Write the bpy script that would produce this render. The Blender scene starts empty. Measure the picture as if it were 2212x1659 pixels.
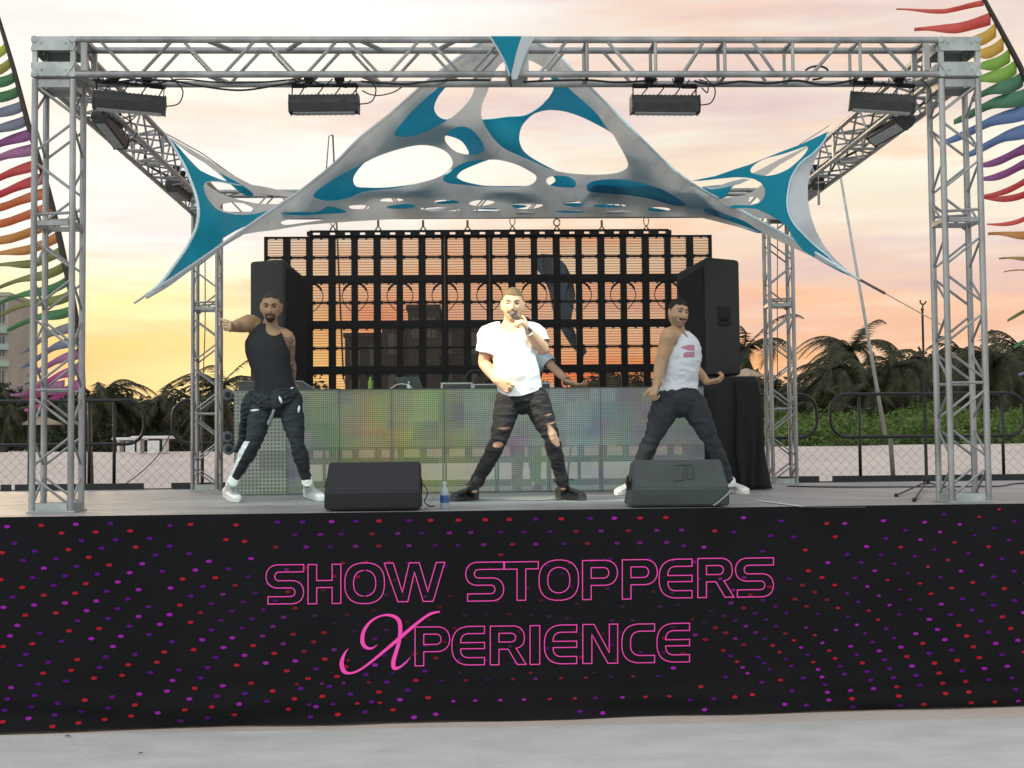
import bpy, bmesh, math, random
from mathutils import Vector, Matrix, noise, Euler
random.seed(7)
R = math.radians
SC = bpy.context.scene
COL = SC.collection
# ------------------------------------------------------------------ camera
CAMH = 1.75            # camera height above the sand
FP = 3000.0            # focal length in units of a 2212 x 1659 picture
ydir = Vector((-103, -150.5, -FP)).normalized()
tt = (103**2 + 150.5**2 + FP**2) / (103 + 1.47)
xdir = Vector((-103 + tt, -150.5 + 0.0098*tt, -FP)).normalized()
zdir = xdir.cross(ydir).normalized()
CM = Matrix((xdir, ydir, zdir)).transposed()      # camera coords <- world
CW = CM.transposed()
cam_d = bpy.data.cameras.new('camera'); cam = bpy.data.objects.new('camera', cam_d); COL.objects.link(cam)
cam_d.sensor_width = 36; cam_d.lens = FP/2212*36; cam_d.clip_end = 3000; cam_d.clip_start = 0.05
CPOS = Vector((0, 0, CAMH))
cam.matrix_world = Matrix.Translation(CPOS) @ CW.to_4x4()
SC.camera = cam
def ray(px, py):
    return CW @ Vector((px-1106, 829.5-py, -FP))
def at(px, py, Y):
    d = ray(px, py); return CPOS + d*(Y/d.y)
def on(px, py, Z):
    d = ray(px, py); return CPOS + d*((Z-CAMH)/d.z)
def Q(ox, oy, s):      # readings taken in an enlarged crop -> full picture units
    k = 2212/3840
    return lambda x, y: ((ox + x/s)*k, (oy + y/s)*k)
qA = Q(0,0,2.212); qB = Q(900,50,2.212); qC = Q(1800,50,2.212); qD = Q(2840,0,2.212)
qE = Q(0,700,2.212); qF = Q(900,750,2.212); qG = Q(1900,750,2.212); qH = Q(2840,700,2.212)
q1 = Q(0,1300,2.458); q2 = Q(780,1050,1.844); q3 = Q(1650,1020,1.8433); q4 = Q(2250,1080,1.8433)
q5 = Q(2840,1300,2.212); q6 = Q(900,1980,1.8433); q7 = Q(2000,1980,1.8433); q8 = Q(0,1850,1.611)
q9 = Q(2840,2000,1.885); qK = Q(500,450,2.37); qL = Q(2500,420,2.37); qM = Q(1300,600,3.16)
# ------------------------------------------------------------------ world
W = bpy.data.worlds.new("World"); SC.world = W; W.use_nodes = True
nt = W.node_tree; nt.nodes.clear()
class NB:
    def __init__(s, nt): s.nt = nt; s.L = nt.links
    def n(s, t, **k):
        x = s.nt.nodes.new(t)
        for a, b in k.items(): setattr(x, a, b)
        return x
    def put(s, sock, v):
        if isinstance(v, bpy.types.NodeSocket): s.L.new(v, sock)
        elif v is not None:
            if isinstance(v, (tuple, list)) and len(v) == 3 and len(sock.default_value) == 4: v = (*v, 1)
            sock.default_value = v
    def m(s, op, a, b=None, c=None, clamp=False):
        x = s.n('ShaderNodeMath', operation=op, use_clamp=clamp)
        for i, v in enumerate((a, b, c)):
            if v is not None: s.put(x.inputs[i], v)
        return x.outputs[0]
    def ramp(s, f, stops, interp='LINEAR'):
        x = s.n('ShaderNodeValToRGB'); x.color_ramp.interpolation = interp
        e = x.color_ramp.elements
        while len(e) < len(stops): e.new(0.5)
        for el, (p, c) in zip(e, stops): el.position = p; el.color = (*c, 1) if len(c) == 3 else c
        s.put(x.inputs[0], f); return x.outputs[0]
    def mix(s, f, a, b, blend='MIX'):
        x = s.n('ShaderNodeMix', data_type='RGBA', blend_type=blend)
        s.put(x.inputs[0], f); s.put(x.inputs[6], a); s.put(x.inputs[7], b); return x.outputs[2]
    def noise(s, vec, scale, detail=3, rough=.5, out=0, dim='3D'):
        x = s.n('ShaderNodeTexNoise', noise_dimensions=dim)
        if vec is not None: s.L.new(vec, x.inputs['Vector'])
        x.inputs['Scale'].default_value = scale; x.inputs['Detail'].default_value = detail
        x.inputs['Roughness'].default_value = rough; return x.outputs[out]
    def xyz(s, x, y, z):
        c = s.n('ShaderNodeCombineXYZ')
        for i, v in enumerate((x, y, z)): s.put(c.inputs[i], v)
        return c.outputs[0]
def lin(r, g, b):
    f = lambda c: (c/255/12.92) if c/255 < .04045 else ((c/255+.055)/1.055)**2.4
    return (f(r), f(g), f(b))
w = NB(nt)
tc = w.n('ShaderNodeTexCoord'); sp = w.n('ShaderNodeSeparateXYZ'); w.L.new(tc.outputs['Generated'], sp.inputs[0])
dx, dy, dz = sp.outputs
hyp = w.m('SQRT', w.m('ADD', w.m('MULTIPLY', dx, dx), w.m('MULTIPLY', dy, dy)))
v = w.m('DIVIDE', dz, w.m('MAXIMUM', hyp, .05))          # tan(elevation)
az = w.m('ARCTAN2', dx, dy)                               # 0 = straight down the stage, + to the right
cv = w.xyz(w.m('MULTIPLY', az, 2.2), w.m('MULTIPLY', v, 9.0), 0.3)
warp = w.noise(cv, 1.3, 3)
cv2 = w.xyz(w.m('ADD', w.m('MULTIPLY', az, 2.6), w.m('MULTIPLY', warp, 1.5)), w.m('ADD', w.m('MULTIPLY', v, 13.0), w.m('MULTIPLY', warp, 2.2)), 1.7)
c1 = w.noise(cv2, 1.4, 5, .55)
c2 = w.noise(w.xyz(w.m('MULTIPLY', az, 5), w.m('MULTIPLY', v, 34), 4.1), 1.1, 4, .55)
vn = w.m('ADD', v, w.m('MULTIPLY', w.m('SUBTRACT', c1, .5), .045))
LEFT = [(0, lin(226,120,72)), (.056, lin(244,150,84)), (.078, lin(253,208,118)), (.096, lin(255,244,165)), (.12, lin(255,250,190)), (.15, (1,1,.93)), (.22, (1.02,1,.9)), (.25, lin(255,249,232)), (.33, (1,1,.98)), (.6, lin(205,212,222)), (1, lin(150,170,200))]
RIGHT = [(0, lin(240,150,95)), (.055, lin(247,180,120)), (.08, lin(240,190,160)), (.115, lin(246,204,168)), (.15, lin(238,216,196)), (.19, lin(242,238,216)), (.25, lin(240,226,210)), (.33, lin(230,220,212)), (.6, lin(196,196,205)), (1, lin(140,158,190))]
rl = w.ramp(vn, LEFT); rr = w.ramp(vn, RIGHT)
side = w.m('ADD', 0, w.ramp(w.m('ADD', w.m('MULTIPLY_ADD', az, 1.5, .5), w.m('MULTIPLY', w.m('SUBTRACT', c1, .5), .5)), [(.32, (0,0,0)), (.72, (1,1,1))]))
sky = w.mix(side, rl, rr)
cl = w.ramp(c1, [(.42, (0,0,0)), (.68, (1,1,1))])
sky = w.mix(w.m('MULTIPLY', cl, w.m('MULTIPLY_ADD', side, .4, .12)), sky, lin(246,208,178))
cl2 = w.ramp(c2, [(.5, (0,0,0)), (.75, (1,1,1))])
sky = w.mix(w.m('MULTIPLY', cl2, .5), sky, lin(255,252,238))
cl3 = w.ramp(c2, [(.28, (1,1,1)), (.45, (0,0,0))])
sky = w.mix(w.m('MULTIPLY', cl3, w.ramp(v, [(.0, (.5,.5,.5)), (.16, (.14,.14,.14)), (.3, (.06,.06,.06))])), sky, lin(214,160,150))
# saturated band of sunset low behind the stage
oa = w.m('SUBTRACT', az, -.05); ov = w.m('SUBTRACT', v, w.m('MULTIPLY_ADD', c1, .05, .068))
og = w.m('POWER', 2.718, w.m('MULTIPLY', w.m('ADD', w.m('MULTIPLY', w.m('MULTIPLY', oa, oa), 260), w.m('MULTIPLY', w.m('MULTIPLY', ov, ov), 2200)), -1))
sky = w.mix(w.m('MULTIPLY', og, .95), sky, lin(252,122,62))
oa2 = w.m('SUBTRACT', az, .07); ov2 = w.m('SUBTRACT', v, .052)
og2 = w.m('POWER', 2.718, w.m('MULTIPLY', w.m('ADD', w.m('MULTIPLY', w.m('MULTIPLY', oa2, oa2), 200), w.m('MULTIPLY', w.m('MULTIPLY', ov2, ov2), 4200)), -1))
sky = w.mix(w.m('MULTIPLY', og2, .85), sky, lin(250,110,70))
# pink and apricot streaks higher up
st1 = w.noise(w.xyz(w.m('MULTIPLY_ADD', v, 3.0, w.m('MULTIPLY', az, 3.2)), w.m('MULTIPLY', v, 22), 9.3), 1.0, 5, .6)
sky = w.mix(w.m('MULTIPLY', w.ramp(st1, [(.5,(0,0,0)),(.66,(1,1,1))]), w.m('MULTIPLY', w.m('MULTIPLY_ADD', side, .4, .55), w.m('MAXIMUM', w.m('MULTIPLY', side, .4), w.ramp(v, [(.19,(1,1,1)),(.26,(.15,.15,.15))])))), sky, lin(250,188,150))
st2 = w.noise(w.xyz(w.m('MULTIPLY', az, 2.2), w.m('MULTIPLY', v, 15), 2.3), 1.2, 4, .6)
sky = w.mix(w.m('MULTIPLY', w.ramp(st2, [(.47,(0,0,0)),(.64,(1,1,1))]), w.m('MULTIPLY_ADD', side, .5, .22)), sky, lin(214,186,190))
# glow of the low sun, left of the stage
ga = w.m('SUBTRACT', az, -.16); gv = w.m('SUBTRACT', v, .055)
gd = w.m('ADD', w.m('MULTIPLY', w.m('MULTIPLY', ga, ga), 40), w.m('MULTIPLY', w.m('MULTIPLY', gv, gv), 900))
gl = w.m('POWER', 2.718, w.m('MULTIPLY', gd, -1))
sky = w.mix(w.m('MULTIPLY', gl, .75), sky, (1.25, 1.0, .42))
# the half of the sky behind the camera: unseen front fill, graded brighter to the left for shading
back = w.ramp(w.m('MULTIPLY_ADD', dy, .5, .5), [(.3, (1,1,1)), (.62, (0,0,0))])
lr = w.ramp(w.m('MULTIPLY_ADD', dx, .5, .5), [(.0, (1.75,1.82,1.72)), (.45, (1.2,1.25,1.25)), (1, (.58,.62,.66))])
sky = w.mix(back, sky, lr)
below = w.ramp(dz, [(.0, (1,1,1)), (.01, (0,0,0))])
sky = w.mix(w.ramp(w.m('MULTIPLY', dz, -6), [(.0, (0,0,0)), (.3, (1,1,1))]), sky, (.25, .23, .2))
bg = w.n('ShaderNodeBackground'); w.L.new(sky, bg.inputs[0]); bg.inputs[1].default_value = 1.0
wo = w.n('ShaderNodeOutputWorld'); w.L.new(bg.outputs[0], wo.inputs[0])
# low sun behind thin cloud, left of the stage and behind it
sl = bpy.data.lights.new('sun', 'SUN'); sl.energy = 0.7; sl.angle = R(12); sl.color = (1, .72, .42)
so = bpy.data.objects.new('sun', sl); COL.objects.link(so)
so.rotation_euler = Vector((-math.sin(R(20)), math.cos(R(20)), math.tan(R(7)))).to_track_quat('Z', 'Y').to_euler()
SC.view_settings.view_transform = 'Standard'; SC.view_settings.look = 'None'; SC.view_settings.gamma = 1
SC.view_settings.exposure = 0.14
SC.cycles.max_bounces = 8; SC.cycles.transparent_max_bounces = 24
SC.cycles.sample_clamp_indirect = 6
# ------------------------------------------------------------------ materials
MATS = {}
def mat(name, col, rough=.6, metal=0, var=.12, vscale=8, bump=0, bscale=60, col2=None, trans=0, transl=0, spec=.5, stretch=(1,1,1), emit=None, estr=0, detail=4):
    if name in MATS: return MATS[name]
    m = bpy.data.materials.new(name); m.use_nodes = True; t = m.node_tree
    b = NB(t); p = t.nodes['Principled BSDF']; out = t.nodes['Material Output']
    tc = b.n('ShaderNodeTexCoord'); mp = b.n('ShaderNodeMapping'); mp.inputs['Scale'].default_value = stretch
    b.L.new(tc.outputs['Object'], mp.inputs[0])
    nz = b.noise(mp.outputs[0], vscale, detail, .6)
    c2 = col2 if col2 else tuple(min(1, c*(1+var)) for c in col)
    c1 = col if col2 else tuple(c*(1-var) for c in col)
    f = b.ramp(nz, [(.35, (0,0,0)), (.65, (1,1,1))])
    b.put(p.inputs['Base Color'], b.mix(f, c1, c2))
    b.put(p.inputs['Roughness'], b.m('MULTIPLY_ADD', nz, .25, rough-.12, clamp=True))
    p.inputs['Metallic'].default_value = metal
    p.inputs['Specular IOR Level'].default_value = spec
    if bump:
        bn = b.n('ShaderNodeBump'); bn.inputs['Strength'].default_value = bump; bn.inputs['Distance'].default_value = .02
        b.L.new(b.noise(mp.outputs[0], bscale, 4, .6), bn.inputs['Height']); b.L.new(bn.outputs[0], p.inputs['Normal'])
    if emit: p.inputs['Emission Color'].default_value = (*emit, 1); p.inputs['Emission Strength'].default_value = estr
    s = p.outputs[0]
    if transl:
        tn = b.n('ShaderNodeBsdfTranslucent'); b.put(tn.inputs[0], tuple(min(1, c*1.15) for c in col))
        mx = b.n('ShaderNodeMixShader'); mx.inputs[0].default_value = transl; b.L.new(s, mx.inputs[1]); b.L.new(tn.outputs[0], mx.inputs[2]); s = mx.outputs[0]
    if trans:
        tn = b.n('ShaderNodeBsdfTransparent'); mx = b.n('ShaderNodeMixShader'); mx.inputs[0].default_value = trans
        b.L.new(s, mx.inputs[1]); b.L.new(tn.outputs[0], mx.inputs[2]); s = mx.outputs[0]
    b.L.new(s, out.inputs[0])
    MATS[name] = m; return m
# ------------------------------------------------------------------ mesh building
def frame(t):
    t = t.normalized(); up = Vector((0,0,1)) if abs(t.z) < .9 else Vector((0,1,0))
    a = t.cross(up).normalized(); return a, a.cross(t).normalized()
class MB:
    def __init__(s): s.v = []; s.f = []; s.mi = []; s.cur = 0
    def add(s, vs, fs):
        o = len(s.v); s.v += [Vector(x) for x in vs]
        for f in fs: s.f.append([i+o for i in f]); s.mi.append(s.cur)
        return s
    def box(s, c, size, rot=None, bev=0):
        c = Vector(c); x, y, z = [k/2 for k in size]
        if bev:
            b = min(bev, x*.9, y*.9, z*.9)
            bm = bmesh.new(); bmesh.ops.create_cube(bm, size=1, matrix=Matrix.Diagonal((2*x, 2*y, 2*z, 1)))
            bmesh.ops.bevel(bm, geom=bm.edges[:], offset=b, segments=2, affect='EDGES', profile=.5)
            vs = [v.co.copy() for v in bm.verts]; bm.verts.index_update(); fs = [[v.index for v in f.verts] for f in bm.faces]; bm.free()
        else:
            vs = [Vector((i*x, j*y, k*z)) for i in (-1,1) for j in (-1,1) for k in (-1,1)]
            fs = [(0,1,3,2),(4,6,7,5),(0,4,5,1),(2,3,7,6),(0,2,6,4),(1,5,7,3)]
        if rot: vs = [rot @ v for v in vs]
        return s.add([c+v for v in vs], fs)
    def boxmm(s, a, b, bev=0):
        a = Vector(a); b = Vector(b); return s.box((a+b)/2, [abs(k) for k in (b-a)], None, bev)
    def tube(s, pts, r, n=8, cap=True, r2=None):
        pts = [Vector(p) for p in pts]; N = len(pts)
        if not isinstance(r, (list, tuple)): r = [r if r2 is None else r+(r2-r)*i/(N-1) for i in range(N)]
        t0 = (pts[1]-pts[0]); a, b = frame(t0); vs = []
        for i, p in enumerate(pts):
            t = (pts[min(i+1, N-1)]-pts[max(i-1, 0)]).normalized()
            a = (a - t*a.dot(t)); a = a.normalized() if a.length > 1e-6 else frame(t)[0]; b = a.cross(t)
            for k in range(n):
                th = 2*math.pi*k/n; vs.append(p + (a*math.cos(th)+b*math.sin(th))*r[i])
        fs = [(i*n+k, i*n+(k+1)%n, (i+1)*n+(k+1)%n, (i+1)*n+k) for i in range(N-1) for k in range(n)]
        if cap: fs += [list(range(n))[::-1], [(N-1)*n+k for k in range(n)]]
        return s.add(vs, fs)
    def lathe(s, c, prof, n=20, axis=None):
        c = Vector(c); ax = Vector(axis or (0,0,1)).normalized(); a, b = frame(ax); vs = []
        for r, h in prof:
            for k in range(n):
                th = 2*math.pi*k/n; vs.append(c + ax*h + (a*math.cos(th)+b*math.sin(th))*r)
        N = len(prof)
        fs = [(i*n+k, i*n+(k+1)%n, (i+1)*n+(k+1)%n, (i+1)*n+k) for i in range(N-1) for k in range(n)]
        fs += [list(range(n))[::-1], [(N-1)*n+k for k in range(n)]]
        return s.add(vs, fs)
    def prism(s, poly, d):       # poly: 3D points in one plane, d: extrusion vector
        n = len(poly); poly = [Vector(p) for p in poly]; d = Vector(d)
        return s.add(poly + [p+d for p in poly], [list(range(n))[::-1], list(range(n, 2*n))] + [(i, (i+1)%n, n+(i+1)%n, n+i) for i in range(n)])
    def sph(s, c, r, n=12, m=8):
        c = Vector(c); rr = r if isinstance(r, (tuple, list)) else (r, r, r); vs = []
        for i in range(1, m):
            ph = math.pi*i/m
            for k in range(n):
                th = 2*math.pi*k/n; vs.append(c+Vector((rr[0]*math.sin(ph)*math.cos(th), rr[1]*math.sin(ph)*math.sin(th), rr[2]*math.cos(ph))))
        o = len(vs); vs += [c+Vector((0,0,rr[2])), c-Vector((0,0,rr[2]))]
        fs = [(i*n+k, (i+1)*n+k, (i+1)*n+(k+1)%n, i*n+(k+1)%n) for i in range(m-2) for k in range(n)]
        fs += [(o, k, (k+1)%n) for k in range(n)] + [(o+1, (m-2)*n+(k+1)%n, (m-2)*n+k) for k in range(n)]
        return s.add(vs, fs)
    def build(s, name, mats, parent=None, smooth=None, fixn=True):
        if not isinstance(mats, (list, tuple)): mats = [mats]
        org = Vector(parent['_o']) if parent is not None else Vector((0,0,0))
        me = bpy.data.meshes.new(name); me.from_pydata([v-org for v in s.v], [], s.f)
        for m in mats: me.materials.append(m)
        me.polygons.foreach_set('material_index', s.mi)
        if fixn:
            bm = bmesh.new(); bm.from_mesh(me); bmesh.ops.recalc_face_normals(bm, faces=bm.faces); bm.to_mesh(me); bm.free()
        if smooth is not None:
            me.polygons.foreach_set('use_smooth', [True]*len(me.polygons))
            if smooth < 180:
                me.set_sharp_from_angle(angle=R(smooth))
        o = bpy.data.objects.new(name, me); COL.objects.link(o)
        if parent is not None: o.parent = parent; o['_o'] = list(org)
        return o
def thing(name, label, cat, loc=(0,0,0), group=None):
    o = bpy.data.objects.new(name, None); COL.objects.link(o); o.location = loc; o.empty_display_size = .1
    o['label'] = label; o['category'] = cat; o['_o'] = list(loc)
    if group: o['group'] = group
    return o
def tag(o, label, cat, group=None, kind=None):
    o['label'] = label; o['category'] = cat
    if group: o['group'] = group
    if kind: o['kind'] = kind
    return o
def struct(o): o['kind'] = 'structure'; return o
def recenter(o):
    """put a single-mesh thing's origin at its base"""
    me = o.data; vs = [v.co for v in me.vertices]
    c = Vector((sum(v.x for v in vs)/len(vs), sum(v.y for v in vs)/len(vs), min(v.z for v in vs)))
    me.transform(Matrix.Translation(-c)); o.location = c; return o
def copy_tree(o, parent=None):
    c = o.copy(); COL.objects.link(c)
    if parent is not None: c.parent = parent
    for ch in list(o.children): copy_tree(ch, c)
    return c
def sagline(a, b, sag, n=14):
    a = Vector(a); b = Vector(b)
    return [a.lerp(b, i/n) - Vector((0,0,sag*4*(i/n)*(1-i/n))) for i in range(n+1)]
def spline(pts, k=6, closed=False):
    P = [Vector(p) for p in pts]; n = len(P); out = []
    for i in range(n if closed else n-1):
        if closed: a, b, c, d = P[(i-1)%n], P[i], P[(i+1)%n], P[(i+2)%n]
        else: a, b, c, d = P[max(i-1,0)], P[i], P[i+1], P[min(i+2,n-1)]
        for j in range(k):
            t = j/k; out.append(.5*((2*b)+(c-a)*t+(2*a-5*b+4*c-d)*t*t+(3*b-a-3*c+d)*t**3))
    if not closed: out.append(P[-1])
    return out
# ------------------------------------------------------------------ setting: ground, stage
ZS = CAMH - .385                     # stage floor
M_alu = mat('aluminium', (.30,.305,.30), .40, .5, .28, 5, .08, 90, stretch=(1,1,.35))
M_alu2 = mat('aluminium_plate', (.40,.43,.41), .5, .4, .2, 7, .12, 50)
M_black = mat('black_steel', (.0085,.0075,.0075), .65, 0, .3, 10, .1, 80, spec=.25)
M_blackp = mat('black_paint', (.012,.012,.0125), .6, 0, .3, 14, .2, 160)
M_cable = mat('cable_rubber', (.012,.012,.013), .5)
m = mat('concrete', (.52,.52,.50), .9, 0, 0, 2.3, .5, 30, col2=(.62,.62,.595), detail=12, stretch=(.8,1.4,1))
def gz(x, y):
    if y < 18: return 0.0
    t = min(1, (y-18)/24); t = t*t*(3-2*t)
    z = 1.88*t + .10*t*noise.noise(Vector((x*.12, y*.12, 0))) + .04*t*noise.noise(Vector((x*.6, y*.6, 3)))
    if y > 60: z += min(2.0, (y-60)*.02)
    return z
b = MB(); xs = [-400,-200,-120,-80]+[i*1.5 for i in range(-40, 41)]+[80,120,200,400]; ys = [-60,-20,0,4,8,8.9]+[9.0]
V = [(x, y, 0) for y in ys for x in xs]; n = len(xs)
b.add(V, [(j*n+i, j*n+i+1, (j+1)*n+i+1, (j+1)*n+i) for j in range(len(ys)-1) for i in range(n-1)])
g = b.build('pavement', m); struct(g)
sand = mat('sand', (.50,.42,.38), .95, 0, 0, .5, .6, 12, col2=(.60,.52,.46), detail=9)
b = MB(); ys = [9.0, 12, 15, 17]+[18+i*1.0 for i in range(60)]+[80, 90, 110, 150, 250, 500, 1200]
V = [(x*(1 if y < 300 else 4), y, gz(x, y)) for y in ys for x in xs]
b.add(V, [(j*n+i, j*n+i+1, (j+1)*n+i+1, (j+1)*n+i) for j in range(len(ys)-1) for i in range(n-1)])
g = b.build('sand_ground', sand, smooth=180); struct(g)
# little scraps of litter on the pavement
mlit = mat('litter', (.06,.055,.05), .8)
for i, (x, y, s, lb) in enumerate([(q8(412,1470)[0], q8(412,1470)[1], .022, 'small dark leaf scrap on the pale pavement, left of centre'), (q8(850,1574)[0], q8(850,1574)[1], .014, 'tiny dark pebble on the pale pavement near the bottom edge')]):
    p = on(x, y, .004); bb = MB(); bb.add([p+Vector((math.cos(a)*s*(1+.5*random.random()), math.sin(a)*s*.7, .004+random.random()*.006)) for a in [k*.9 for k in range(7)]]+[p+Vector((0,0,.012))], [(k,(k+1)%7,7) for k in range(7)])
    tag(recenter(bb.build('leaf_scrap' if i == 0 else 'pebble', mlit)), lb, 'litter')
# stage body: deck and printed skirt
EL = at(-40, 1118, 9.04); ER = at(2260, 1090, 9.41)
def edgeY(x):
    return 9.04 + (x-EL.x)/(ER.x-EL.x)*(9.41-9.04)
stage = thing('stage', 'wide black stage with a printed black skirt in front and a grey deck on top', 'stage', (0, 12.5, 0))
deckm = bpy.data.materials.new('deck_wood'); deckm.use_nodes = True
b = NB(deckm.node_tree); p = deckm.node_tree.nodes['Principled BSDF']
tc = b.n('ShaderNodeTexCoord'); mp = b.n('ShaderNodeMapping'); mp.inputs['Scale'].default_value = (.35, 3.2, 1); b.L.new(tc.outputs['Object'], mp.inputs[0])
n1 = b.noise(mp.outputs[0], 2.2, 8, .65); n2 = b.noise(tc.outputs['Object'], 1.2, 5, .6)
c = b.mix(b.ramp(n1, [(.38,(0,0,0)),(.62,(1,1,1))]), (.17,.175,.175), (.29,.295,.29))
c = b.mix(b.m('MULTIPLY', b.ramp(n2, [(.45,(0,0,0)),(.7,(1,1,1))]), .5), c, (.44,.45,.44))
b.put(p.inputs['Base Color'], c); b.put(p.inputs['Roughness'], b.m('MULTIPLY_ADD', n1, .4, .35))
bn = b.n('ShaderNodeBump'); bn.inputs['Strength'].default_value = .25; bn.inputs['Distance'].default_value = .01; b.L.new(n1, bn.inputs['Height']); b.L.new(bn.outputs[0], p.inputs['Normal'])
YBK = 16.55; XL, XR = -6.5, 7.2
bb = MB(); f = lambda x, y, z: Vector((x, y, z))
# planks across the deck in 1.22 m decks
xs_ = [XL+i*(XR-XL)/11 for i in range(12)]
for i in range(11):
    for j in range(6):
        x0, x1 = xs_[i]+.002, xs_[i+1]-.002
        y0a, y0b = edgeY(x0)+.012, edgeY(x1)+.012
        ya0 = y0a+(YBK-y0a)*j/6+.002; ya1 = y0a+(YBK-y0a)*(j+1)/6-.002; yb0 = y0b+(YBK-y0b)*j/6+.002; yb1 = y0b+(YBK-y0b)*(j+1)/6-.002
        dzr = random.uniform(-.0015, 0)
        bb.prism([f(x0,ya0,ZS-.05+dzr), f(x1,yb0,ZS-.05+dzr), f(x1,yb1,ZS-.05+dzr), f(x0,ya1,ZS-.05+dzr)], (0,0,.05))
bb.build('deck', deckm, stage)
bb = MB()
for x in (-6.2,-3.6,-1.2,1.2,3.6,6.6):
    for y in (9.9, 12.4, 15, 16.3): bb.tube([(x,y,0),(x,y,ZS-.05)], .03)
for y in (9.9, 12.4, 15, 16.3): bb.box((.35,y,ZS-.09),(13.4,.05,.07))
bb.build('substructure', M_black, stage)
# white gaffer tape lines on the deck
tape = mat('white_tape', (.7,.7,.68), .6)
def strip(p, q, wd):
    p = Vector(p); q = Vector(q); d = (q-p).normalized(); s_ = Vector((-d.y, d.x, 0))*wd/2
    bb.add([p-s_, q-s_, q+s_, p+s_], [(0,1,2,3)])
zt = ZS+.004
for (a1, a2), (b1, b2), wd in [((q1(0,1542)),(q1(255,1546)),.02),((q1(770,1518)),(q1(1040,1530)),.035),((q5(0,1275)),(q5(420,1330)),.04),((q5(0,1330)),(q5(900,1330)),.02)]:
    bb = MB(); strip(on(a1,a2,zt), on(b1,b2,zt), wd); bb.build('tape_mark', tape, stage)
# skirt
def skY(x, z):                         # gentle cloth surface, more folds near the hem
    k = max(0, 1-z/.45)
    return edgeY(x) - .004 - .022*noise.noise(Vector((x*1.3+z*.8, z*.9, 0))) - .006*noise.noise(Vector((x*4.1, z*2.5, 3))) - k*k*.09*(noise.noise(Vector((x*.9, z*9, 5)))+.35) - k*.02*noise.noise(Vector((x*3.1, z*14, 8))) 
def hem(x): return .012*noise.noise(Vector((x*2.3,0,1)))+.018*noise.noise(Vector((x*.6,0,2)))+.012
skm = mat('skirt_fabric', (.0075,.0072,.0086), .85, 0, .25, 1.3, .25, 220, spec=.18)
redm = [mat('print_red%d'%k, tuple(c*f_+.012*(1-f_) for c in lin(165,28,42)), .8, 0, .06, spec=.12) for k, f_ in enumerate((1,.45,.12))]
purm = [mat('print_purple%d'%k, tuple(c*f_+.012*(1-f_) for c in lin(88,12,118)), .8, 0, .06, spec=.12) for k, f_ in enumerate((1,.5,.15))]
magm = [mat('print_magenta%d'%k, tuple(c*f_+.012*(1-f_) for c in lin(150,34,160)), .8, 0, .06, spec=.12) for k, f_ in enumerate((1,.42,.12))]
bb = MB(); nx, nz = 300, 44
V = []
for j in range(nz+1):
    t = j/nz
    for i in range(nx+1):
        x = XL+(XR-XL)*i/nx; z = hem(x)+(ZS+.006-hem(x))*t; V.append((x, skY(x, z), z))
bb.add(V, [(j*(nx+1)+i, j*(nx+1)+i+1, (j+1)*(nx+1)+i+1, (j+1)*(nx+1)+i) for j in range(nz) for i in range(nx)])
# lip over the deck edge
bb.add([(XL+(XR-XL)*i/nx, skY(XL+(XR-XL)*i/nx, ZS)+k, ZS+.006) for k in (0, .05) for i in range(nx+1)], [(i, i+1, nx+2+i, nx+1+i) for i in range(nx)])
def onskirt(px, py, off=.004):
    P = at(px, py, 9.2)
    for _ in range(4): P = at(px, py, skY(P.x, P.z)-off)
    return P
DOTS = []
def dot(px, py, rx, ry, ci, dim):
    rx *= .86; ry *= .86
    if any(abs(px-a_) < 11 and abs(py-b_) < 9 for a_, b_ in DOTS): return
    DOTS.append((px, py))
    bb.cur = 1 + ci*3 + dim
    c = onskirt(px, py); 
    if c.x < XL+.1 or c.x > XR-.1 or c.z < hem(c.x)+.02 or c.z > ZS-.02: return
    pts = []
    for k in range(12):
        a = 2*math.pi*k/12; x = c.x+rx*math.cos(a); z = c.z+ry*math.sin(a); pts.append(Vector((x, skY(x, z)-.004, z)))
    bb.add(pts, [list(range(12))])
rnd = random.Random(11)
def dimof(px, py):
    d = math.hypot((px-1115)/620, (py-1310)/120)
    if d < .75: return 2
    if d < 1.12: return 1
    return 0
def pick(): 
    r = rnd.random(); return 0 if r < .36 else (1 if r < .72 else 2)
base = []; x, y = 667.0, 181.0
sx, sy = 89.0, 52.0
up = [(667+89, 181-51)]
for k in range(22):
    base.append((x, y, k)); x -= sx; y += sy; sx = max(6, sx-4.3); sy = min(69, sy+1.1)
for i in range(-20, 20):
    for (bx, by, k) in base:
        ax_, ay_ = 119+1.5*k, 46+.15*k
        X, Y_ = q8(bx+i*ax_, by+i*ay_)
        if X > 930 or X < -400: continue
        if X > 560 and Y_ > 1150 and rnd.random() < .12: continue
        if rnd.random() < .10: continue
        rx = .0225; dm = dimof(X, Y_)
        dot(X, Y_, rx, .0125, pick(), dm)
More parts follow.
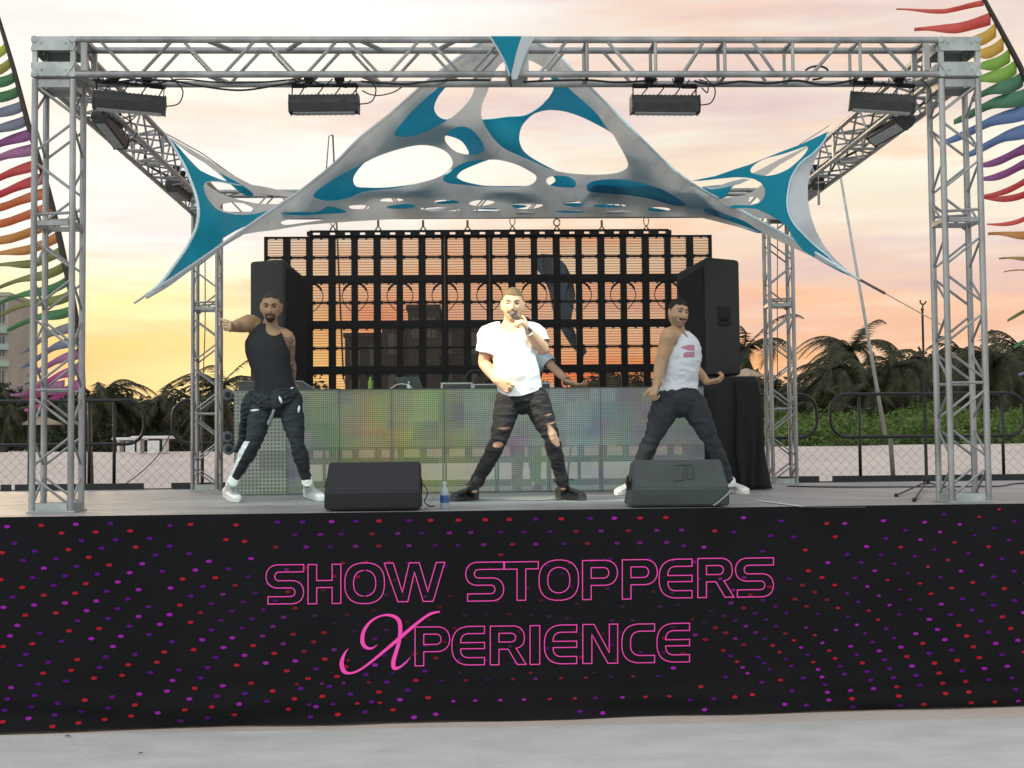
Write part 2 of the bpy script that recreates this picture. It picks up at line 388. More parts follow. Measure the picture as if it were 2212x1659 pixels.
# right-hand half of the print
base = []; x, y = 920.0, 329.0; sx, sy = 84, 67
bx0 = [(920-90-95*1, 329-64-60), (920-90, 265)]
pts_ = [(635,150),(735,205),(830,265),(920,329),(1004,397),(1081,467),(1151,537)]
x, y = 1151, 537; sx, sy = 64, 71
for k in range(12):
    x += sx; y += sy; sx = max(8, sx-6); sy = min(78, sy+.6); pts_.append((x, y))
for i in range(-18, 16):
    for k, (bx, by) in enumerate(pts_):
        X, Y_ = q9(bx-i*(137+2.0*k), by+i*(57-3.4*k))
        if X <= 1330-(Y_-1100)*.35 or X > 2800 or (k > 9 and X < 1760) or k > 15 or (X < 1560 and Y_ > 1385) or (X < 1300 and Y_ < 1230 and rnd.random() < .2): continue
        if rnd.random() < .10: continue
        sc = .7+.35*abs(math.sin(X*.0042+Y_*.006))
        dot(X, Y_, .0225*sc, .0125*sc, pick(), dimof(X, Y_))
for k in range(16):      # rows along the bottom between the two fields
    for r_ in range(2):
        dot(640+k*52+rnd.uniform(-4,4)+26*r_, 1478+r_*44-k*1.2, .017, .0095, pick(), r_ == 0)
    if k % 3: dot(660+k*48+rnd.uniform(-8,8), 1440+16*math.sin(k*2.1), .016, .009, pick(), 1+(k%2))
for k in range(16):      # rows along the top between the two fields
    X = 600+k*56; 
    for r_ in range(3):
        dot(X+rnd.uniform(-6,6)+31*(r_%2), 1122+r_*27-(X-1106)*.012, .0225, .0125, pick(), 0 if r_ < 1 else 1)
for j_ in range(15):      # the print carries on evenly between the two fields
    for i_ in range(-8, 64):
        X = 20+i_*44+(j_ % 2)*22+6*math.sin(i_*1.3+j_); Y_ = 1132+j_*29-(X-1106)*.014+9*math.sin(i_*.5+j_*.8)
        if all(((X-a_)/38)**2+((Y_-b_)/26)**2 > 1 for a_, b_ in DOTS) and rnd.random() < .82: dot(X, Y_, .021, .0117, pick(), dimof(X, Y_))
skirt = bb.build('skirt', [skm]+redm+purm+magm, stage, smooth=180, fixn=False)
# ---- lettering printed on the skirt
pink = mat('print_pink', (1,.085,.47), .75, 0, .03, spec=.12)
lt = MB()
def fillet(pts, n=7):
    out = []; N = len(pts)
    for i, p_ in enumerate(pts):
        x, y = p_[0], p_[1]; r = p_[2] if len(p_) > 2 else 0
        if not r: out.append(Vector((x, y))); continue
        a = Vector(pts[i-1][:2]); c_ = Vector(pts[(i+1)%N][:2]); b_ = Vector((x, y))
        u = (a-b_); w_ = (c_-b_); rr = min(r, u.length*.5 if len(pts[i-1]) > 2 and pts[i-1][2] else u.length*.98, w_.length*.5 if len(pts[(i+1)%N]) > 2 and pts[(i+1)%N][2] else w_.length*.98)
        p0 = b_+u.normalized()*rr; p2 = b_+w_.normalized()*rr
        for k in range(n+1):
            t = k/n; out.append((1-t)**2*p0+2*t*(1-t)*(b_*.86+(p0+p2)*.07)+t*t*p2)
    return out
def outline(px, wd=2.0):
    N = len(px); L_, R_ = [], []
    for i in range(N):
        a = px[i-1]; b_ = px[i]; c_ = px[(i+1)%N]
        u = (b_-a); v_ = (c_-b_)
        u = u.normalized() if u.length > 1e-6 else v_.normalized(); v_ = v_.normalized() if v_.length > 1e-6 else u
        n_ = Vector((-u.y-v_.y, u.x+v_.x)); n_ = n_.normalized() if n_.length > 1e-6 else Vector((-u.y, u.x))
        k = 1/max(.5, n_.dot(Vector((-u.y, u.x)))); L_.append(b_+n_*wd/2*k); R_.append(b_-n_*wd/2*k)
    vs = [onskirt(p_.x, p_.y, .006) for p_ in L_+R_]
    lt.add(vs, [(i, (i+1)%N, N+(i+1)%N, N+i) for i in range(N)])
def glyph(ch, x0, x1, yt, yb):
    Wd = x1-x0; Hh = yb-yt; s = 60/3.2; hb = 50/3.2      # stem and bar weight in picture units
    w_ = s/Wd; h = hb/Hh; r = 24; q = 11; C_ = []
    if ch == 'S': C_ = [[(1,1),(1,1-h),(w_,1-h,q),(w_,.5+h/2,q),(1,.5+h/2,r),(1,0,r),(.05,0),(.05,h),(1-w_,h,q),(1-w_,.5-h/2,q),(0,.5-h/2,r),(0,1,r)]]
    if ch == 'H': C_ = [[(0,0),(0,1),(w_,1),(w_,.59),(1-w_,.59),(1-w_,1),(1,1),(1,0),(1-w_,0),(1-w_,.41),(w_,.41),(w_,0)]]
    if ch == 'O': C_ = [[(0,0,36),(0,1,36),(1,1,36),(1,0,36)], [(w_,h,24),(w_,1-h,24),(1-w_,1-h,24),(1-w_,h,24)]]
    if ch == 'W': C_ = [[(0,1),(.15,1),(.30,.24),(.415,1),(.58,1),(.72,.25),(.86,1),(1,1),(.81,0),(.645,0),(.5,.76),(.39,0),(.225,0)]]
    if ch == 'T': C_ = [[(0,1),(1,1),(1,1-h),(.5+w_/2,1-h),(.5+w_/2,0),(.5-w_/2,0),(.5-w_/2,1-h),(0,1-h)]]
    if ch in 'PR':
        C_ = [[(0,0),(0,1),(1,1,26),(1,.36,26),(w_,.36),(w_,0)], [(w_,1-h),(w_,.36+h),(1-w_,.36+h,14),(1-w_,1-h,14)]]
    if ch == 'R': C_[0] = [(0,0),(0,1),(.95,1,24),(.95,.44,20),(.72,.42),(1,0),(.75,0),(.5,.40),(w_,.40),(w_,0)]; C_[1] = [(w_,1-h),(w_,.40+h),(.95-w_,.40+h,13),(.95-w_,1-h,13)]
    if ch == 'E': C_ = [[(1,1),(0,1,34),(0,0,34),(1,0),(1,h),(w_,h,16),(w_,.42),(1,.42),(1,.58),(w_,.58),(w_,1-h,16),(1,1-h)]]
    if ch == 'C': C_ = [[(1,1),(0,1,34),(0,0,34),(1,0),(1,h),(w_,h,20),(w_,1-h,20),(1,1-h)]]
    if ch == 'I': C_ = [[(0,0),(0,1),(1,1),(1,0)]]
    if ch == 'N': C_ = [[(0,0),(0,1),(.32,1),(.76,.27),(.76,1),(1,1),(1,0),(.72,0),(.26,.74),(.26,0)]]
    for c_ in C_:
        px = [(x0+p_[0]*Wd, yb-p_[1]*Hh-(p_[0])*Wd*.014)+tuple(p_[2:]) for p_ in c_]
        F = fillet(px); D = []
        for i in range(len(F)):
            a = F[i]; b_ = F[(i+1)%len(F)]; k = max(1, int((b_-a).length/9))
            D += [a.lerp(b_, j/k) for j in range(k)]
        outline(D)
for ch, x0, x1, yt, yb, qq in [('S',180,440,253,523,q6),('H',470,697,250,521,q6),('O',725,998,240,521,q6),('W',997,1415,240,508,q6),('S',1560,1823,235,503,q6),('T',1828,2062,232,498,q6),
        ('O',40,312,220,498,q7),('P',340,582,222,492,q7),('P',615,857,217,488,q7),('E',870,1097,214,482,q7),('R',1137,1387,208,478,q7),('S',1397,1660,206,475,q7),
        ('P',1210,1450,682,950,q6),('E',1465,1690,679,945,q6),('R',1730,1978,676,943,q6),('I',2005,2072,672,940,q6),('E',77,300,669,937,q7),('N',342,583,664,934,q7),('C',612,838,662,930,q7),('E',855,1080,658,925,q7)]:
    X0, Y0 = qq(x0, yt); X1, Y1 = qq(x1, yb); glyph(ch, X0, X1, Y0+1, Y1+1)
def brush(pts, qq, off):
    P = spline([Vector((*qq(x, y), w_/3.2)) for x, y, w_ in pts], 8)
    L_, R_ = [], []
    for i, p_ in enumerate(P):
        t = (P[min(i+1, len(P)-1)]-P[max(i-1, 0)]).to_2d().normalized(); n_ = Vector((-t.y, t.x))*p_.z/2
        L_.append(p_.to_2d()+n_); R_.append(p_.to_2d()-n_)
    N = len(P); lt.add([onskirt(p_.x, p_.y, off) for p_ in L_+R_], [(i, i+1, N+i+1, N+i) for i in range(N-1)])
brush([(950,806,3),(915,830,12),(875,828,22),(847,790,28),(855,715,24),(905,645,16),(980,606,12),(1050,606,20),(1098,640,28),(1108,710,28),(1098,790,26),(1078,860,26),(1060,925,30),(1066,968,26),(1105,962,14),(1145,930,10),(1178,893,3)], q6, .0065)
brush([(748,833,3),(722,870,16),(703,930,28),(715,985,30),(755,1004,16),(820,985,14),(900,930,16),(1000,848,20),(1090,772,24),(1180,695,22),(1260,630,18),(1320,592,18),(1382,578,10)], q6, .009)
lt.build('lettering', pink, stage, fixn=False)
# kick board along the back edge of the deck
kb = MB()
for a, c_, h in [(-6.4,-3.9,.06),(-3.83,-3.2,.05)]: pass
def kbx(px): return at(px, 1050, YBK).x
zk = ZS
for a, c_ in [(-150,-10),(1,22),(32,309),(370,1770),(1800,2300)]:
    kb.boxmm((kbx(a), YBK, zk-.05), (kbx(c_), YBK+.05, zk+.075))
kb.boxmm((XL, YBK+.003, zk-.3), (XR, YBK+.045, zk+.012))
kb.build('kick_board', M_blackp, stage)
# ------------------------------------------------------------------ truss frame
Yf, Yb, TW = 9.84, 15.6, .315
cr = .0235; ce = TW/2-.0235
xlo = (at(59,1108,Yf).x + at(66.5,165,Yf).x)/2; xro = (at(2146,1085,Yf).x+at(2120,120,Yf).x)/2
zb_top = at(1106,77,Yf).z; zb_bot = at(1106,165.5,Yf).z; TH = zb_top-zb_bot
cLx, cRx = xlo+TW/2, xro-TW/2
print('truss', xlo, xro, zb_top, zb_bot, TH)
tr = thing('truss_gantry', 'tall silver box truss frame on four legs over the stage', 'truss', (0, 12.7, ZS))
def zig(m_, a, b_, off, n, gap, r, flip=0):
    """zigzag braces between two parallel chords: a->b is one chord, off the vector to the other"""
    a = Vector(a); b_ = Vector(b_); off = Vector(off)
    for i in range(n):
        t0 = (i+gap)/n; t1 = (i+1-gap)/n
        p, q = a.lerp(b_, t0), a.lerp(b_, t1)
        if (i+flip) % 2: m_.tube([p, q+off], r, 6)
        else: m_.tube([p+off, q], r, 6)
def box_truss(m_, A, B, u, w_, n, flips=(0,0,1,1), hu=ce, hw=ce, gap=.12, skip=()):
    """A->B axis, u / w_ the two cross directions"""
    A = Vector(A); B = Vector(B); u = Vector(u); w_ = Vector(w_)
    cs = [A+u*s*hu+w_*t*hw for s, t in ((-1,-1),(1,-1),(1,1),(-1,1))]; D = B-A
    for c in cs: m_.tube([c, c+D], cr, 10)
    for k in range(4):
        if k in skip: continue
        a = cs[k]; off = cs[(k+1)%4]-a; zig(m_, a, a+D, off, n, gap, .0098, flips[k])
def flange(m_, c, u, w_, t, hu=ce, hw=ce, th=.05, dep=.012):
    c = Vector(c); u = Vector(u); w_ = Vector(w_); t = Vector(t)
    for a_, b_, h1, h2 in ((u, w_, hu, hw), (w_, u, hw, hu)):
        for s in (-1, 1):
            ctr = c+a_*s*(h1); x = b_*(h2-cr); y = t*th/2; z = a_*dep/2
            m_.add([ctr+i*x+j*y+k*z for i in (-1,1) for j in (-1,1) for k in (-1,1)], [(0,1,3,2),(4,6,7,5),(0,4,5,1),(2,3,7,6),(0,2,6,4),(1,5,7,3)])
X_, Y_a, Z_ = (1,0,0), (0,1,0), (0,0,1)
zc = (zb_top+zb_bot)/2
legs = [(cLx, Yf+TW/2, 'f', 'L'), (cRx, Yf+TW/2, 'f', 'R'), (cLx, Yb+TW/2, 'b', 'L'), (cRx, Yb+TW/2, 'b', 'R')]
zlt = zb_bot-.012
for (x, y, fb, lr) in legs:
    m_ = MB(); box_truss(m_, (x,y,ZS+.012), (x,y,zlt), X_, Y_a, 11, flips=(0,1,1,0) if lr == 'L' else (1,0,0,1), gap=.13)
    flange(m_, (x,y,zlt-.03), X_, Y_a, Z_, th=.055); 
    zm = ZS+(zlt-ZS)*.665
    flange(m_, (x,y,zm), X_, Y_a, Z_, th=.035, dep=.03)
    for s in (-1,1):
        m_.tube([(x-ce,y+s*ce,zm+.06),(x+ce,y+s*ce,zm+.075)], .0115, 6)
        m_.tube([(x-ce,y+s*ce,ZS+.28*(zlt-ZS)),(x+ce,y+s*ce,ZS+.28*(zlt-ZS))], .0115, 6)
    lg = m_.build('leg', M_alu, tr, smooth=40)
    m_ = MB(); flange(m_, (x,y,ZS+.04), X_, Y_a, Z_, th=.052, dep=.02)
    m_.box((x,y,ZS+.007),(TW+.02,TW+.02,.012)); m_.build('base_plate', M_alu2, lg)
    # corner block
    m_ = MB(); e = ce; h = TH/2-cr
    for s in (-1,1):
        for t in (-1,1):
            m_.tube([(x-TW/2,y+s*e,zc+t*h),(x+TW/2,y+s*e,zc+t*h)], cr, 10)
            m_.tube([(x+s*e,y-TW/2,zc+t*h),(x+s*e,y+TW/2,zc+t*h)], cr, 10)
            m_.box((x+s*e,y+t*e,zc),(.034,.034,2*h))
    cb = m_.build('corner_block', M_alu2, tr, smooth=40)
    m_ = MB()
    W2 = TW/2-.012; 
    for face in range(4):
        ax = Vector(((0,-1,0),(0,1,0),(-1,0,0),(1,0,0))[face]); sd = Vector((0,0,1)).cross(ax)
        c0 = Vector((x,y,zc))+ax*(TW/2-.004)
        for s in (1,-1):
            P = [(-W2,.042),(W2,.042),(W2,.062),(W2-.055,.142),(-W2+.055,.142),(-W2,.062)]
            m_.prism([c0+sd*a+Vector((0,0,s*b_)) for a, b_ in P], ax*.007)
            for a in (-.085,.085):
                m_.lathe(c0+ax*.007+sd*a+Vector((0,0,s*.098)), [(.009,0),(.009,.006),(.005,.008)], 8, ax)
    for s in (1,-1): m_.prism([Vector((x+a,y+b_,zc+s*(TH/2-.012))) for a, b_ in ((-W2,-.05),(-.07,-W2),(.07,-W2),(W2,-.05),(W2,.05),(.07,W2),(-.07,W2),(-W2,.05))], (0,0,s*.007))
    m_.build('gusset_plate', M_alu2, cb)
hh = TH/2-cr
def beam_px(px, fr=True): return at(px, 120, Yf).x
# front beam, left half: warren braces; right half: posts and alternating diagonals
xA, xB = cLx+TW/2, cRx-TW/2; xm = beam_px(1118)
m_ = MB(); yc = Yf+TW/2
for s in (-1,1):
    for t in (-1,1): m_.tube([(xA, yc+s*ce, zc+t*hh),(xB, yc+s*ce, zc+t*hh)], cr, 10)
for s in (-1,1):
    a = beam_px(202); 
    zig(m_, (a, yc+s*ce, zc+hh), (a+10*.2935, yc+s*ce, zc+hh), (0,0,-2*hh), 10, .11, .0125, 1)
for t in (1,-1): zig(m_, (beam_px(380), yc-ce, zc+t*hh), (beam_px(380)+4.4/2, yc-ce, zc+t*hh), (0,2*ce,0), 4, .36, .017, 1)
for px in (1268.7,1417,1567,1714,1860):
    for s in (-1,1): m_.tube([(beam_px(px), yc+s*ce, zc-hh),(beam_px(px), yc+s*ce, zc+hh)], .0125, 8)
    for t in (-1,1): m_.box((beam_px(px), yc, zc+t*hh),(.03,2*ce,.018))
for a, b_ in ((1164,1227),(1375,1310),(1474,1524),(1676,1625),(1755,1821),(1967,1900)):
    for s in (-1,1): m_.tube([(beam_px(a), yc+s*ce, zc-hh),(beam_px(b_), yc+s*ce, zc+hh)], .0125, 8)
for px in (170+10, 2013-10):
    flange(m_, (beam_px(px), yc, zc), Y_a, Z_, X_, hu=ce, hw=hh, th=.04, dep=.03)
fb_ = m_.build('front_beam', M_alu, tr, smooth=40)
m_ = MB()
for s, yy in ((-1, yc-ce-.012), (1, yc+ce)):
    m_.box((beam_px(1118), yy-.014*0, zc-.0), (.16,.012,TH-.02))
for t in (-1,1): m_.box((beam_px(1118), yc, zc+t*(hh+.012)),(.15,TW-.05,.01))
m_.build('splice_plate', M_alu2, fb_)
# back beam
m_ = MB(); yc2 = Yb+TW/2
box_truss(m_, (xA,yc2,zc), (xB,yc2,zc), Y_a, Z_, 20, flips=(0,0,1,1), hu=ce, hw=hh)
for px in (.35,.62): flange(m_, (xA+(xB-xA)*px,yc2,zc), Y_a, Z_, X_, hu=ce, hw=hh, th=.1, dep=.02)
m_.build('back_beam', M_alu, tr, smooth=40)
for x, nm in ((cLx,'left'),(cRx,'right')):
    m_ = MB(); box_truss(m_, (x,Yf+TW,zc), (x,Yb,zc), X_, Z_, 18, flips=(0,0,1,1), hu=ce, hw=hh)
    for yy in (Yf+TW+.05, 12.8, Yb-.05): flange(m_, (x,yy,zc), X_, Z_, Y_a, hu=ce, hw=hh, th=.05, dep=.02)
    for k in range(9): 
        yy = Yf+.7+k*.6; m_.tube([(x-ce,yy,zc-hh),(x+ce,yy,zc-hh)], .014, 6)
    m_.build('side_beam', M_alu, tr, smooth=40)
# ------------------------------------------------------------------ strip lights under the truss
M_lens = mat('frosted_lens', (.35,.36,.36), .3, 0, .1, 60)
M_house = mat('lamp_housing', (.02,.02,.021), .45, 0, .3, 20, .12, 90)
def strip_light(c, L, rot, label, group, grill=False, zt_=None):
    c = Vector(c); t = thing('strip_light', label, 'stage light', c, group)
    Rm = rot.to_matrix(); f = lambda x, y, z: c+Rm@Vector((x,y,z)); h = L/2
    m_ = MB()
    P = [(-.055,-.06),(.055,-.06),(.068,0),(.05,.062),(-.05,.062),(-.068,0)]
    m_.prism([f(-h, a, b_) for a, b_ in P], Rm@Vector((L,0,0)))
    for s in (-1,1): m_.prism([f(s*h-(.009 if s < 0 else -.001), a*1.08, b_*1.08) for a, b_ in P], Rm@Vector((.009,0,0)))
    for i in range(15): m_.box(f(-h+.04+i*(L-.08)/14, 0, .066), (.006,.07,.012), Rm)
    m_.box(f(.14,-.064,.018),(.05,.012,.02),Rm,.003)
    for k in (0,1): m_.tube([f(h, .0, -.01+.03*k), f(h+.015,.0,-.01+.03*k)], .009, 8)
    hs = m_.build('housing', M_house, t)
    m_ = MB(); m_.box(f(0,0,-.064),(L-.04,.075,.008),Rm)
    for i in range(11): m_.box(f(-h+.045+i*(L-.09)/10,0,-.07),(.005,.08,.006),Rm)
    m_.build('lens', M_lens, t)
    if grill:
        for i in range(9):
          m_ = MB(); m_.box(f(-h+.07+i*(L-.14)/8, -.064, .0), (.016,.008,.05), Rm); m_.build('dial', mat('grey_panel', (.25,.25,.24), .5), hs)
    m_ = MB()
    for s in (-1,1):
        m_.box(f(s*(h-.01),0,.085),(.006,.025,.11),Rm); 
        m_.box(f(s*(h-.06),0,.14),(.11,.04,.028),Rm,.006)
    m_.box(f(0,0,.14),(L-.08,.035,.014),Rm)
    m_.build('yoke', M_black, t)
    z1 = zt_ if zt_ else zb_bot+.01
    for s in (-.11,.11):
        m_ = MB(); a = f(s,0,.145); m_.box((a+Vector((a.x,a.y,z1)))/2, (.045,.06,abs(z1-a.z)+.02)); m_.tube([a+Vector((-.03,0,.05)), a+Vector((.03,0,.05))], .03, 10)
        m_.box((a.x,a.y,a.z+.05),(.07,.075,.05),None,.01); m_.build('clamp', M_black, t)
    e = f(h, 0, 0)
    for k in range(4):
        m_ = MB()
        p0 = f(-h*.7+k*h*.5, .02*k-.03, .07); p1 = Vector((c.x-.2+.13*k, c.y+.03*k-.05, z1+.02))
        m_.tube(spline([p0, p0+Vector((.05,-.03,.07)), (p0+p1)/2+Vector((random.uniform(-.08,.08),-.05,-.01)), p1], 6), .005, 5); m_.build('power_lead', M_cable, t)
    m_ = MB(); m_.tube(spline([e, e+Vector((.10,0,.02)), e+Vector((.13,0,.12)), Vector((e.x+.05, c.y, z1+.03))], 7), .005, 5)
    m_.build('power_lead', M_cable, t)
    return t
def beam_pt(px, py): return at(px, py, yc)
G = 'black strip lights hung from the truss'
strip_light(at(280,223,yc), .49, Euler((0,R(3),R(10))), 'black strip light at the far left of the front beam, next to the left leg', G)
strip_light(at(700.5,226,yc), .485, Euler((0,0,R(-2))), 'black strip light under the front beam, left of the hanging sail point', G)
L3 = strip_light(at(1436,227,yc), .485, Euler((0,0,R(2))), 'black strip light under the front beam, right of the hanging sail point', G)
strip_light(at(1905,223,yc), .45, Euler((0,R(7),R(-12))), 'black strip light tilted down near the right leg of the truss', G)
def side_pt(x, Y, dz): return Vector((x, Y, zb_bot+dz))
strip_light(side_pt(cLx+.05, 11.25, -.04), .5, Euler((0,R(12),R(85))), 'black strip light inside the left side beam, nearer the camera', G, zt_=zb_bot+.05)
strip_light(side_pt(cLx, 14.2, .02), .5, Euler((0,0,R(88))), 'black strip light inside the left side beam, at its far end', G, zt_=zb_bot+.08)
strip_light(side_pt(cRx-.05, 11.35, -.03), .62, Euler((R(40),R(0),R(96))), 'black strip light with pale dials inside the right side beam, nearer the camera', G, True, zt_=zb_bot+.05)
strip_light(side_pt(cRx, 14.2, .02), .5, Euler((0,0,R(92))), 'black strip light inside the right side beam, at its far end', G, zt_=zb_bot+.08)
# lamps of the lit front strip lights: one aimed at the singer, one washing the stage
def spot(p, tgt, e, col, ang, r=.12, blend=.6):
    l = bpy.data.lights.new('lamp_beam', 'SPOT'); l.energy = e; l.color = col; l.spot_size = R(ang); l.spot_blend = blend; l.shadow_soft_size = r
    o = bpy.data.objects.new('lamp_beam', l); COL.objects.link(o); o.location = p; o.rotation_euler = (Vector(p)-Vector(tgt)).to_track_quat('Z','Y').to_euler(); return o
# cables run along the lower chords of the front beam
def cable(pts, r, label, k=7, group=None, name='cable', m_=None):
    c = MB(); c.tube(spline(pts, k), r, 6); o = c.build(name, m_ or M_cable, smooth=180); recenter(o); return tag(o, label, 'cable', group)
def cb(px, py, dy=0): return at(px, py, Yf+.03+dy)
cable([cb(190,170,.2), cb(240,178,.1), cb(300,172,.1), cb(380,176,.1), cb(440,187,.05), cb(520,195,.05), cb(600,184,.1), cb(650,176,.1)], .0075, 'black cable sagging below the front beam between the two left strip lights')
cable([cb(210,176,.05), cb(270,168,.1), cb(330,181,.1), cb(390,171,.1), cb(470,178,.05), cb(560,178,.05), cb(640,172,.1), cb(690,180,.1)], .006, 'thin black cable clipped along the lower chord above the far left strip light')
cable([cb(780,176,.1), cb(820,179,.05), cb(880,182,.05), cb(906,178,.1), cb(980,173,.1), cb(1060,173,.1)], .008, 'black cable running from the second strip light towards the centre of the front beam')
cable([cb(783,196,.05), cb(800,204,.0), cb(822,206,.0), cb(850,199,.05), cb(868,188,.1)], .005, 'loose thin black cable looping down beside the second strip light')
cable([cb(1130,177,.05), cb(1200,174,.1), cb(1270,173,.1), cb(1340,178,.1), cb(1420,172,.1)], .008, 'black cable lying along the front beam right of the sail point')
cable([cb(1500,175,.1), cb(1540,183,.05), cb(1600,176,.1), cb(1660,180,.05), cb(1720,174,.05), cb(1780,183,.05), cb(1850,172,.05)], .009, 'thick black cable bundle under the front beam between the two right strip lights')
cable([cb(1516,190,.05), cb(1528,200,.0), cb(1528,180,.0), cb(1510,172,.05)], .005, 'small black cable loop at the right end of the third strip light')
cable([cb(1740,152,.1), cb(1752,145,.1), cb(1772,143,.1), cb(1788,152,.1), cb(1775,168,.1), cb(1755,172,.1)], .008, 'coiled grey black cable caught in the right part of the front beam', name='cable_coil')
for k, (x, s) in enumerate(((cLx,1),(cRx,-1))):
    pts = [Vector((x+.06*math.sin(i*2.1), Yf+.6+i*.5, zb_bot+.05+.02*math.cos(i*1.7))) for i in range(10)]
    cable(pts, .012, ('black cable bundle lying in the left side beam', 'black cable bundle lying in the right side beam')[k])
# ------------------------------------------------------------------ stretch fabric sails
def fab(name, col, transl, trans):
    m = bpy.data.materials.new(name); m.use_nodes = True; b = NB(m.node_tree); nt_ = m.node_tree
    p = nt_.nodes['Principled BSDF']; tc = b.n('ShaderNodeTexCoord')
    nz = b.noise(tc.outputs['Object'], 1.4, 3); c = b.mix(b.ramp(nz, [(.35,(0,0,0)),(.65,(1,1,1))]), tuple(k*.97 for k in col), tuple(min(1,k*1.03) for k in col))
    b.put(p.inputs['Base Color'], c); p.inputs['Roughness'].default_value = .6; p.inputs['Sheen Weight'].default_value = .15
    t1 = b.n('ShaderNodeBsdfTranslucent'); b.put(t1.inputs[0], c)
    mx = b.n('ShaderNodeMixShader'); mx.inputs[0].default_value = transl; b.L.new(p.outputs[0], mx.inputs[1]); b.L.new(t1.outputs[0], mx.inputs[2])
    t2 = b.n('ShaderNodeBsdfTransparent'); mx2 = b.n('ShaderNodeMixShader'); mx2.inputs[0].default_value = trans
    b.L.new(mx.outputs[0], mx2.inputs[1]); b.L.new(t2.outputs[0], mx2.inputs[2]); b.L.new(mx2.outputs[0], nt_.nodes['Material Output'].inputs[0])
    return m
F_grey = fab('grey_lycra', (.74,.74,.72), .62, .15)
F_teal = fab('teal_lycra', (.005,.42,.57), .6, .07)
F_pale = fab('pale_lycra', (.72,.76,.78), .45, .05)
F_hem = mat('hem_trim', (.62,.78,.82), .6, 0, .05)
from mathutils.geometry import tessellate_polygon
def sheet(name, outer, holes, depth, mats, parent, thick=.004, k=5, sm=True, dsub=14):
    """outline and holes read off as flat contours, laid on a curved surface given by depth()"""
    loops = []
    def dens(P):
        out = []
        for i in range(len(P)):
            a, b_ = P[i], P[(i+1)%len(P)]; n = max(1, int((b_-a).length/dsub)); out += [a.lerp(b_, j/n) for j in range(n)]
        return out
    for L in [outer]+holes:
        P = [Vector((x, y, 0)) for x, y in L]
        if sm and L is not outer: P = spline(P, k, True)
        loops.append([p.to_2d().to_3d() for p in dens(P)])
    bm = bmesh.new(); es = []
    for P in loops:
        vs = [bm.verts.new(p) for p in P]
        es += [bm.edges.new((vs[i], vs[(i+1)%len(vs)])) for i in range(len(vs))]
    bmesh.ops.triangle_fill(bm, use_beauty=True, use_dissolve=False, edges=es)
    for _ in range(3):
        long_ = [e for e in bm.edges if (e.verts[0].co-e.verts[1].co).length > 34 and not e.is_boundary]
        if not long_: break
        bmesh.ops.subdivide_edges(bm, edges=long_, cuts=1, use_grid_fill=False); bmesh.ops.triangulate(bm, faces=bm.faces)
    org = Vector(parent['_o'])
    for v_ in bm.verts: v_.co = at(v_.co.x, v_.co.y, depth(v_.co.x, v_.co.y)) - org
    bmesh.ops.recalc_face_normals(bm, faces=bm.faces)
    bmesh.ops.solidify(bm, geom=bm.faces[:], thickness=thick)
    me = bpy.data.meshes.new(name); bm.to_mesh(me); bm.free()
    for m_ in mats: me.materials.append(m_)
    me.polygons.foreach_set('use_smooth', [True]*len(me.polygons)); me.set_sharp_from_angle(angle=R(50))
    o = bpy.data.objects.new(name, me); COL.objects.link(o); o.parent = parent; return o
def idw(anchors, p=2.6):
    def f(x, y):
        s = 0; w_ = 0
        for ax, ay, d in anchors:
            q = 1/(((x-ax)**2+(y-ay)**2)**(p/2)+40); s += q*d; w_ += q
        return s/w_
    return f
def hemline(pts, depth, r, parent, mt=None, name='hem'):
    m_ = MB(); P = spline([Vector((x, y, 0)) for x, y in pts], 5)
    m_.tube([at(p.x, p.y, depth(p.x, p.y)-.006) for p in P], r, 6); return m_.build(name, mt or F_hem, parent, smooth=180)
P_ = lambda q, *pts: [q(x, y) for x, y in pts]
# --- main sail: grey sheet in front, teal sheet behind, both with the cut-out holes
dG = idw([(1100,90,10.25),(950,150,10.5),(1230,150,10.5),(315,638,11.6),(1858,605,11.4),(576,461,12.1),(1480,386,11.7),(640,484,12.9),(1100,468,14.6),(1500,467,14.2),(1100,300,12.0),(780,297,11.3),(1375,289,11.2),(900,450,14.3),(1300,450,14.4),(1000,380,13.2),(1250,390,13.2),(1640,500,13.0)])
msail = thing('shade_sail', 'large grey and teal stretch sail with round cut-outs spanning the truss', 'shade sail', at(1100,300,12))
outer = [(1040,92),(1000,118),(950.7,154),(906,190),(841,248),(779,297),(724,352),(649,412),(576,461),(480,528),(396,586),(315,638),(400,590),(450,556),(516,508),(560,500),(597,496),(660,486),(760,478),(860,473),(980,471),(1100,470),(1240,469),(1380,468),(1503,467),(1570,484),(1644,503),(1745,550),(1858,605),(1740,533),(1613,461),(1480,386),(1375,289),(1279,192),(1240,155),(1205,118),(1160,92)]
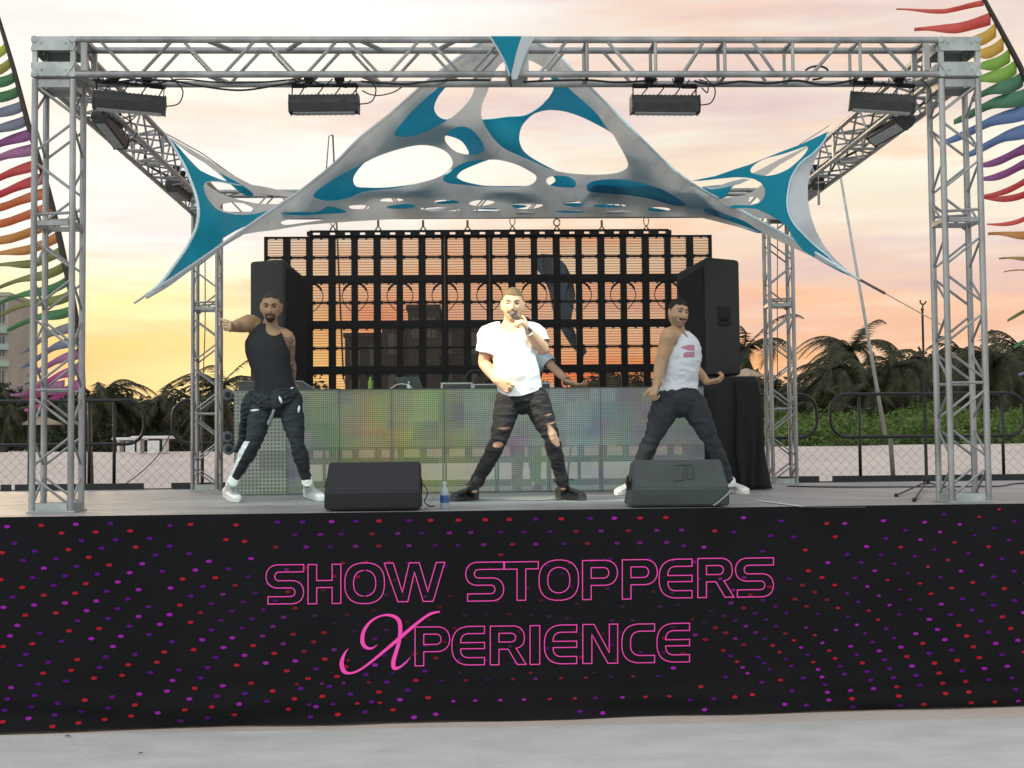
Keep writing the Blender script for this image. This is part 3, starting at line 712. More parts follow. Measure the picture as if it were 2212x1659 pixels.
GH = [P_(qB,(1282,985),(1300,1018),(1360,1025),(1450,1012),(1560,975),(1660,920),(1760,860),(1850,780),(1920,690),(1945,600),(1930,520),(1860,490),(1760,530),(1640,620),(1500,740),(1380,860)),
 P_(qC,(8,830),(20,740),(60,650),(90,560),(130,470),(200,400),(330,370),(480,420),(640,530),(760,640),(850,720),(940,800),(1000,870),(1070,965),(1110,1010),(1150,1080),(1200,1170),(1225,1230),(1225,1270),(1195,1300),(1120,1325),(1000,1337),(850,1335),(700,1320),(560,1285),(440,1230),(300,1170),(200,1120),(130,1060),(70,980),(30,910)),
 P_(qB,(1705,1010),(1740,970),(1800,940),(1860,937),(1920,960),(1980,1020),(2020,1080),(2028,1130),(2000,1160),(1940,1172),(1850,1165),(1780,1140),(1720,1085),(1700,1045)),
 P_(qB,(610,1520),(640,1470),(720,1410),(830,1340),(940,1285),(1060,1222),(1150,1180),(1300,1130),(1450,1095),(1560,1093),(1650,1115),(1720,1155),(1760,1215),(1755,1270),(1710,1320),(1640,1360),(1550,1390),(1300,1450),(1100,1470),(1000,1490),(900,1530),(780,1555),(680,1550)),
 P_(qB,(1685,1385),(1700,1340),(1760,1290),(1850,1240),(1950,1217),(2060,1212),(2160,1215),(2290,1250),(2390,1300),(2450,1340),(2458,1372),(2440,1402),(2390,1428),(2290,1440),(2160,1440),(2000,1436),(1850,1422),(1740,1412)),
 P_(qC,(550,1390),(560,1365),(595,1350),(650,1345),(720,1352),(780,1380),(797,1415),(785,1440),(740,1448),(640,1440),(570,1420)),
 P_(qC,(885,1440),(900,1410),(960,1385),(1080,1373),(1200,1378),(1330,1400),(1450,1435),(1530,1465),(1640,1530),(1710,1590),(1600,1592),(1450,1550),(1300,1520),(1150,1500),(1000,1490),(900,1475)),
 P_(qL,(328,870),(350,855),(420,865),(560,920),(700,975),(800,1040),(850,1068),(820,1068),(700,1020),(520,955),(400,915),(345,892)),
 P_(qK,(1310,825),(1450,815),(1620,813),(1690,790),(1720,765),(1800,775),(1885,805),(1870,825),(1700,835),(1520,848),(1380,842)),
 P_(qK,(1310,905),(1400,880),(1550,872),(1700,876),(1640,895),(1500,915),(1350,932))]
for x, y, a, b_ in [(850,432,34,5),(868,446,40,6),(960,436,40,6),(950,452,44,5),(1046,438,34,7),(1052,454,40,5),(1140,444,34,8),(1232,440,30,7),(1225,456,38,5),(1318,444,34,5),(1330,458,44,5),(1420,452,32,6),(770,447,26,6),(1140,460,30,4)]:
    k_ = random.uniform(.65,1.1); x += random.uniform(-6,6); sl_ = random.uniform(-.05,.05); GH.append([(x+a*k_*math.cos(t*math.pi/5), y+b_*random.uniform(.7,1.0)*math.sin(t*math.pi/5)+sl_*a*math.cos(t*math.pi/5)) for t in range(10)])
gs = sheet('grey_sheet', outer, GH, dG, [F_grey], msail)
dT = lambda x, y: dG(x, y)+.28+.12*math.sin(x*.006)
outerT = [(1045,98),(1000,126),(955,160),(915,196),(850,250),(800,292),(745,345),(700,380),(665,408),(640,440),(690,447),(740,436),(800,424),(900,424),(1010,423),(1110,423),(1250,424),(1330,428),(1430,440),(1500,455),(1580,478),(1660,505),(1740,545),(1680,505),(1590,455),(1500,410),(1450,370),(1375,297),(1300,232),(1255,190),(1225,158),(1195,122),(1155,98)]
TH_ = [P_(qB,(1612,770),(1625,830),(1670,870),(1730,882),(1850,887),(2000,885),(2100,878),(2220,862),(2362,850),(2472,790),(2562,700),(2600,640),(2590,560),(2552,470),(2480,400),(2362,350),(2212,335),(2080,350),(1950,385),(1850,450),(1750,560),(1650,680)),
 P_(qC,(325,1030),(340,950),(380,890),(450,830),(540,803),(620,800),(720,815),(850,860),(1000,935),(1110,1005),(1175,1080),(1225,1170),(1250,1230),(1245,1285),(1200,1315),(1120,1335),(1000,1345),(850,1343),(700,1322),(640,1308),(560,1270),(450,1210),(370,1150),(335,1090)),
 P_(qB,(1685,1010),(1770,1025),(1840,1060),(1885,1120),(1898,1165),(1850,1185),(1780,1160),(1720,1105),(1690,1050)),
 P_(qB,(940,1390),(950,1340),(1000,1270),(1060,1215),(1150,1168),(1300,1118),(1450,1082),(1560,1080),(1650,1103),(1700,1128),(1745,1165),(1775,1210),(1768,1280),(1720,1330),(1640,1362),(1500,1405),(1350,1430),(1200,1445),(1050,1445),(965,1435)),
 P_(qB,(1800,1350),(1850,1300),(1950,1255),(2060,1215),(2110,1205),(2160,1205),(2290,1240),(2400,1290),(2470,1345),(2470,1385),(2440,1412),(2380,1430),(2290,1432),(2100,1432),(2000,1425),(1880,1400),(1820,1375)),
 P_(qC,(595,1345),(625,1385),(600,1412),(565,1428),(535,1415),(525,1385),(550,1352))]
sheet('teal_sheet', outerT, TH_, dT, [F_teal], msail)
# small teal drop that reaches up through the right hole, seen at the lower right
sheet('teal_sheet', P_(qC,(890,1410),(1000,1425),(1200,1445),(1450,1435),(1515,1460),(1640,1530),(1745,1608),(1600,1605),(1400,1560),(1200,1520),(1000,1500),(890,1480)), [], lambda x,y: dG(x,y)+.2, [F_teal], msail)
sheet('teal_sheet', P_(qL,(320,850),(430,850),(600,920),(800,1020),(900,1085),(800,1075),(600,1010),(380,925)), [], lambda x,y: dG(x,y)+.12, [F_teal], msail)
sheet('teal_sheet', P_(qK,(1290,800),(1680,780),(1760,740),(1895,790),(1895,845),(1500,865),(1300,850)), [], lambda x,y: dG(x,y)+.15, [F_teal], msail)
hemline([(1040,92),(1000,118),(950.7,154),(906,190),(841,248),(779,297),(724,352),(649,412),(576,461),(480,528),(396,586),(315,638)], dG, .013, msail, F_pale)
hemline([(1160,92),(1205,118),(1240,155),(1279,192),(1375,289),(1480,386),(1613,461),(1740,533),(1858,605)], dG, .012, msail)
hemline(P_(qB,(2000,885),(2100,878),(2220,862),(2362,850),(2472,790),(2562,700),(2600,640)), dT, .006, msail, mat('teal_hem',(.05,.45,.55),.5))
hemline(P_(qB,(1282,985),(1300,1018),(1360,1025),(1450,1012),(1560,975),(1660,920),(1740,875)), dT, .006, msail, mat('teal_hem',(.05,.45,.55),.5))
for x, y, a, b_, c_ in [(1185,430,70,8,.02),(1290,446,80,6,.06),(1080,447,60,5,-.03),(960,440,60,6,-.12),(1010,461,70,4,-.04),(880,445,50,7,-.05),(1390,451,50,4,.08),(1235,459,50,3,0)]:
    sheet('teal_sheet' if c_ != 0 else 'grey_sheet', [(x+a*math.cos(t*math.pi/7), y+b_*math.sin(t*math.pi/7)+c_*a*math.cos(t*math.pi/7)) for t in range(14)], [], lambda x_,y_: dG(x_,y_)+.35+.15*math.sin(x_*.02), [F_teal], msail, sm=False)
for x, y, a, b_, c_ in [(1130,437,60,4,.03),(1330,437,70,4,.03),(920,455,70,4,-.05),(1220,450,60,4,.02)]:
    sheet('pale_sheet', [(x+a*math.cos(t*math.pi/7), y+b_*math.sin(t*math.pi/7)+c_*a*math.cos(t*math.pi/7)) for t in range(14)], [], lambda x_,y_: dG(x_,y_)+.6, [F_pale], msail, sm=False)
# peak of the sail tied over the middle of the front beam
pk = thing('sail_peak', 'small teal and grey fabric peak tied over the middle of the front beam', 'shade sail', at(1105,120,Yf-.05))
dP = lambda x, y: Yf-.035-.02*(165-y)/88
sheet('teal_panel', P_(qC,(92,190),(345,190),(325,250),(300,330),(280,420),(262,520),(246,520),(225,440),(190,360),(140,270)), [], dP, [F_teal], pk)
sheet('grey_panel', P_(qC,(345,190),(465,190),(430,240),(390,310),(355,400),(330,480),(310,545),(270,550),(258,530),(262,490),(280,420),(300,330),(325,250)), [], lambda x,y: dP(x,y)-.006, [F_pale], pk)
hemline(P_(qC,(80,190),(140,285),(190,375),(225,455),(245,525)), lambda x,y: dP(x,y), .007, pk, F_pale)
m_ = MB(); m_.tube(spline([at(*qC(250,520),Yf-.04), at(*qC(252,580),Yf-.04), at(*qC(262,605),Yf+.05), at(*qC(246,560),Yf+.1)],5), .008, 6); m_.build('tie', M_cable, pk)
# --- left wing
dW = idw([(365,288,12.9),(430,480,12.3),(315,638,11.6),(600,480,13.0),(500,400,12.9),(560,430,13.2)])
wl = thing('shade_sail', 'teal wing of stretch fabric hooked to the left side beam, its tip pulled down', 'shade sail', at(450,450,12.5))
sheet('teal_sheet', P_(qK,(275,115),(330,190),(400,310),(460,420),(510,540),(550,650),(575,760),(578,860),(560,960),(520,1050),(470,1140),(380,1270),(260,1430),(110,1575),(300,1462),(500,1310),(680,1185),(770,1100),(790,1055),(900,990),(1050,915),(1150,858),(1230,795),(1100,830),(1000,843),(900,840),(800,820),(730,785),(680,725),(640,660),(625,600),(640,565),(680,547),(750,545),(830,560),(960,582),(900,562),(780,530),(680,490),(600,450),(540,400),(480,340),(420,260),(350,185)), [], dW, [F_teal], wl, sm=False)
sheet('grey_sheet', P_(qK,(560,560),(640,560),(700,610),(800,665),(950,712),(1100,742),(1290,748),(1420,700),(1360,800),(1230,800),(1100,850),(900,870),(760,830),(660,740)), [P_(qK,(765,780),(790,745),(880,730),(980,740),(1050,770),(1075,800),(1050,822),(900,825),(800,805))], lambda x,y: dW(x,y)+.3, [F_grey], wl, sm=False)
sheet('grey_sheet', P_(qK,(300,140),(480,240),(700,370),(900,495),(1050,575),(1200,600),(1350,635),(1480,650),(1440,690),(1250,670),(1140,660),(1060,682),(960,645),(850,560),(760,480),(640,385),(500,300),(360,195)), [], lambda x,y: dW(x,y)+.55, [F_grey], wl, sm=False)
sheet('teal_sheet', P_(qK,(760,465),(900,540),(1000,600),(1060,650),(1065,678),(1000,672),(930,630),(850,560)), [], lambda x,y: dW(x,y)+.5, [F_teal], wl, sm=False)
hemline(P_(qK,(275,115),(330,190),(400,310),(460,420),(510,540),(550,650),(575,760),(578,860),(560,960),(520,1050),(470,1140),(380,1270),(260,1430),(110,1575)), dW, .014, wl)
hemline(P_(qK,(110,1575),(300,1465),(500,1320),(680,1200),(790,1110),(1000,985)), dW, .02, wl, F_pale)
hemline(P_(qK,(625,600),(640,565),(680,547),(750,545),(830,560),(960,582)), dW, .006, wl, F_pale)
# --- right wing
dV = idw([(1800,285,12.7),(1750,500,12.2),(1858,605,11.4),(1560,450,12.8),(1640,420,12.8),(1600,410,12.9)])
wr = thing('shade_sail', 'teal and pale grey wing of stretch fabric hooked to the right side beam', 'shade sail', at(1700,440,12.5))
sheet('teal_sheet', P_(qL,(1440,170),(1380,200),(1200,285),(1000,360),(850,420),(730,470),(600,510),(430,570),(220,612),(300,612),(450,595),(610,580),(700,582),(780,597),(840,632),(875,690),(870,750),(830,805),(740,832),(600,828),(530,850),(600,858),(700,852),(800,862),(900,902),(1000,962),(1070,1022),(1110,1090),(1160,1170),(1210,1230),(1380,1335),(1550,1425),(1720,1495),(1550,1380),(1420,1270),(1300,1170),(1200,1070),(1130,990),(1085,900),(1070,800),(1080,700),(1100,600),(1140,520),(1200,440),(1300,365),(1400,255)), [P_(qL,(745,520),(765,482),(825,440),(900,408),(1010,380),(1120,346),(1225,308),(1255,310),(1238,358),(1180,425),(1100,495),(1000,545),(900,567),(830,560),(760,542))], dV, [F_teal], wr)
sheet('grey_sheet', P_(qL,(1445,168),(1400,262),(1300,370),(1200,445),(1140,525),(1100,605),(1080,700),(1070,800),(1085,900),(1130,990),(1200,1070),(1300,1170),(1420,1270),(1550,1380),(1720,1495),(1620,1420),(1500,1310),(1400,1190),(1330,1060),(1280,920),(1255,780),(1255,650),(1280,520),(1340,380),(1400,270)), [], lambda x,y: dV(x,y)-.02+.002*max(0,(x-1700)), [F_pale], wr, sm=False)
sheet('grey_sheet', P_(qL,(760,545),(850,500),(1000,420),(1150,350),(1250,302),(1262,310),(1140,390),(1000,470),(900,550),(840,580)), [], lambda x,y: dV(x,y)+.25, [F_grey], wr, sm=False)
sheet('grey_sheet', P_(qL,(440,780),(540,760),(680,740),(760,710),(840,650),(890,640),(890,800),(820,880),(700,880),(560,850)), [P_(qL,(728,790),(735,755),(800,752),(830,785),(800,820),(745,822))], lambda x,y: dV(x,y)+.3, [F_grey], wr, sm=False)
sheet('teal_sheet', P_(qL,(310,665),(450,650),(620,630),(570,680),(530,755),(480,770),(400,730)), [], lambda x,y: dV(x,y)+.35, [F_teal], wr, sm=False)
sheet('grey_sheet', P_(qL,(330,670),(450,660),(560,620),(690,590),(740,600),(650,640),(520,670),(400,690)), [], lambda x,y: dV(x,y)+.2, [F_pale], wr, sm=False)
sheet('grey_sheet', P_(qL,(600,850),(700,850),(800,865),(900,905),(970,950),(850,945),(740,935),(640,880)), [], lambda x,y: dV(x,y)+.25, [F_grey], wr, sm=False)
hemline(P_(qL,(1440,170),(1400,258),(1300,367),(1200,442),(1140,522),(1100,602),(1080,700),(1070,800),(1085,900),(1130,990),(1200,1070),(1300,1170),(1420,1270),(1550,1380),(1720,1495)), lambda x,y: dV(x,y)-.03, .007, wr)
# ropes
def rope(pts, r, label, name='rope', col=(.12,.10,.09)):
    m_ = MB(); m_.tube(pts, r, 6); o = recenter(m_.build(name, mat('rope%d'%int(col[0]*100), col, .8), smooth=180)); return tag(o, label, 'rope')
rope([at(1857,604,11.4), at(1912,634,11.35)], .012, 'dark thick cord end tied to the tip of the right wing', 'cord')
rope([at(1912,634,11.35), at(2013,690,11.2), at(2060,718,11.1)], .005, 'thin rope running from the right sail tip down to the right leg', col=(.35,.30,.25))
rope([at(315,638,11.6), at(290,655,11.55)], .01, 'short cord at the pulled-down tip of the left wing', 'cord', (.5,.5,.5))
rope([at(*qL(1445,120),12.9), at(*qL(1180,290),13.3)], .004, 'thin line above the right wing of the sail', col=(.30,.28,.25))
rope([at(*qK(270,110),12.9), at(*qK(600,290),13.6), at(*qK(900,500),14.6)], .005, 'thin line above the left wing of the sail', col=(.25,.24,.22))
# ------------------------------------------------------------------ LED video wall
YW = 15.28
def wp(px, py, Y=YW): return at(px, py, Y)
M_slat = mat('led_strip', (.035,.032,.032), .5, 0, .2, 30)
def mesh_mat(name, op, c1, c2, px_=.006):
    m = bpy.data.materials.new(name); m.use_nodes = True; b = NB(m.node_tree); n_ = m.node_tree; p = n_.nodes['Principled BSDF']
    tc = b.n('ShaderNodeTexCoord'); sp_ = b.n('ShaderNodeSeparateXYZ'); b.L.new(tc.outputs['Object'], sp_.inputs[0])
    gx = b.m('GREATER_THAN', b.m('FRACT', b.m('MULTIPLY', sp_.outputs[0], 1/px_)), .72)
    gz_ = b.m('GREATER_THAN', b.m('FRACT', b.m('MULTIPLY', sp_.outputs[2], 1/px_)), .6)
    g = b.m('MAXIMUM', gx, gz_)
    b.put(p.inputs['Base Color'], c1); p.inputs['Roughness'].default_value = .5
    t2 = b.n('ShaderNodeBsdfTransparent'); mx = b.n('ShaderNodeMixShader')
    b.put(t2.inputs[0], (1,.84,.68)); b.put(mx.inputs[0], .26); b.L.new(t2.outputs[0], mx.inputs[1]); b.L.new(p.outputs[0], mx.inputs[2]); b.L.new(mx.outputs[0], n_.nodes['Material Output'].inputs[0])
    return m
M_scr = mesh_mat('led_mesh', .62, (.05,.045,.042), .05, .02)
wall = thing('led_wall', 'see-through black LED video wall hung at the back of the stage', 'video wall', (wp(1055,700).x, YW, ZS))
# flown top bar
a = wp(670,498); b_ = wp(1442,510)
m_ = MB(); zt1, zt2 = wp(1056,497.5).z, wp(1056,510).z; n = 24; xa, xb = wp(669.5,504).x, wp(1443.5,504).x
m_.boxmm((xa,YW-.05,zt1-.012),(xb,YW+.05,zt1)); m_.boxmm((xa,YW-.05,zt2),(xb,YW+.05,zt2+.014))
for i in range(n+1):
    x = xa+(xb-xa)*i/n; wl_ = .052 if 0 < i < n else .03
    m_.boxmm((x-wl_,YW-.045,zt2+.012),(x+wl_,YW+.045,zt1-.010))
m_.boxmm((xb,YW-.04,zt2-.01),(xb+.03,YW+.04,zt2+.02)); m_.build('hanging_bar', M_black, wall)
M_shk = mat('steel_shackle', (.12,.10,.09), .5, .6)
for px, big in [(693+26,1),(817,0),(914,0),(1010,0),(1107,1),(1203,2),(1300,0),(1396,1)]:
    c = wp(px,497,YW); m_ = MB()
    m_.tube([c+Vector((-.03,0,0)),c+Vector((0,0,.05)),c+Vector((.03,0,0))], .01, 6)
    if big == 1:
        m_.tube(spline([c+Vector((0,0,.04)),c+Vector((.028,0,.09)),c+Vector((.02,0,.14)),c+Vector((0,0,.19)),c+Vector((-.02,0,.14)),c+Vector((-.028,0,.09))],4,True)+[c+Vector((0,0,.04))], .006, 6)
        m_.tube([c+Vector((0,0,.185)), c+Vector((0,.1,zb_bot-c.z+.02))], .008, 6)
    elif big == 2:
        m_.tube([c+Vector((.035*math.cos(t*.6),0,.085+.04*math.sin(t*.6))) for t in range(11)], .008, 6)
    else: m_.tube([c+Vector((0,0,.03)),c+Vector((0,0,.11))], .013, 6)
    m_.build('shackle', M_shk, wall)
pw = (wp(1540,700).x-wp(571,700).x)/10; z0 = wp(1055,510).z; phh = (wp(1055,510).z-wp(1055,1000).z)/5; x0 = wp(571,700).x
def make_panel(x, zt_, first=None):
    if first:
        c = copy_tree(first, wall); c.location = Vector(first.location)+Vector((x-first['_x'], 0, zt_-first['_z'])); return c
    m_ = MB(); p0 = Vector((x, YW, zt_)); F = lambda u, v_, y=0: Vector((x+u*pw, YW+y, zt_-v_*phh))
    def bar(u0, v0, u1, v1, d=.05): m_.boxmm(F(u0,v0,-d/2), F(u1,v1,d/2))
    e = .0015
    bar(e,e,1-e,.035,.06); bar(e,.862,1-e,1-e,.06); bar(e,.035,.072,.885); bar(.928,.035,1-e,.885); bar(.362+.058,.035,.580,.885)
    for (u0, u1) in ((.072,.432),(.568,.928)):
        bar(u0,.438,u1,.482,.03)
        for u in (u0,u1-.05): bar(u,.43,u+.05,.495,.034)
        bar((u0+u1)/2-.015,.438,(u0+u1)/2+.015,.488,.032)
        bar((u0+u1)/2-.01,.87,(u0+u1)/2+.02,.885,.03); bar((u0+u1)/2-.01,.035,(u0+u1)/2+.03,.06,.03)
        for (va, vb) in ((.035,.0),(.885,.0)):
            for u in (u0, u1):
                s = 1 if u == u0 else -1; m_.prism([F(u,va,-.02),F(u+s*.03,va,-.02),F(u,va+(.03 if va < .5 else -.03),-.02)],(0,.04,0))
    fr = m_.build('led_panel', M_black, wall); fr['_x'] = x; fr['_z'] = zt_
    # shift the mesh so the panel's origin is its own corner
    me = fr.data; off = Vector((x-wall['_o'][0], 0, zt_-wall['_o'][2])); me.transform(Matrix.Translation(-off)); fr.location = off
    org = Vector((x, YW, zt_))
    m_ = MB()
    for (u0, u1) in ((.072,.432),(.568,.928)):
        for (v0, v1) in ((.035,.445),(.478,.885)):
            for k in range(7):
                vv = v0+(v1-v0)*(k+.5)/7; m_.boxmm(F(u0,vv-.004,.0), F(u1,vv+.004,.012))
            m_.add([F(u0,v0,-.018),F(u1,v0,-.018),F(u1,v1,-.018),F(u0,v1,-.018)],[(0,1,2,3)]); 
    m_.cur = 0
    mesh = m_.build('led_mesh', [M_scr], None); mesh.data.materials.append(M_slat)
    mi = []
    for f in mesh.data.polygons: mi.append(0 if len(set(round(mesh.data.vertices[i].co.y,4) for i in f.vertices)) == 1 and abs(mesh.data.vertices[f.vertices[0]].co.y-(YW-.018)) < 1e-3 else 1)
    mesh.data.polygons.foreach_set('material_index', mi)
    mesh.data.transform(Matrix.Translation(-org)); mesh.parent = fr
    return fr
first = None
for r_ in range(5):
    for c_ in range(10):
        p = make_panel(x0+c_*pw, z0-r_*phh, first)
        if first is None: first = p
# looped data leads behind the panels
for r_, rows in ((1,range(1,10)),(3,(2,5))):
    for c_ in rows:
        cx = x0+c_*pw; z = z0-r_*phh
        m_ = MB(); s = .5
        pts = [Vector((cx-.02,YW+.04,z-.0)),Vector((cx-.11,YW+.05,z-.06)),Vector((cx-.14,YW+.05,z-.18)),Vector((cx-.05,YW+.05,z-.31)),Vector((cx+.05,YW+.05,z-.31)),Vector((cx+.14,YW+.05,z-.18)),Vector((cx+.11,YW+.05,z-.06)),Vector((cx+.02,YW+.04,z))]
        if r_ == 3: pts = [p_+Vector((.03*math.sin(i*3+c_),0,-.02*i%.1)) for i, p_ in enumerate(pts)]
        P = spline(pts, 5); n_ = len(P); m_.tube(P, [.014 if (i < 7 or i > n_-8) else .0055 for i in range(n_)], 6); m_.build('data_lead', M_cable, wall)
# ------------------------------------------------------------------ loudspeakers
M_spk = mat('speaker_paint', (.016,.016,.0165), .55, 0, .2, 18, .3, 260)
M_grl = mat('speaker_grille', (.005,.005,.005), .7, 0, .3, 80, .4, 400)
def prism_xy(m_, poly, z0_, z1_):
    m_.prism([Vector((x, y, z0_)) for x, y in poly], (0,0,z1_-z0_))
def tower(name, label, pts_px, Y, ztop, zbot, ysh, arch, group):
    """cabinet whose plan is a trapezoid; pts_px = left edge, front corner, right edge seen in the photograph"""
    pl, pc, pr = pts_px
    A = at(pl, 700, Y+ysh[0]); B = at(pc, 700, Y+ysh[1]); C_ = at(pr, 700, Y+ysh[2])
    D = A+(C_-B)*.9
    c = (A+C_)/2; t = thing(name, label, 'loudspeaker', (c.x, c.y, zbot), group)
    poly = [(A.x,A.y),(B.x,B.y),(C_.x,C_.y),(D.x,D.y)]
    bm = bmesh.new(); vb = [bm.verts.new((x,y,zbot)) for x, y in poly]; vt = [bm.verts.new((x,y,ztop-arch[i])) for i, (x, y) in enumerate(poly)]
    bm.faces.new(vb[::-1]); bm.faces.new(vt)
    for i in range(4): bm.faces.new((vb[i],vb[(i+1)%4],vt[(i+1)%4],vt[i]))
    bmesh.ops.recalc_face_normals(bm, faces=bm.faces)
    bmesh.ops.bevel(bm, geom=bm.edges[:], offset=.035, segments=4, affect='EDGES', profile=.5)
    me = bpy.data.meshes.new('cabinet'); bmesh.ops.translate(bm, verts=bm.verts, vec=-Vector(t['_o'])); bm.to_mesh(me); bm.free()
    me.materials.append(M_spk); me.polygons.foreach_set('use_smooth',[True]*len(me.polygons)); me.set_sharp_from_angle(angle=R(35))
    o = bpy.data.objects.new('cabinet', me); COL.objects.link(o); o.parent = t
    return t, A, B, C_, D
Zp = lambda px, py, Y: at(px, py, Y).z
zsub = Zp(600, 850, 14.5)
tl, A, B, C_, D = tower('tall_speaker', 'tall black loudspeaker left of the LED wall, its rounded top above the shaven dancer', (538.5,614,666), 14.4, Zp(600,558,14.4), zsub, (.05,0,.45), (.02,0,.16,.1), 'tall speakers beside the LED wall')
m_ = MB(); n_ = (C_-B).cross(Vector((0,0,1))).normalized(); n_ = n_ if n_.y < 0 else -n_
m_.prism([B.lerp(C_,.12).xy.to_3d()+Vector((0,0,zsub+.06)),B.lerp(C_,.9).xy.to_3d()+Vector((0,0,zsub+.06)),B.lerp(C_,.9).xy.to_3d()+Vector((0,0,Zp(600,600,14.5))),B.lerp(C_,.12).xy.to_3d()+Vector((0,0,Zp(600,580,14.5)))], n_*.012); m_.build('grille', M_grl, tl)
t, *_ = tower('subwoofer', 'black bass cabinet under the left tall speaker, behind the DJ booth', (532,620,668), 14.4, zsub-.004, ZS, (.05,0,.5), (0,0,0,0), None)
zr = Zp(1530, 812, 13.9)
trr, A, B, C_, D = tower('tall_speaker', 'tall black loudspeaker on the right, standing on the cloth-covered bass bin', (1460,1528,1601), 13.9, Zp(1530,553,13.9), zr, (.35,0,.04), (.13,0,.03,.1), 'tall speakers beside the LED wall')
m_ = MB(); m_.prism([A.lerp(B,.1).xy.to_3d()+Vector((0,0,zr+.05)),A.lerp(B,.9).xy.to_3d()+Vector((0,0,zr+.05)),A.lerp(B,.9).xy.to_3d()+Vector((0,0,Zp(1530,572,13.9))),A.lerp(B,.1).xy.to_3d()+Vector((0,0,Zp(1530,600,13.9)))], (B-A).cross(Vector((0,0,-1))).normalized()*-.0+Vector((0,-.01,0))); m_.build('grille', M_grl, trr)
# recessed handle in the right cabinet
hc = at(1568,664,13.9); m_ = MB(); q = (C_-B).normalized(); nn = Vector((q.y,-q.x,0)); Rm = Matrix((q, -nn, Vector((0,0,1)))).transposed()
for (py0, py1) in ((662,688),(693,703)):
    ctr = at(1565,(py0+py1)/2,13.9-.005+.02); m_.box(ctr, (.125,.03,(py1-py0)/216), Rm, .008)
m_.box(at(1565,690,13.9+.005), (.1,.03,.012), Rm, .004)
m_.build('handle', M_grl, trr)
# bass bin with a black cloth, right
zc0 = ZS
sb = thing('subwoofer', 'big black bass bin under the right tall speaker, draped in black cloth', 'loudspeaker', (at(1590,1057,14).x, 14.1, ZS))
m_ = MB(); m_.boxmm((at(1500,900,13.75).x,13.75,ZS+.01),(at(1638,900,13.75).x,14.6,zr-.012), .03); m_.build('cabinet', M_grl, sb, smooth=40)
cl = MB(); P = []; prof = [(1508,818),(1600,816),(1615,826),(1642,838),(1644,870),(1640,900),(1645,930),(1655,965),(1661,1010),(1660,1050)]
M_cloth = mat('black_cloth', (.008,.008,.008), .9, 0, .4, 6, .3, 40)
V = []; nx = 26; nz = 22
xa_, xb_ = at(1592,900,13.68).x, at(1662,900,13.68).x
for j in range(nz+1):
    t_ = j/nz; z = zr-.03+(ZS+.01-zr+.03)*t_
    for i in range(nx+1):
        u = i/nx; ang = u*math.pi*.9-.35*math.pi*0
        xx = xa_+(xb_-xa_-.10+.10*t_)*min(1,u*1.5); yy = 13.70+max(0,(u-.66))*2.4+.03*math.sin(u*26+t_*3)*t_ - .05*t_
        V.append((xx+.02*math.sin(u*9+t_*8)*t_, yy, z-(.08*max(0,u-.2) if j < 3 else 0)))
cl.add(V, [(j*(nx+1)+i, j*(nx+1)+i+1, (j+1)*(nx+1)+i+1, (j+1)*(nx+1)+i) for j in range(nz) for i in range(nx)])
co = cl.build('drape', M_cloth, None, smooth=180); recenter(co); tag(co, 'black cloth hanging over the right side of the right bass bin', 'cloth')
sd = co.modifiers.new('s', 'SOLIDIFY'); sd.thickness = .008
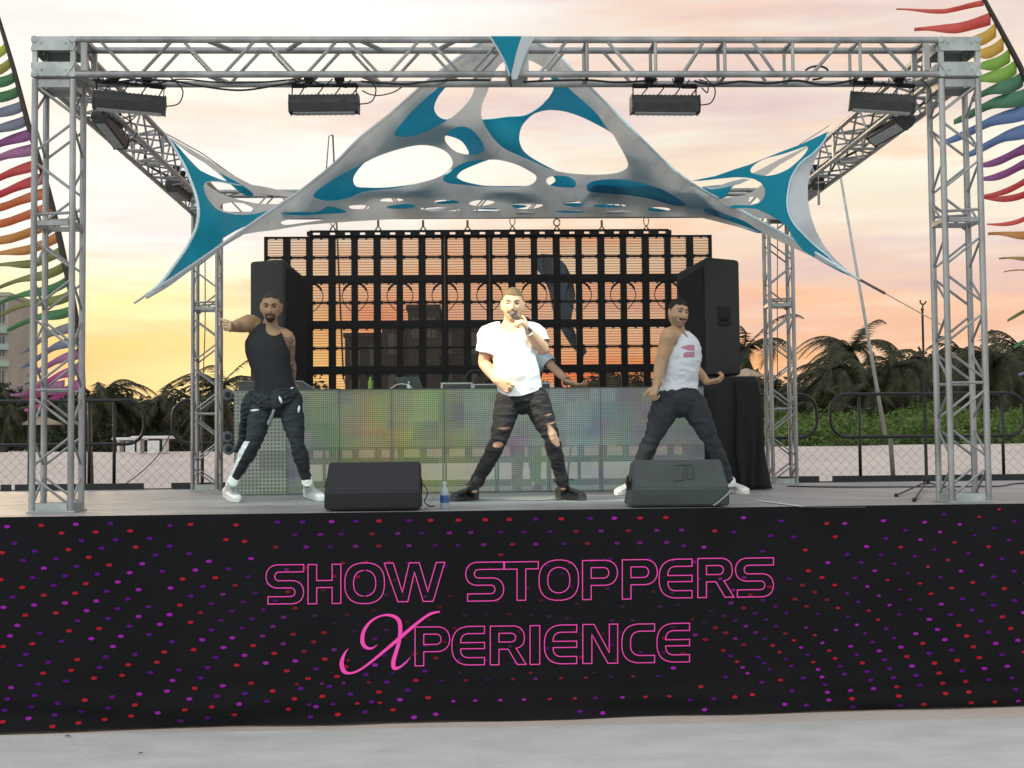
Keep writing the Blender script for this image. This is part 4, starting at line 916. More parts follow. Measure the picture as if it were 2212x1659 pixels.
# ------------------------------------------------------------------ DJ booth
YD = 13.65
booth = thing('dj_booth', 'long low DJ booth fronted with see-through LED panels glowing in faint colour blocks', 'DJ booth', (at(1000,1065,YD).x, YD+.4, ZS))
def led_front(name, base_stops, hue_amt, dots, op):
    m = bpy.data.materials.new(name); m.use_nodes = True; b = NB(m.node_tree); n_ = m.node_tree; p = n_.nodes['Principled BSDF']
    ge = b.n('ShaderNodeNewGeometry'); sp_ = b.n('ShaderNodeSeparateXYZ'); b.L.new(ge.outputs['Position'], sp_.inputs[0]); X, Z = sp_.outputs[0], sp_.outputs[2]
    u = b.m('DIVIDE', b.m('SUBTRACT', X, at(505,950,YD).x), at(1520,950,YD).x-at(505,950,YD).x)
    def snap(vv, s): return b.m('MULTIPLY', b.m('FLOOR', b.m('DIVIDE', vv, s)), s)
    blk = b.xyz(snap(X,.11), 0, snap(Z,.16)); blk2 = b.xyz(snap(X,.045), 1.3, snap(Z,.5))
    n1 = b.noise(blk, 3.1, 2, .6, out=1); n2 = b.noise(blk2, 2.3, 2, .6, out=1); n3 = b.noise(b.xyz(X,0,Z), 2.2, 3, .5, out=1)
    base = b.ramp(u, base_stops)
    mixn = b.mix(.25, b.mix(.5, n1, n2), n3)
    hs = b.n('ShaderNodeHueSaturation'); hs.inputs['Saturation'].default_value = 1.9; hs.inputs['Value'].default_value = 1.0; b.L.new(mixn, hs.inputs['Color'])
    col = b.mix(hue_amt, base, b.mix(.5, base, hs.outputs[0], 'MULTIPLY'))
    rowv = b.noise(b.xyz(snap(X,.25), 3.3, snap(Z,.09)), 4.0, 2, .6); col = b.mix(1, col, b.ramp(rowv, [(.35,(.62,.62,.62)),(.65,(1.25,1.22,1.2))]), 'MULTIPLY')
    col = b.mix(hue_amt*.6, col, b.mix(1, hs.outputs[0], (.42,.42,.42), 'MULTIPLY'))
    gx = b.m('FRACT', b.m('MULTIPLY', X, 1/dots)); gz_ = b.m('FRACT', b.m('MULTIPLY', Z, 1/dots))
    hole = b.m('MULTIPLY', b.m('GREATER_THAN', gx, .45), b.m('GREATER_THAN', gz_, .45))
    colh = b.mix(b.m('MULTIPLY', hole, .85), col, (.03,.035,.03))
    b.put(p.inputs['Base Color'], b.mix(.6, colh, (.05,.055,.05))); p.inputs['Roughness'].default_value = .45
    b.put(p.inputs['Emission Color'], colh); p.inputs['Emission Strength'].default_value = .85
    t2 = b.n('ShaderNodeBsdfTransparent'); mx = b.n('ShaderNodeMixShader')
    b.put(mx.inputs[0], b.m('SUBTRACT', b.m('SUBTRACT', op, b.m('MULTIPLY', b.m('LESS_THAN', Z, ZS+.46), .26 if dots < .02 else 0)), b.m('MULTIPLY', hole, .25 if dots < .02 else .10))); b.L.new(t2.outputs[0], mx.inputs[1]); b.L.new(p.outputs[0], mx.inputs[2]); b.L.new(mx.outputs[0], n_.nodes['Material Output'].inputs[0])
    return m
stops = [(0,lin(104,114,106)),(.13,lin(108,118,102)),(.2,lin(100,118,62)),(.28,lin(142,124,38)),(.38,lin(134,150,38)),(.46,lin(122,140,76)),(.55,lin(115,142,124)),(.7,lin(112,138,132)),(.85,lin(108,126,118)),(1,lin(84,98,96))]
M_lf = led_front('led_front', stops, .62, .019, .80); M_lf0 = led_front('led_front_coarse', stops, .12, .036, .95)
xb0 = at(505,950,YD).x; xb1 = at(1522,950,YD).x; zbt = Zp(1000,838.5,YD); zbl = ZS+.012
M_bf = mat('booth_frame', (.10,.12,.11), .5, .3)
nP = 9
for i in range(nP):
    a = xb0+(xb1-xb0)*i/nP+.002; b_ = xb0+(xb1-xb0)*(i+1)/nP-.002
    m_ = MB(); m_.boxmm((a,YD,zbl),(b_,YD+.012,zbt-.012)); pn = m_.build('led_panel', M_lf0 if i < 1 else M_lf, booth)
    m_ = MB()
    m_.boxmm((a,YD+.012,zbl),(a+.02,YD+.06,zbt-.012)); m_.boxmm((b_-.02,YD+.012,zbl),(b_,YD+.06,zbt-.012)); m_.boxmm((a+.02,YD+.013,(zbl+zbt)/2-.02),(b_-.02,YD+.06,(zbl+zbt)/2+.02))
    m_.build('panel_frame', M_bf, pn)
m_ = MB(); m_.boxmm((xb0,YD-.006,zbt-.010),(xb1,YD+.66,zbt),.004); m_.boxmm((xb0,YD-.004,ZS),(xb1,YD+.05,ZS+.011)); m_.build('table_top', M_bf, booth)
m_ = MB(); m_.boxmm((xb0,YD+.62,ZS),(xb0+.3,YD+.66,zbt-.02)); m_.build('back_frame', M_black, booth)
# raised plinth behind the left end (grey box with a sloped lid)
pt = thing('flight_case', 'dark grey box with a sloping lid at the left end of the DJ booth', 'case', (at(600,838,YD+.5).x, YD+.4, zbt))
m_ = MB(); x1_, x2_, x3_ = at(519,825,YD+.3).x, at(655,825,YD+.3).x, at(684,838,YD+.3).x; zt3 = Zp(600,826,YD+.3)
m_.prism([(x1_,YD+.2,zbt),(x3_,YD+.2,zbt),(x2_,YD+.2,zt3),(x1_,YD+.2,zt3)], (0,.4,0)); m_.build('body', mat('case_grey', (.07,.08,.075), .6, 0, .2, 20), pt)
m_ = MB(); m_.tube([(x1_,YD+.195,zt3+.004),(x2_,YD+.195,zt3+.004),(x3_,YD+.195,zbt+.006)], .006, 6); m_.build('edge_trim', M_alu, pt)
# cable reels / wheels at the booth's left end
for k, (px, py, lb) in enumerate(((492,853,'topmost dark round castor at the left end of the DJ booth'),(492,944,'middle dark round castor at the left end of the DJ booth'),(494,970,'lowest dark round castor at the left end of the DJ booth'))):
    c = at(px, py, YD+.15); t = thing('castor', lb, 'wheel', (c.x,c.y,c.z-.05), 'castors at the booth end')
    m_ = MB(); m_.lathe(c, [(.03,0),(.052,.004),(.058,.015),(.058,.04),(.05,.05),(.03,.052)], 20, (.15,-1,0)); m_.build('tyre', mat('castor_rubber', (.10,.13,.13), .6), t, smooth=40)
    m_ = MB(); m_.lathe(c+Vector((.008,-.052,0)), [(.03,0),(.028,.006),(.012,.008),(.01,.014)], 16, (.15,-1,0)); m_.tube([c, c+Vector((.09,.02,0))], .015, 8); m_.build('hub', M_blackp, t, smooth=40)
# things on the booth
zt = zbt+.001
def bottle(c, s, name, label, cmat, lmat=None, capm=None, prof=None):
    t = thing(name, label, 'bottle', c)
    prof = prof or [(.0,0),(.028,0),(.032,.006),(.032,.11),(.031,.125),(.026,.145),(.015,.165),(.0125,.172),(.0125,.185)]
    m_ = MB(); m_.lathe(c, [(r*s, h*s) for r, h in prof[1:]], 20); m_.build('bottle_body', cmat, t, smooth=50)
    top = prof[-1]
    m_ = MB(); m_.lathe(Vector(c)+Vector((0,0,top[1]*s)), [(.014*s,-.004*s),(.0145*s,.0),(.0145*s,.014*s),(.013*s,.016*s)], 14); m_.build('cap', capm or mat('cap_white', (.75,.77,.75), .4), t, smooth=50)
    if lmat: m_ = MB(); m_.lathe(Vector(c)+Vector((0,0,.045*s)), [(.0332*s,0),(.0332*s,.055*s)], 20); m_.build('label_band', lmat, t, smooth=50)
    return t
def glass(name, col, tr_):
    m = bpy.data.materials.new(name); m.use_nodes = True; b = NB(m.node_tree); p = m.node_tree.nodes['Principled BSDF']
    tc = b.n('ShaderNodeTexCoord'); b.put(p.inputs['Base Color'], b.mix(b.noise(tc.outputs['Object'], 30, 2), tuple(c*.85 for c in col), col)); p.inputs['Roughness'].default_value = .12
    t2 = b.n('ShaderNodeBsdfTransparent'); b.put(t2.inputs[0], col); mx = b.n('ShaderNodeMixShader'); mx.inputs[0].default_value = tr_
    b.L.new(p.outputs[0], mx.inputs[1]); b.L.new(t2.outputs[0], mx.inputs[2]); b.L.new(mx.outputs[0], m.node_tree.nodes['Material Output'].inputs[0]); return m
bottle(at(800,838,YD+.15).xy.to_3d()+Vector((0,0,zt)), .62, 'soda_bottle', 'small green bottle standing on the DJ booth left of the laptop', glass('green_glass', (.35,.6,.12), .35), None, mat('cap_green', (.3,.5,.1), .4), [(.0,0),(.036,0),(.04,.008),(.034,.04),(.04,.09),(.040,.11),(.024,.15),(.014,.175),(.0125,.185)])
lp = thing('laptop', 'grey laptop standing open on the DJ booth with its lid towards the audience', 'laptop', at(883,838,YD+.2).xy.to_3d()+Vector((0,0,zt)))
M_lap = mat('laptop_alu', (.24,.29,.27), .4, .5, .1, 12)
pA, pB = at(851,815,YD+.12), at(904.5,813.5,YD+.12); pC, pD_ = at(914,838,YD+.2), at(862,838,YD+.2)
m_ = MB(); m_.prism([pA,pB,pC.xy.to_3d()+Vector((0,0,zt+.008)),pD_.xy.to_3d()+Vector((0,0,zt+.008))], (0,.008,0)); m_.build('screen_lid', M_lap, lp)
m_ = MB(); m_.boxmm((pD_.x,pD_.y+.01,zt),(pC.x,pD_.y+.24,zt+.012),.003); m_.build('keyboard_base', M_lap, lp)
m_ = MB(); m_.sph(((pA+pB+pC+pD_)/4)+Vector((0,-.008,0)), (.012,.003,.013), 10, 6); m_.build('lid_badge', mat('badge', (.6,.62,.6), .4), lp)
c0 = at(843,838,YD+.1); cable([Vector((c0.x,c0.y,zt+.004)), Vector((c0.x+.06,c0.y,zt+.04)), Vector((c0.x+.12,c0.y,zt+.05)), Vector((c0.x+.18,c0.y,zt+.035)), Vector((c0.x+.22,c0.y,zt+.006))], .006, 'pale lead arching over the booth top beside the laptop', m_=mat('white_lead', (.6,.65,.55), .5))
t = thing('charger', 'tiny white plug adapter on the DJ booth beside the laptop', 'adapter', at(883,838,YD+.06).xy.to_3d()+Vector((0,0,zt)))
m_ = MB(); p_ = Vector(t['_o']); m_.box(p_+Vector((0,0,.018)), (.035,.03,.034), None, .006); m_.build('plug_body', mat('cap_white', (.75,.77,.75), .4), t, smooth=40)
m_ = MB(); m_.box(p_+Vector((0,0,.040)), (.012,.016,.012), None, .002); m_.build('plug_tip', mat('cap_white', (.75,.77,.75), .4), t)
def mixer(x0_, x1_, py, label, name, nk):
    a = at(x0_,838,YD+.12); b_ = at(x1_,838,YD+.12); h = Zp(x0_,py,YD+.12)-zt
    t = thing(name, label, 'mixer', ((a.x+b_.x)/2, a.y+.15, zt))
    m_ = MB(); m_.boxmm((a.x,a.y,zt),(b_.x,a.y+.34,zt+h*.75),.006); m_.build('body', mat('mixer_dark', (.06,.065,.06), .5), t, smooth=40)
    m_ = MB(); m_.boxmm((a.x-.004,a.y-.006,zt+h*.7),(b_.x+.004,a.y+.34,zt+h*.95),.004); 
    for s in (0,1): m_.boxmm((a.x-.004 if s == 0 else b_.x-.012, a.y-.006, zt),(a.x+.016 if s == 0 else b_.x+.004, a.y+.02, zt+h*.7))
    m_.build('top_plate', mat('mixer_plate', (.50,.54,.50), .5, 0, .2, 30), t, smooth=40)
    for i in range(nk):
        m_ = MB(); m_.lathe((a.x+.03+(b_.x-a.x-.06)*i/(nk-1), a.y+.05+.04*(i%3), zt+h*.95), [(.010,0),(.009,.02),(.006,.022)], 8); m_.build('knob', M_blackp, t, smooth=50)
    return t
mixer(953,1020,826,'pale DJ controller on the booth, left of the singer','dj_controller',9)
mixer(1022,1100,829,'DJ mixer with a grey top plate, behind the singer','dj_mixer',11)
mixer(1120,1190,826,'pale DJ deck on the booth, right of the singer','dj_deck',8)
hd = thing('headphones', 'black headphones standing up on the mixer left of the singer', 'headphones', at(1025,826,YD+.3))
c = at(1028,822,YD+.3); m_ = MB(); m_.tube([c+Vector((.11*math.cos(math.pi*k/12),0,.10*math.sin(math.pi*k/12))) for k in range(13)], .014, 8); m_.build('headband', M_blackp, hd, smooth=60)
for s in (-1,1):
    m_ = MB(); m_.lathe(c+Vector((s*.11,0,0)), [(.03,-.02),(.04,-.015),(.04,.015),(.03,.02)], 14, (1,0,0)); m_.build('ear_cup', M_blackp, hd, smooth=60)
# ------------------------------------------------------------------ floor monitors
def wedge(name, label, fl, fr, Yfr, h, top_back, mt, mt2, badge=False, twist=0):
    """floor monitor: fl, fr = x of the front feet, profile in depth (y) and height"""
    t = thing(name, label, 'floor monitor', ((fl+fr)/2, Yfr+.2, ZS), 'floor monitors at the front of the stage')
    prof = [(0,0.01),(-.02,.135),(.20,h),(.36,h-.01),(.46,.01)]
    m_ = MB(); n = 5
    bm = bmesh.new(); L_ = [bm.verts.new((fl+top_back*(z/h)*.5, Yfr+y, ZS+z)) for y, z in prof]; R_ = [bm.verts.new((fr-top_back*(z/h)*.2, Yfr+y+twist, ZS+z)) for y, z in prof]
    bm.faces.new(L_); bm.faces.new(R_[::-1])
    for i in range(n): bm.faces.new((L_[i],R_[i],R_[(i+1)%n],L_[(i+1)%n]))
    bmesh.ops.recalc_face_normals(bm, faces=bm.faces); bmesh.ops.bevel(bm, geom=bm.edges[:], offset=.012, segments=3, affect='EDGES')
    bmesh.ops.translate(bm, verts=bm.verts, vec=-Vector(t['_o'])); me = bpy.data.meshes.new('cabinet'); bm.to_mesh(me); bm.free(); me.materials.append(mt)
    me.polygons.foreach_set('use_smooth',[True]*len(me.polygons)); me.set_sharp_from_angle(angle=R(35)); o = bpy.data.objects.new('cabinet', me); COL.objects.link(o); o.parent = t
    def F(u, v_, off=0):    # point on the sloping face towards the audience
        a = Vector((fl+.03+top_back*.4*v_, Yfr-.02+.22*v_+twist*u, ZS+.135+(h-.135)*v_)); b2 = Vector((fr-.03-top_back*.2*v_, a.y, a.z)); p_ = a.lerp(b2, u); nrm = Vector((0,-(h-.135),.22)).normalized(); return p_+nrm*off
    for s in (0,1):
        m_ = MB(); x = fl+.002 if s == 0 else fr-.002; m_.lathe((x, Yfr+.19, ZS+.17), [(.05,-.004),(.05,.006),(.04,.008)], 16, (-1 if s == 0 else 1,0,0)); m_.box((x, Yfr+.19, ZS+.17), (.02,.11,.03)); m_.build('side_handle', M_grl, t)
    for s in (.25,.75):
        m_ = MB(); m_.box((fl+(fr-fl)*s, Yfr+.07, ZS+.006), (.05,.05,.012)); m_.build('rubber_foot', M_grl, t)
    if badge:
        m_ = MB()
        for seg in ([(.50,.80),(.68,.80),(.665,.36),(.645,.30),(.60,.30),(.585,.34),(.62,.8)],[(.47,.78),(.50,.80)],[(.43,.24),(.53,.26),(.545,.30),(.58,.78)]):
            for i in range(len(seg)-1):
                p_, q_ = F(*seg[i],.004), F(*seg[i+1],.004); m_.tube([p_,q_], .0032, 5)
        m_.build('emblem', mat('emblem_dark', (.04,.05,.048), .5), t)
    return t, F
M_wb = mat('monitor_black', (.013,.0125,.015), .6, 0, .2, 10, .25, 220); M_wg = mat('monitor_grey', (.048,.062,.058), .6, 0, .15, 6, .3, 240)
pL = on(703,1103,ZS); pR = on(912,1101,ZS)
ml, FL_ = wedge('floor_monitor', 'black wedge monitor at the stage edge between the shaven dancer and the singer', pL.x+.01, pR.x-.005, 9.50, Zp(800,998,9.75)-ZS, .03, M_wb, M_wb)
pL = on(1352,1097,ZS); pR = on(1604,1094,ZS)
mr, FR_ = wedge('floor_monitor', 'grey green wedge monitor at the stage edge in front of the white-vested dancer', pL.x+.03, pR.x-.10, 9.55, Zp(1460,993,9.75)-ZS, .09, M_wg, M_wg, True)
p1, p2 = on(1578,1060,ZS), on(1545,1098,ZS)
cable([Vector((fr_, 9.53, ZS+h_)) for fr_, h_ in ((pR.x-.10,.11),(pR.x-.13,.08),(pR.x-.19,.03),(pR.x-.22,.012))], .006, 'grey lead trailing off the right end of the grey monitor', m_=mat('grey_lead', (.3,.32,.3), .5))
pc = on(914,1095,ZS); cable([Vector((pc.x,pc.y+.2,ZS+.16)), Vector((pc.x+.03,pc.y+.1,ZS+.1)), Vector((pc.x+.01,pc.y,ZS+.04)), Vector((pc.x+.05,pc.y-.02,ZS+.006)), Vector((pc.x+.08,pc.y+.05,ZS+.006))], .005, 'black lead falling from the right end of the black monitor')
pw_ = on(960.5,1099,ZS)
bottle(Vector((pw_.x,pw_.y,ZS)), .95, 'water_bottle', 'clear water bottle with a blue label on the stage edge, right of the black monitor', glass('clear_plastic', (.66,.76,.80), .45), mat('blue_label', lin(52,92,150), .5, 0, .3, 60), mat('cap_clear', (.5,.6,.65), .4))
# long black cable over the back of the deck, right
c1_ = [on(1700,1050,ZS+.008), on(1800,1052,ZS+.008), on(1990,1051.5,ZS+.008), on(2100,1051,ZS+.008), on(2160,1050,ZS+.008), on(2200,1044,ZS+.008), on(2290,1043,ZS+.008)]
cable(c1_, .008, 'long black cable lying across the right rear of the deck')
# ------------------------------------------------------------------ microphone stand
b0 = on(2002,1058,ZS); ms = thing('mic_stand', 'tall thin black microphone stand with an empty clip, left of the right front leg', 'microphone stand', (b0.x,b0.y,ZS))
zt5 = at(2001,664,b0.y).z
m_ = MB(); m_.tube([(b0.x,b0.y,ZS+.06),(b0.x,b0.y,ZS+.85)], .016, 10); m_.tube([(b0.x,b0.y,ZS+.83),(b0.x,b0.y,zt5-.03)], .011, 10); m_.build('pole', M_blackp, ms, smooth=50)
m_ = MB(); m_.lathe((b0.x,b0.y,ZS+.83), [(.02,0),(.022,.02),(.02,.05)], 12); m_.build('collar', M_blackp, ms, smooth=50)
m_ = MB(); c = Vector((b0.x,b0.y,zt5)); m_.sph(c-Vector((0,0,.02)), .016, 10, 6); m_.tube([c-Vector((0,0,.03)),c+Vector((.005,0,.03))], .008, 8)
m_.tube([c+Vector((.027*math.cos(R(a_))+.008,0,.057+.027*math.sin(R(a_)))) for a_ in range(150,392,22)], .0075, 6); m_.build('mic_clip', mat('clip_brown', (.06,.035,.025), .6), ms, smooth=50)
m_ = MB(); m_.lathe((b0.x,b0.y,ZS+.05), [(.02,0),(.03,.01),(.03,.06),(.022,.085)], 12); m_.box((b0.x+.03,b0.y,ZS+.10),(.05,.015,.02)); m_.box((b0.x-.035,b0.y,ZS+.09),(.03,.02,.015)); m_.build('hub', M_blackp, ms, smooth=50)
for (px, py) in ((1936,1070),(1975,1080),(2062,1061)):
    e = on(px,py,ZS+.012); m_ = MB(); m_.tube([(b0.x,b0.y,ZS+.075), e], .008, 8); lg = m_.build('leg', M_blackp, ms, smooth=50)
    m_ = MB(); m_.sph(e, .018, 10, 6); m_.build('rubber_foot', M_blackp, lg, smooth=60)
# ------------------------------------------------------------------ people
def loft(m_, pts, rad, side=(1,0,0), n=16, ex=2.0, k=3):
    """closed tapering limb or trunk; rad = (half width along side, half depth) per point"""
    P = [Vector(p) for p in pts]; Rr = [r if isinstance(r, (tuple, list)) else (r, r) for r in rad]
    sd = side if isinstance(side, list) else [side]*len(P); sd = [Vector(s) for s in sd]
    if k > 1 and len(P) > 2:
        P = spline(P, k); A = spline([Vector((r[0], r[1], 0)) for r in Rr], k); sd = spline(sd, k)
        Rr = [(max(.003, a.x), max(.003, a.y)) for a in A]
    N = len(P); rings = []
    ts = [(P[min(i+1,N-1)]-P[max(i-1,0)]).normalized() for i in range(N)]
    seq = [(P[0]-ts[0]*min(Rr[0])*.9, ts[0], Rr[0], .2), (P[0]-ts[0]*min(Rr[0])*.6, ts[0], Rr[0], .72)] + [(P[i], ts[i], Rr[i], 1) for i in range(N)] + [(P[-1]+ts[-1]*min(Rr[-1])*.6, ts[-1], Rr[-1], .72), (P[-1]+ts[-1]*min(Rr[-1])*.9, ts[-1], Rr[-1], .2)]
    sds = [sd[0],sd[0]]+sd+[sd[-1],sd[-1]]; vs = []
    for (p, t, r, q), s in zip(seq, sds):
        s = s-t*s.dot(t); s = s.normalized() if s.length > 1e-4 else frame(t)[0]; f = t.cross(s)
        for j in range(n):
            a = 2*math.pi*j/n; c, si = math.cos(a), math.sin(a)
            c = math.copysign(abs(c)**(2/ex), c); si = math.copysign(abs(si)**(2/ex), si)
            vs.append(p+s*c*r[0]*q+f*si*r[1]*q)
    M = len(seq); fs = [(i*n+j, i*n+(j+1)%n, (i+1)*n+(j+1)%n, (i+1)*n+j) for i in range(M-1) for j in range(n)]
    fs += [list(range(n))[::-1], [(M-1)*n+j for j in range(n)]]
    m_.add(vs, fs)
def remesh(m_, name, mats, parent, voxel=.005, sm=3, amp=0, nsc=(6,6,6), cut=None, mf=None, thick=0, seed=0):
    me = bpy.data.meshes.new('tmp'); me.from_pydata(m_.v, [], m_.f)
    bm = bmesh.new(); bm.from_mesh(me); bmesh.ops.recalc_face_normals(bm, faces=bm.faces); bm.to_mesh(me); bm.free()
    o = bpy.data.objects.new('tmp', me); COL.objects.link(o)
    r = o.modifiers.new('r', 'REMESH'); r.mode = 'VOXEL'; r.voxel_size = voxel; r.adaptivity = 0
    s = o.modifiers.new('s', 'SMOOTH'); s.iterations = sm; s.factor = .5
    dg = bpy.context.evaluated_depsgraph_get(); ev = o.evaluated_get(dg); me2 = bpy.data.meshes.new_from_object(ev)
    bpy.data.objects.remove(o); bpy.data.meshes.remove(me); me2.name = name
    bm = bmesh.new(); bm.from_mesh(me2); bm.normal_update()
    if amp:
        sc = Vector(nsc); disp = []
        for v_ in bm.verts:
            q = Vector((v_.co.x*sc.x+seed, v_.co.y*sc.y, v_.co.z*sc.z))
            disp.append(((.22-abs(noise.noise(q)))*1.25+noise.noise(q*2.7)*.22)*amp)
        for v_, d in zip(bm.verts, disp): v_.co += v_.normal*d
    if cut:
        dl = [f for f in bm.faces if cut(f.calc_center_median())]; bmesh.ops.delete(bm, geom=dl, context='FACES')
        bmesh.ops.smooth_vert(bm, verts=[v_ for v_ in bm.verts if v_.is_boundary], factor=.5, use_axis_x=True, use_axis_y=True, use_axis_z=True)
    if mf:
        for f in bm.faces: f.material_index = mf(f.calc_center_median())
    if thick: bm.normal_update(); bmesh.ops.solidify(bm, geom=bm.faces[:], thickness=thick)
    bmesh.ops.translate(bm, verts=bm.verts, vec=-Vector(parent['_o']))
    me2.materials.clear()
    for q in (mats if isinstance(mats, (list, tuple)) else [mats]): me2.materials.append(q)
    bm.to_mesh(me2); bm.free()
    me2.polygons.foreach_set('use_smooth', [True]*len(me2.polygons))
    ob = bpy.data.objects.new(name, me2); COL.objects.link(ob); ob.parent = parent; return ob
def head_local(d, s=1.0):
    x, y, z = d.x*.0765, d.y*.096, d.z*.118
    if z < -.01:
        k = (-z-.01)/.108; x *= 1-.36*k**1.5
        if y < 0: y *= 1-.42*k
    if z > .03: x *= 1+.05*min(1,(z-.03)/.04)
    if y > .05: y = .05+(y-.05)*.82
    if y > 0:
        G_ = lambda cx, cz, sx, sz: math.exp(-((x-cx)/sx)**2-((z-cz)/sz)**2)
        a = 0
        a += .024*math.exp(-(x/.0105)**2)*max(0, min(1, (.028-z)/.05))*(1 if z > -.030 else max(0, 1-(-.030-z)/.010))
        a += .007*G_(.012,-.028,.008,.008)+.007*G_(-.012,-.028,.008,.008)
        a += .006*(G_(.03,.034,.022,.009)+G_(-.03,.034,.022,.009)+.6*G_(0,.034,.02,.01))
        a -= .009*(G_(.031,.012,.016,.011)+G_(-.031,.012,.016,.011))
        a += .004*(G_(.043,-.02,.016,.016)+G_(-.043,-.02,.016,.016))
        a += .007*G_(0,-.054,.020,.006)+.006*G_(0,-.067,.018,.006)-.003*G_(0,-.060,.022,.003)
        a += .010*G_(0,-.098,.022,.016)
        y += a*(1 if d.y > .25 else max(0, d.y/.25))
    return Vector((x, y, z))*s
class Head:
    def __init__(h, c, yaw=0, pitch=0, roll=0, s=1.08):
        h.c = Vector(c); h.s = s
        fwd = Vector((math.sin(R(yaw))*math.cos(R(pitch)), -math.cos(R(yaw))*math.cos(R(pitch)), math.sin(R(pitch))))
        rt = Vector((0,0,1)).cross(fwd).normalized()*-1      # towards picture right when facing the camera
        up = fwd.cross(rt)*-1
        q = Matrix.Rotation(R(roll), 3, fwd); rt = q @ rt; up = q @ up
        if up.z < 0: up = -up
        h.x, h.y, h.z = rt, fwd, up
    def w(h, p): return h.c+h.x*p.x+h.y*p.y+h.z*p.z
    def P(h, x, z, off=0):        # point on the face surface at local x, z
        x_ = x*h.s; z_ = z*h.s; best = None
        lo, hi = Vector((x/.0765, 0, z/.118)), None
        q = math.sqrt(max(.02, 1-(x/.0765)**2-(z/.118)**2)); d = Vector((x/.0765, q, z/.118)).normalized()
        for _ in range(6):
            p = head_local(d); d = Vector((d.x+(x-p.x)/.0765, d.y, d.z+(z-p.z)/.118)); d.y = max(.05, d.y); d.normalize()
        p = head_local(d)*h.s; p.y += off; return h.w(p)
    def mesh(h, m_, off=1.0, n=56, m=40, keep=None):
        vs = []; ds = []
        for i in range(m+1):
            ph = math.pi*i/m
            for k in range(n):
                th = 2*math.pi*k/n; d = Vector((math.sin(ph)*math.cos(th), math.sin(ph)*math.sin(th), math.cos(ph))); ds.append(d); vs.append(d)
        pl = [head_local(d) for d in vs]
        W_ = [h.w(p*h.s*off if not callable(off) else p*h.s*off(p)) for p in pl]
        fs = []
        for i in range(m):
            for k in range(n):
                q = (i*n+k, i*n+(k+1)%n, (i+1)*n+(k+1)%n, (i+1)*n+k)
                if keep is None or keep(sum((pl[j] for j in q), Vector())/4): fs.append(q)
        m_.add(W_, fs)
def shell(h, keep, off, name, mt, parent, amp=.001, nsc=120, n=90, m=66, ragged=.004):
    mm = MB(); h.mesh(mm, off, n, m, lambda p: keep(p+Vector((0, 0, ragged*noise.noise(p*90)))))
    us = {}; vs = []; fs = []
    for f in mm.f:
        g = []
        for i in f:
            if i not in us: us[i] = len(vs); vs.append(mm.v[i])
            if us[i] not in g: g.append(us[i])
        if len(g) > 2: fs.append(g)
    bm = bmesh.new(); bv = [bm.verts.new(v_) for v_ in vs]
    for f in fs:
        try: bm.faces.new([bv[i] for i in f])
        except Exception: pass
    bmesh.ops.remove_doubles(bm, verts=bm.verts, dist=.0004)
    bmesh.ops.recalc_face_normals(bm, faces=bm.faces); bm.normal_update()
    for v_ in bm.verts: v_.co += v_.normal*noise.noise((v_.co-h.c)*nsc)*amp*2
    bmesh.ops.translate(bm, verts=bm.verts, vec=-Vector(parent['_o']))
    me = bpy.data.meshes.new(name); bm.to_mesh(me); bm.free(); me.materials.append(mt)
    me.polygons.foreach_set('use_smooth', [True]*len(me.polygons)); o = bpy.data.objects.new(name, me); COL.objects.link(o); o.parent = parent
    s = o.modifiers.new('s','SOLIDIFY'); s.thickness = -.003; s.offset = 0; return o
def hand(m_, wrist, d, ac, curl=(25,30,25), s=1.0, spread=.0, thumb=(.7,-.75,.35), tcurl=20):
    """palm and five fingers; d = pointing direction, ac = from index side to little-finger side, fingers close towards d x ac"""
    wrist = Vector(wrist); d = Vector(d).normalized(); ac = Vector(ac); ac = (ac-d*ac.dot(d)).normalized(); n_ = d.cross(ac)
    L = .092*s
    loft(m_, [wrist-d*.02*s, wrist+d*.02*s, wrist+d*L*.6, wrist+d*L], [(.026*s,.020*s),(.033*s,.019*s),(.041*s,.017*s),(.040*s,.014*s)], ac, 14, 2.4, 2)
    for i, (o_, ln, r_) in enumerate(((-.030,.96,.0092),(-.010,1.06,.0096),(.010,1.0,.0092),(.029,.80,.0082))):
        p = wrist+d*(L*(.97 if i < 3 else .92))+ac*o_*s; dd = (d+ac*o_*spread*10).normalized(); pts = [p-d*.02*s, p]
        for j, seg in enumerate((.044,.027,.021)):
            dd = Matrix.Rotation(R(curl[j]+i*2), 3, ac) @ dd; p = p+dd*seg*ln*s; pts.append(p)
        loft(m_, pts, [r_*s*1.08,r_*s*1.05,r_*s,r_*s*.92,r_*s*.78], ac, 8, 2, 2)
    p = wrist+d*.022*s-ac*.022*s; dd = (d*thumb[0]+ac*thumb[1]+n_*thumb[2]*-1).normalized(); pts = [p]
    for seg in (.040,.032,.026):
        p = p+dd*seg*s; pts.append(p); dd = Matrix.Rotation(R(tcurl), 3, ac) @ dd
    loft(m_, pts, [.015*s,.0135*s,.0112*s,.0092*s], ac, 8, 2, 2)
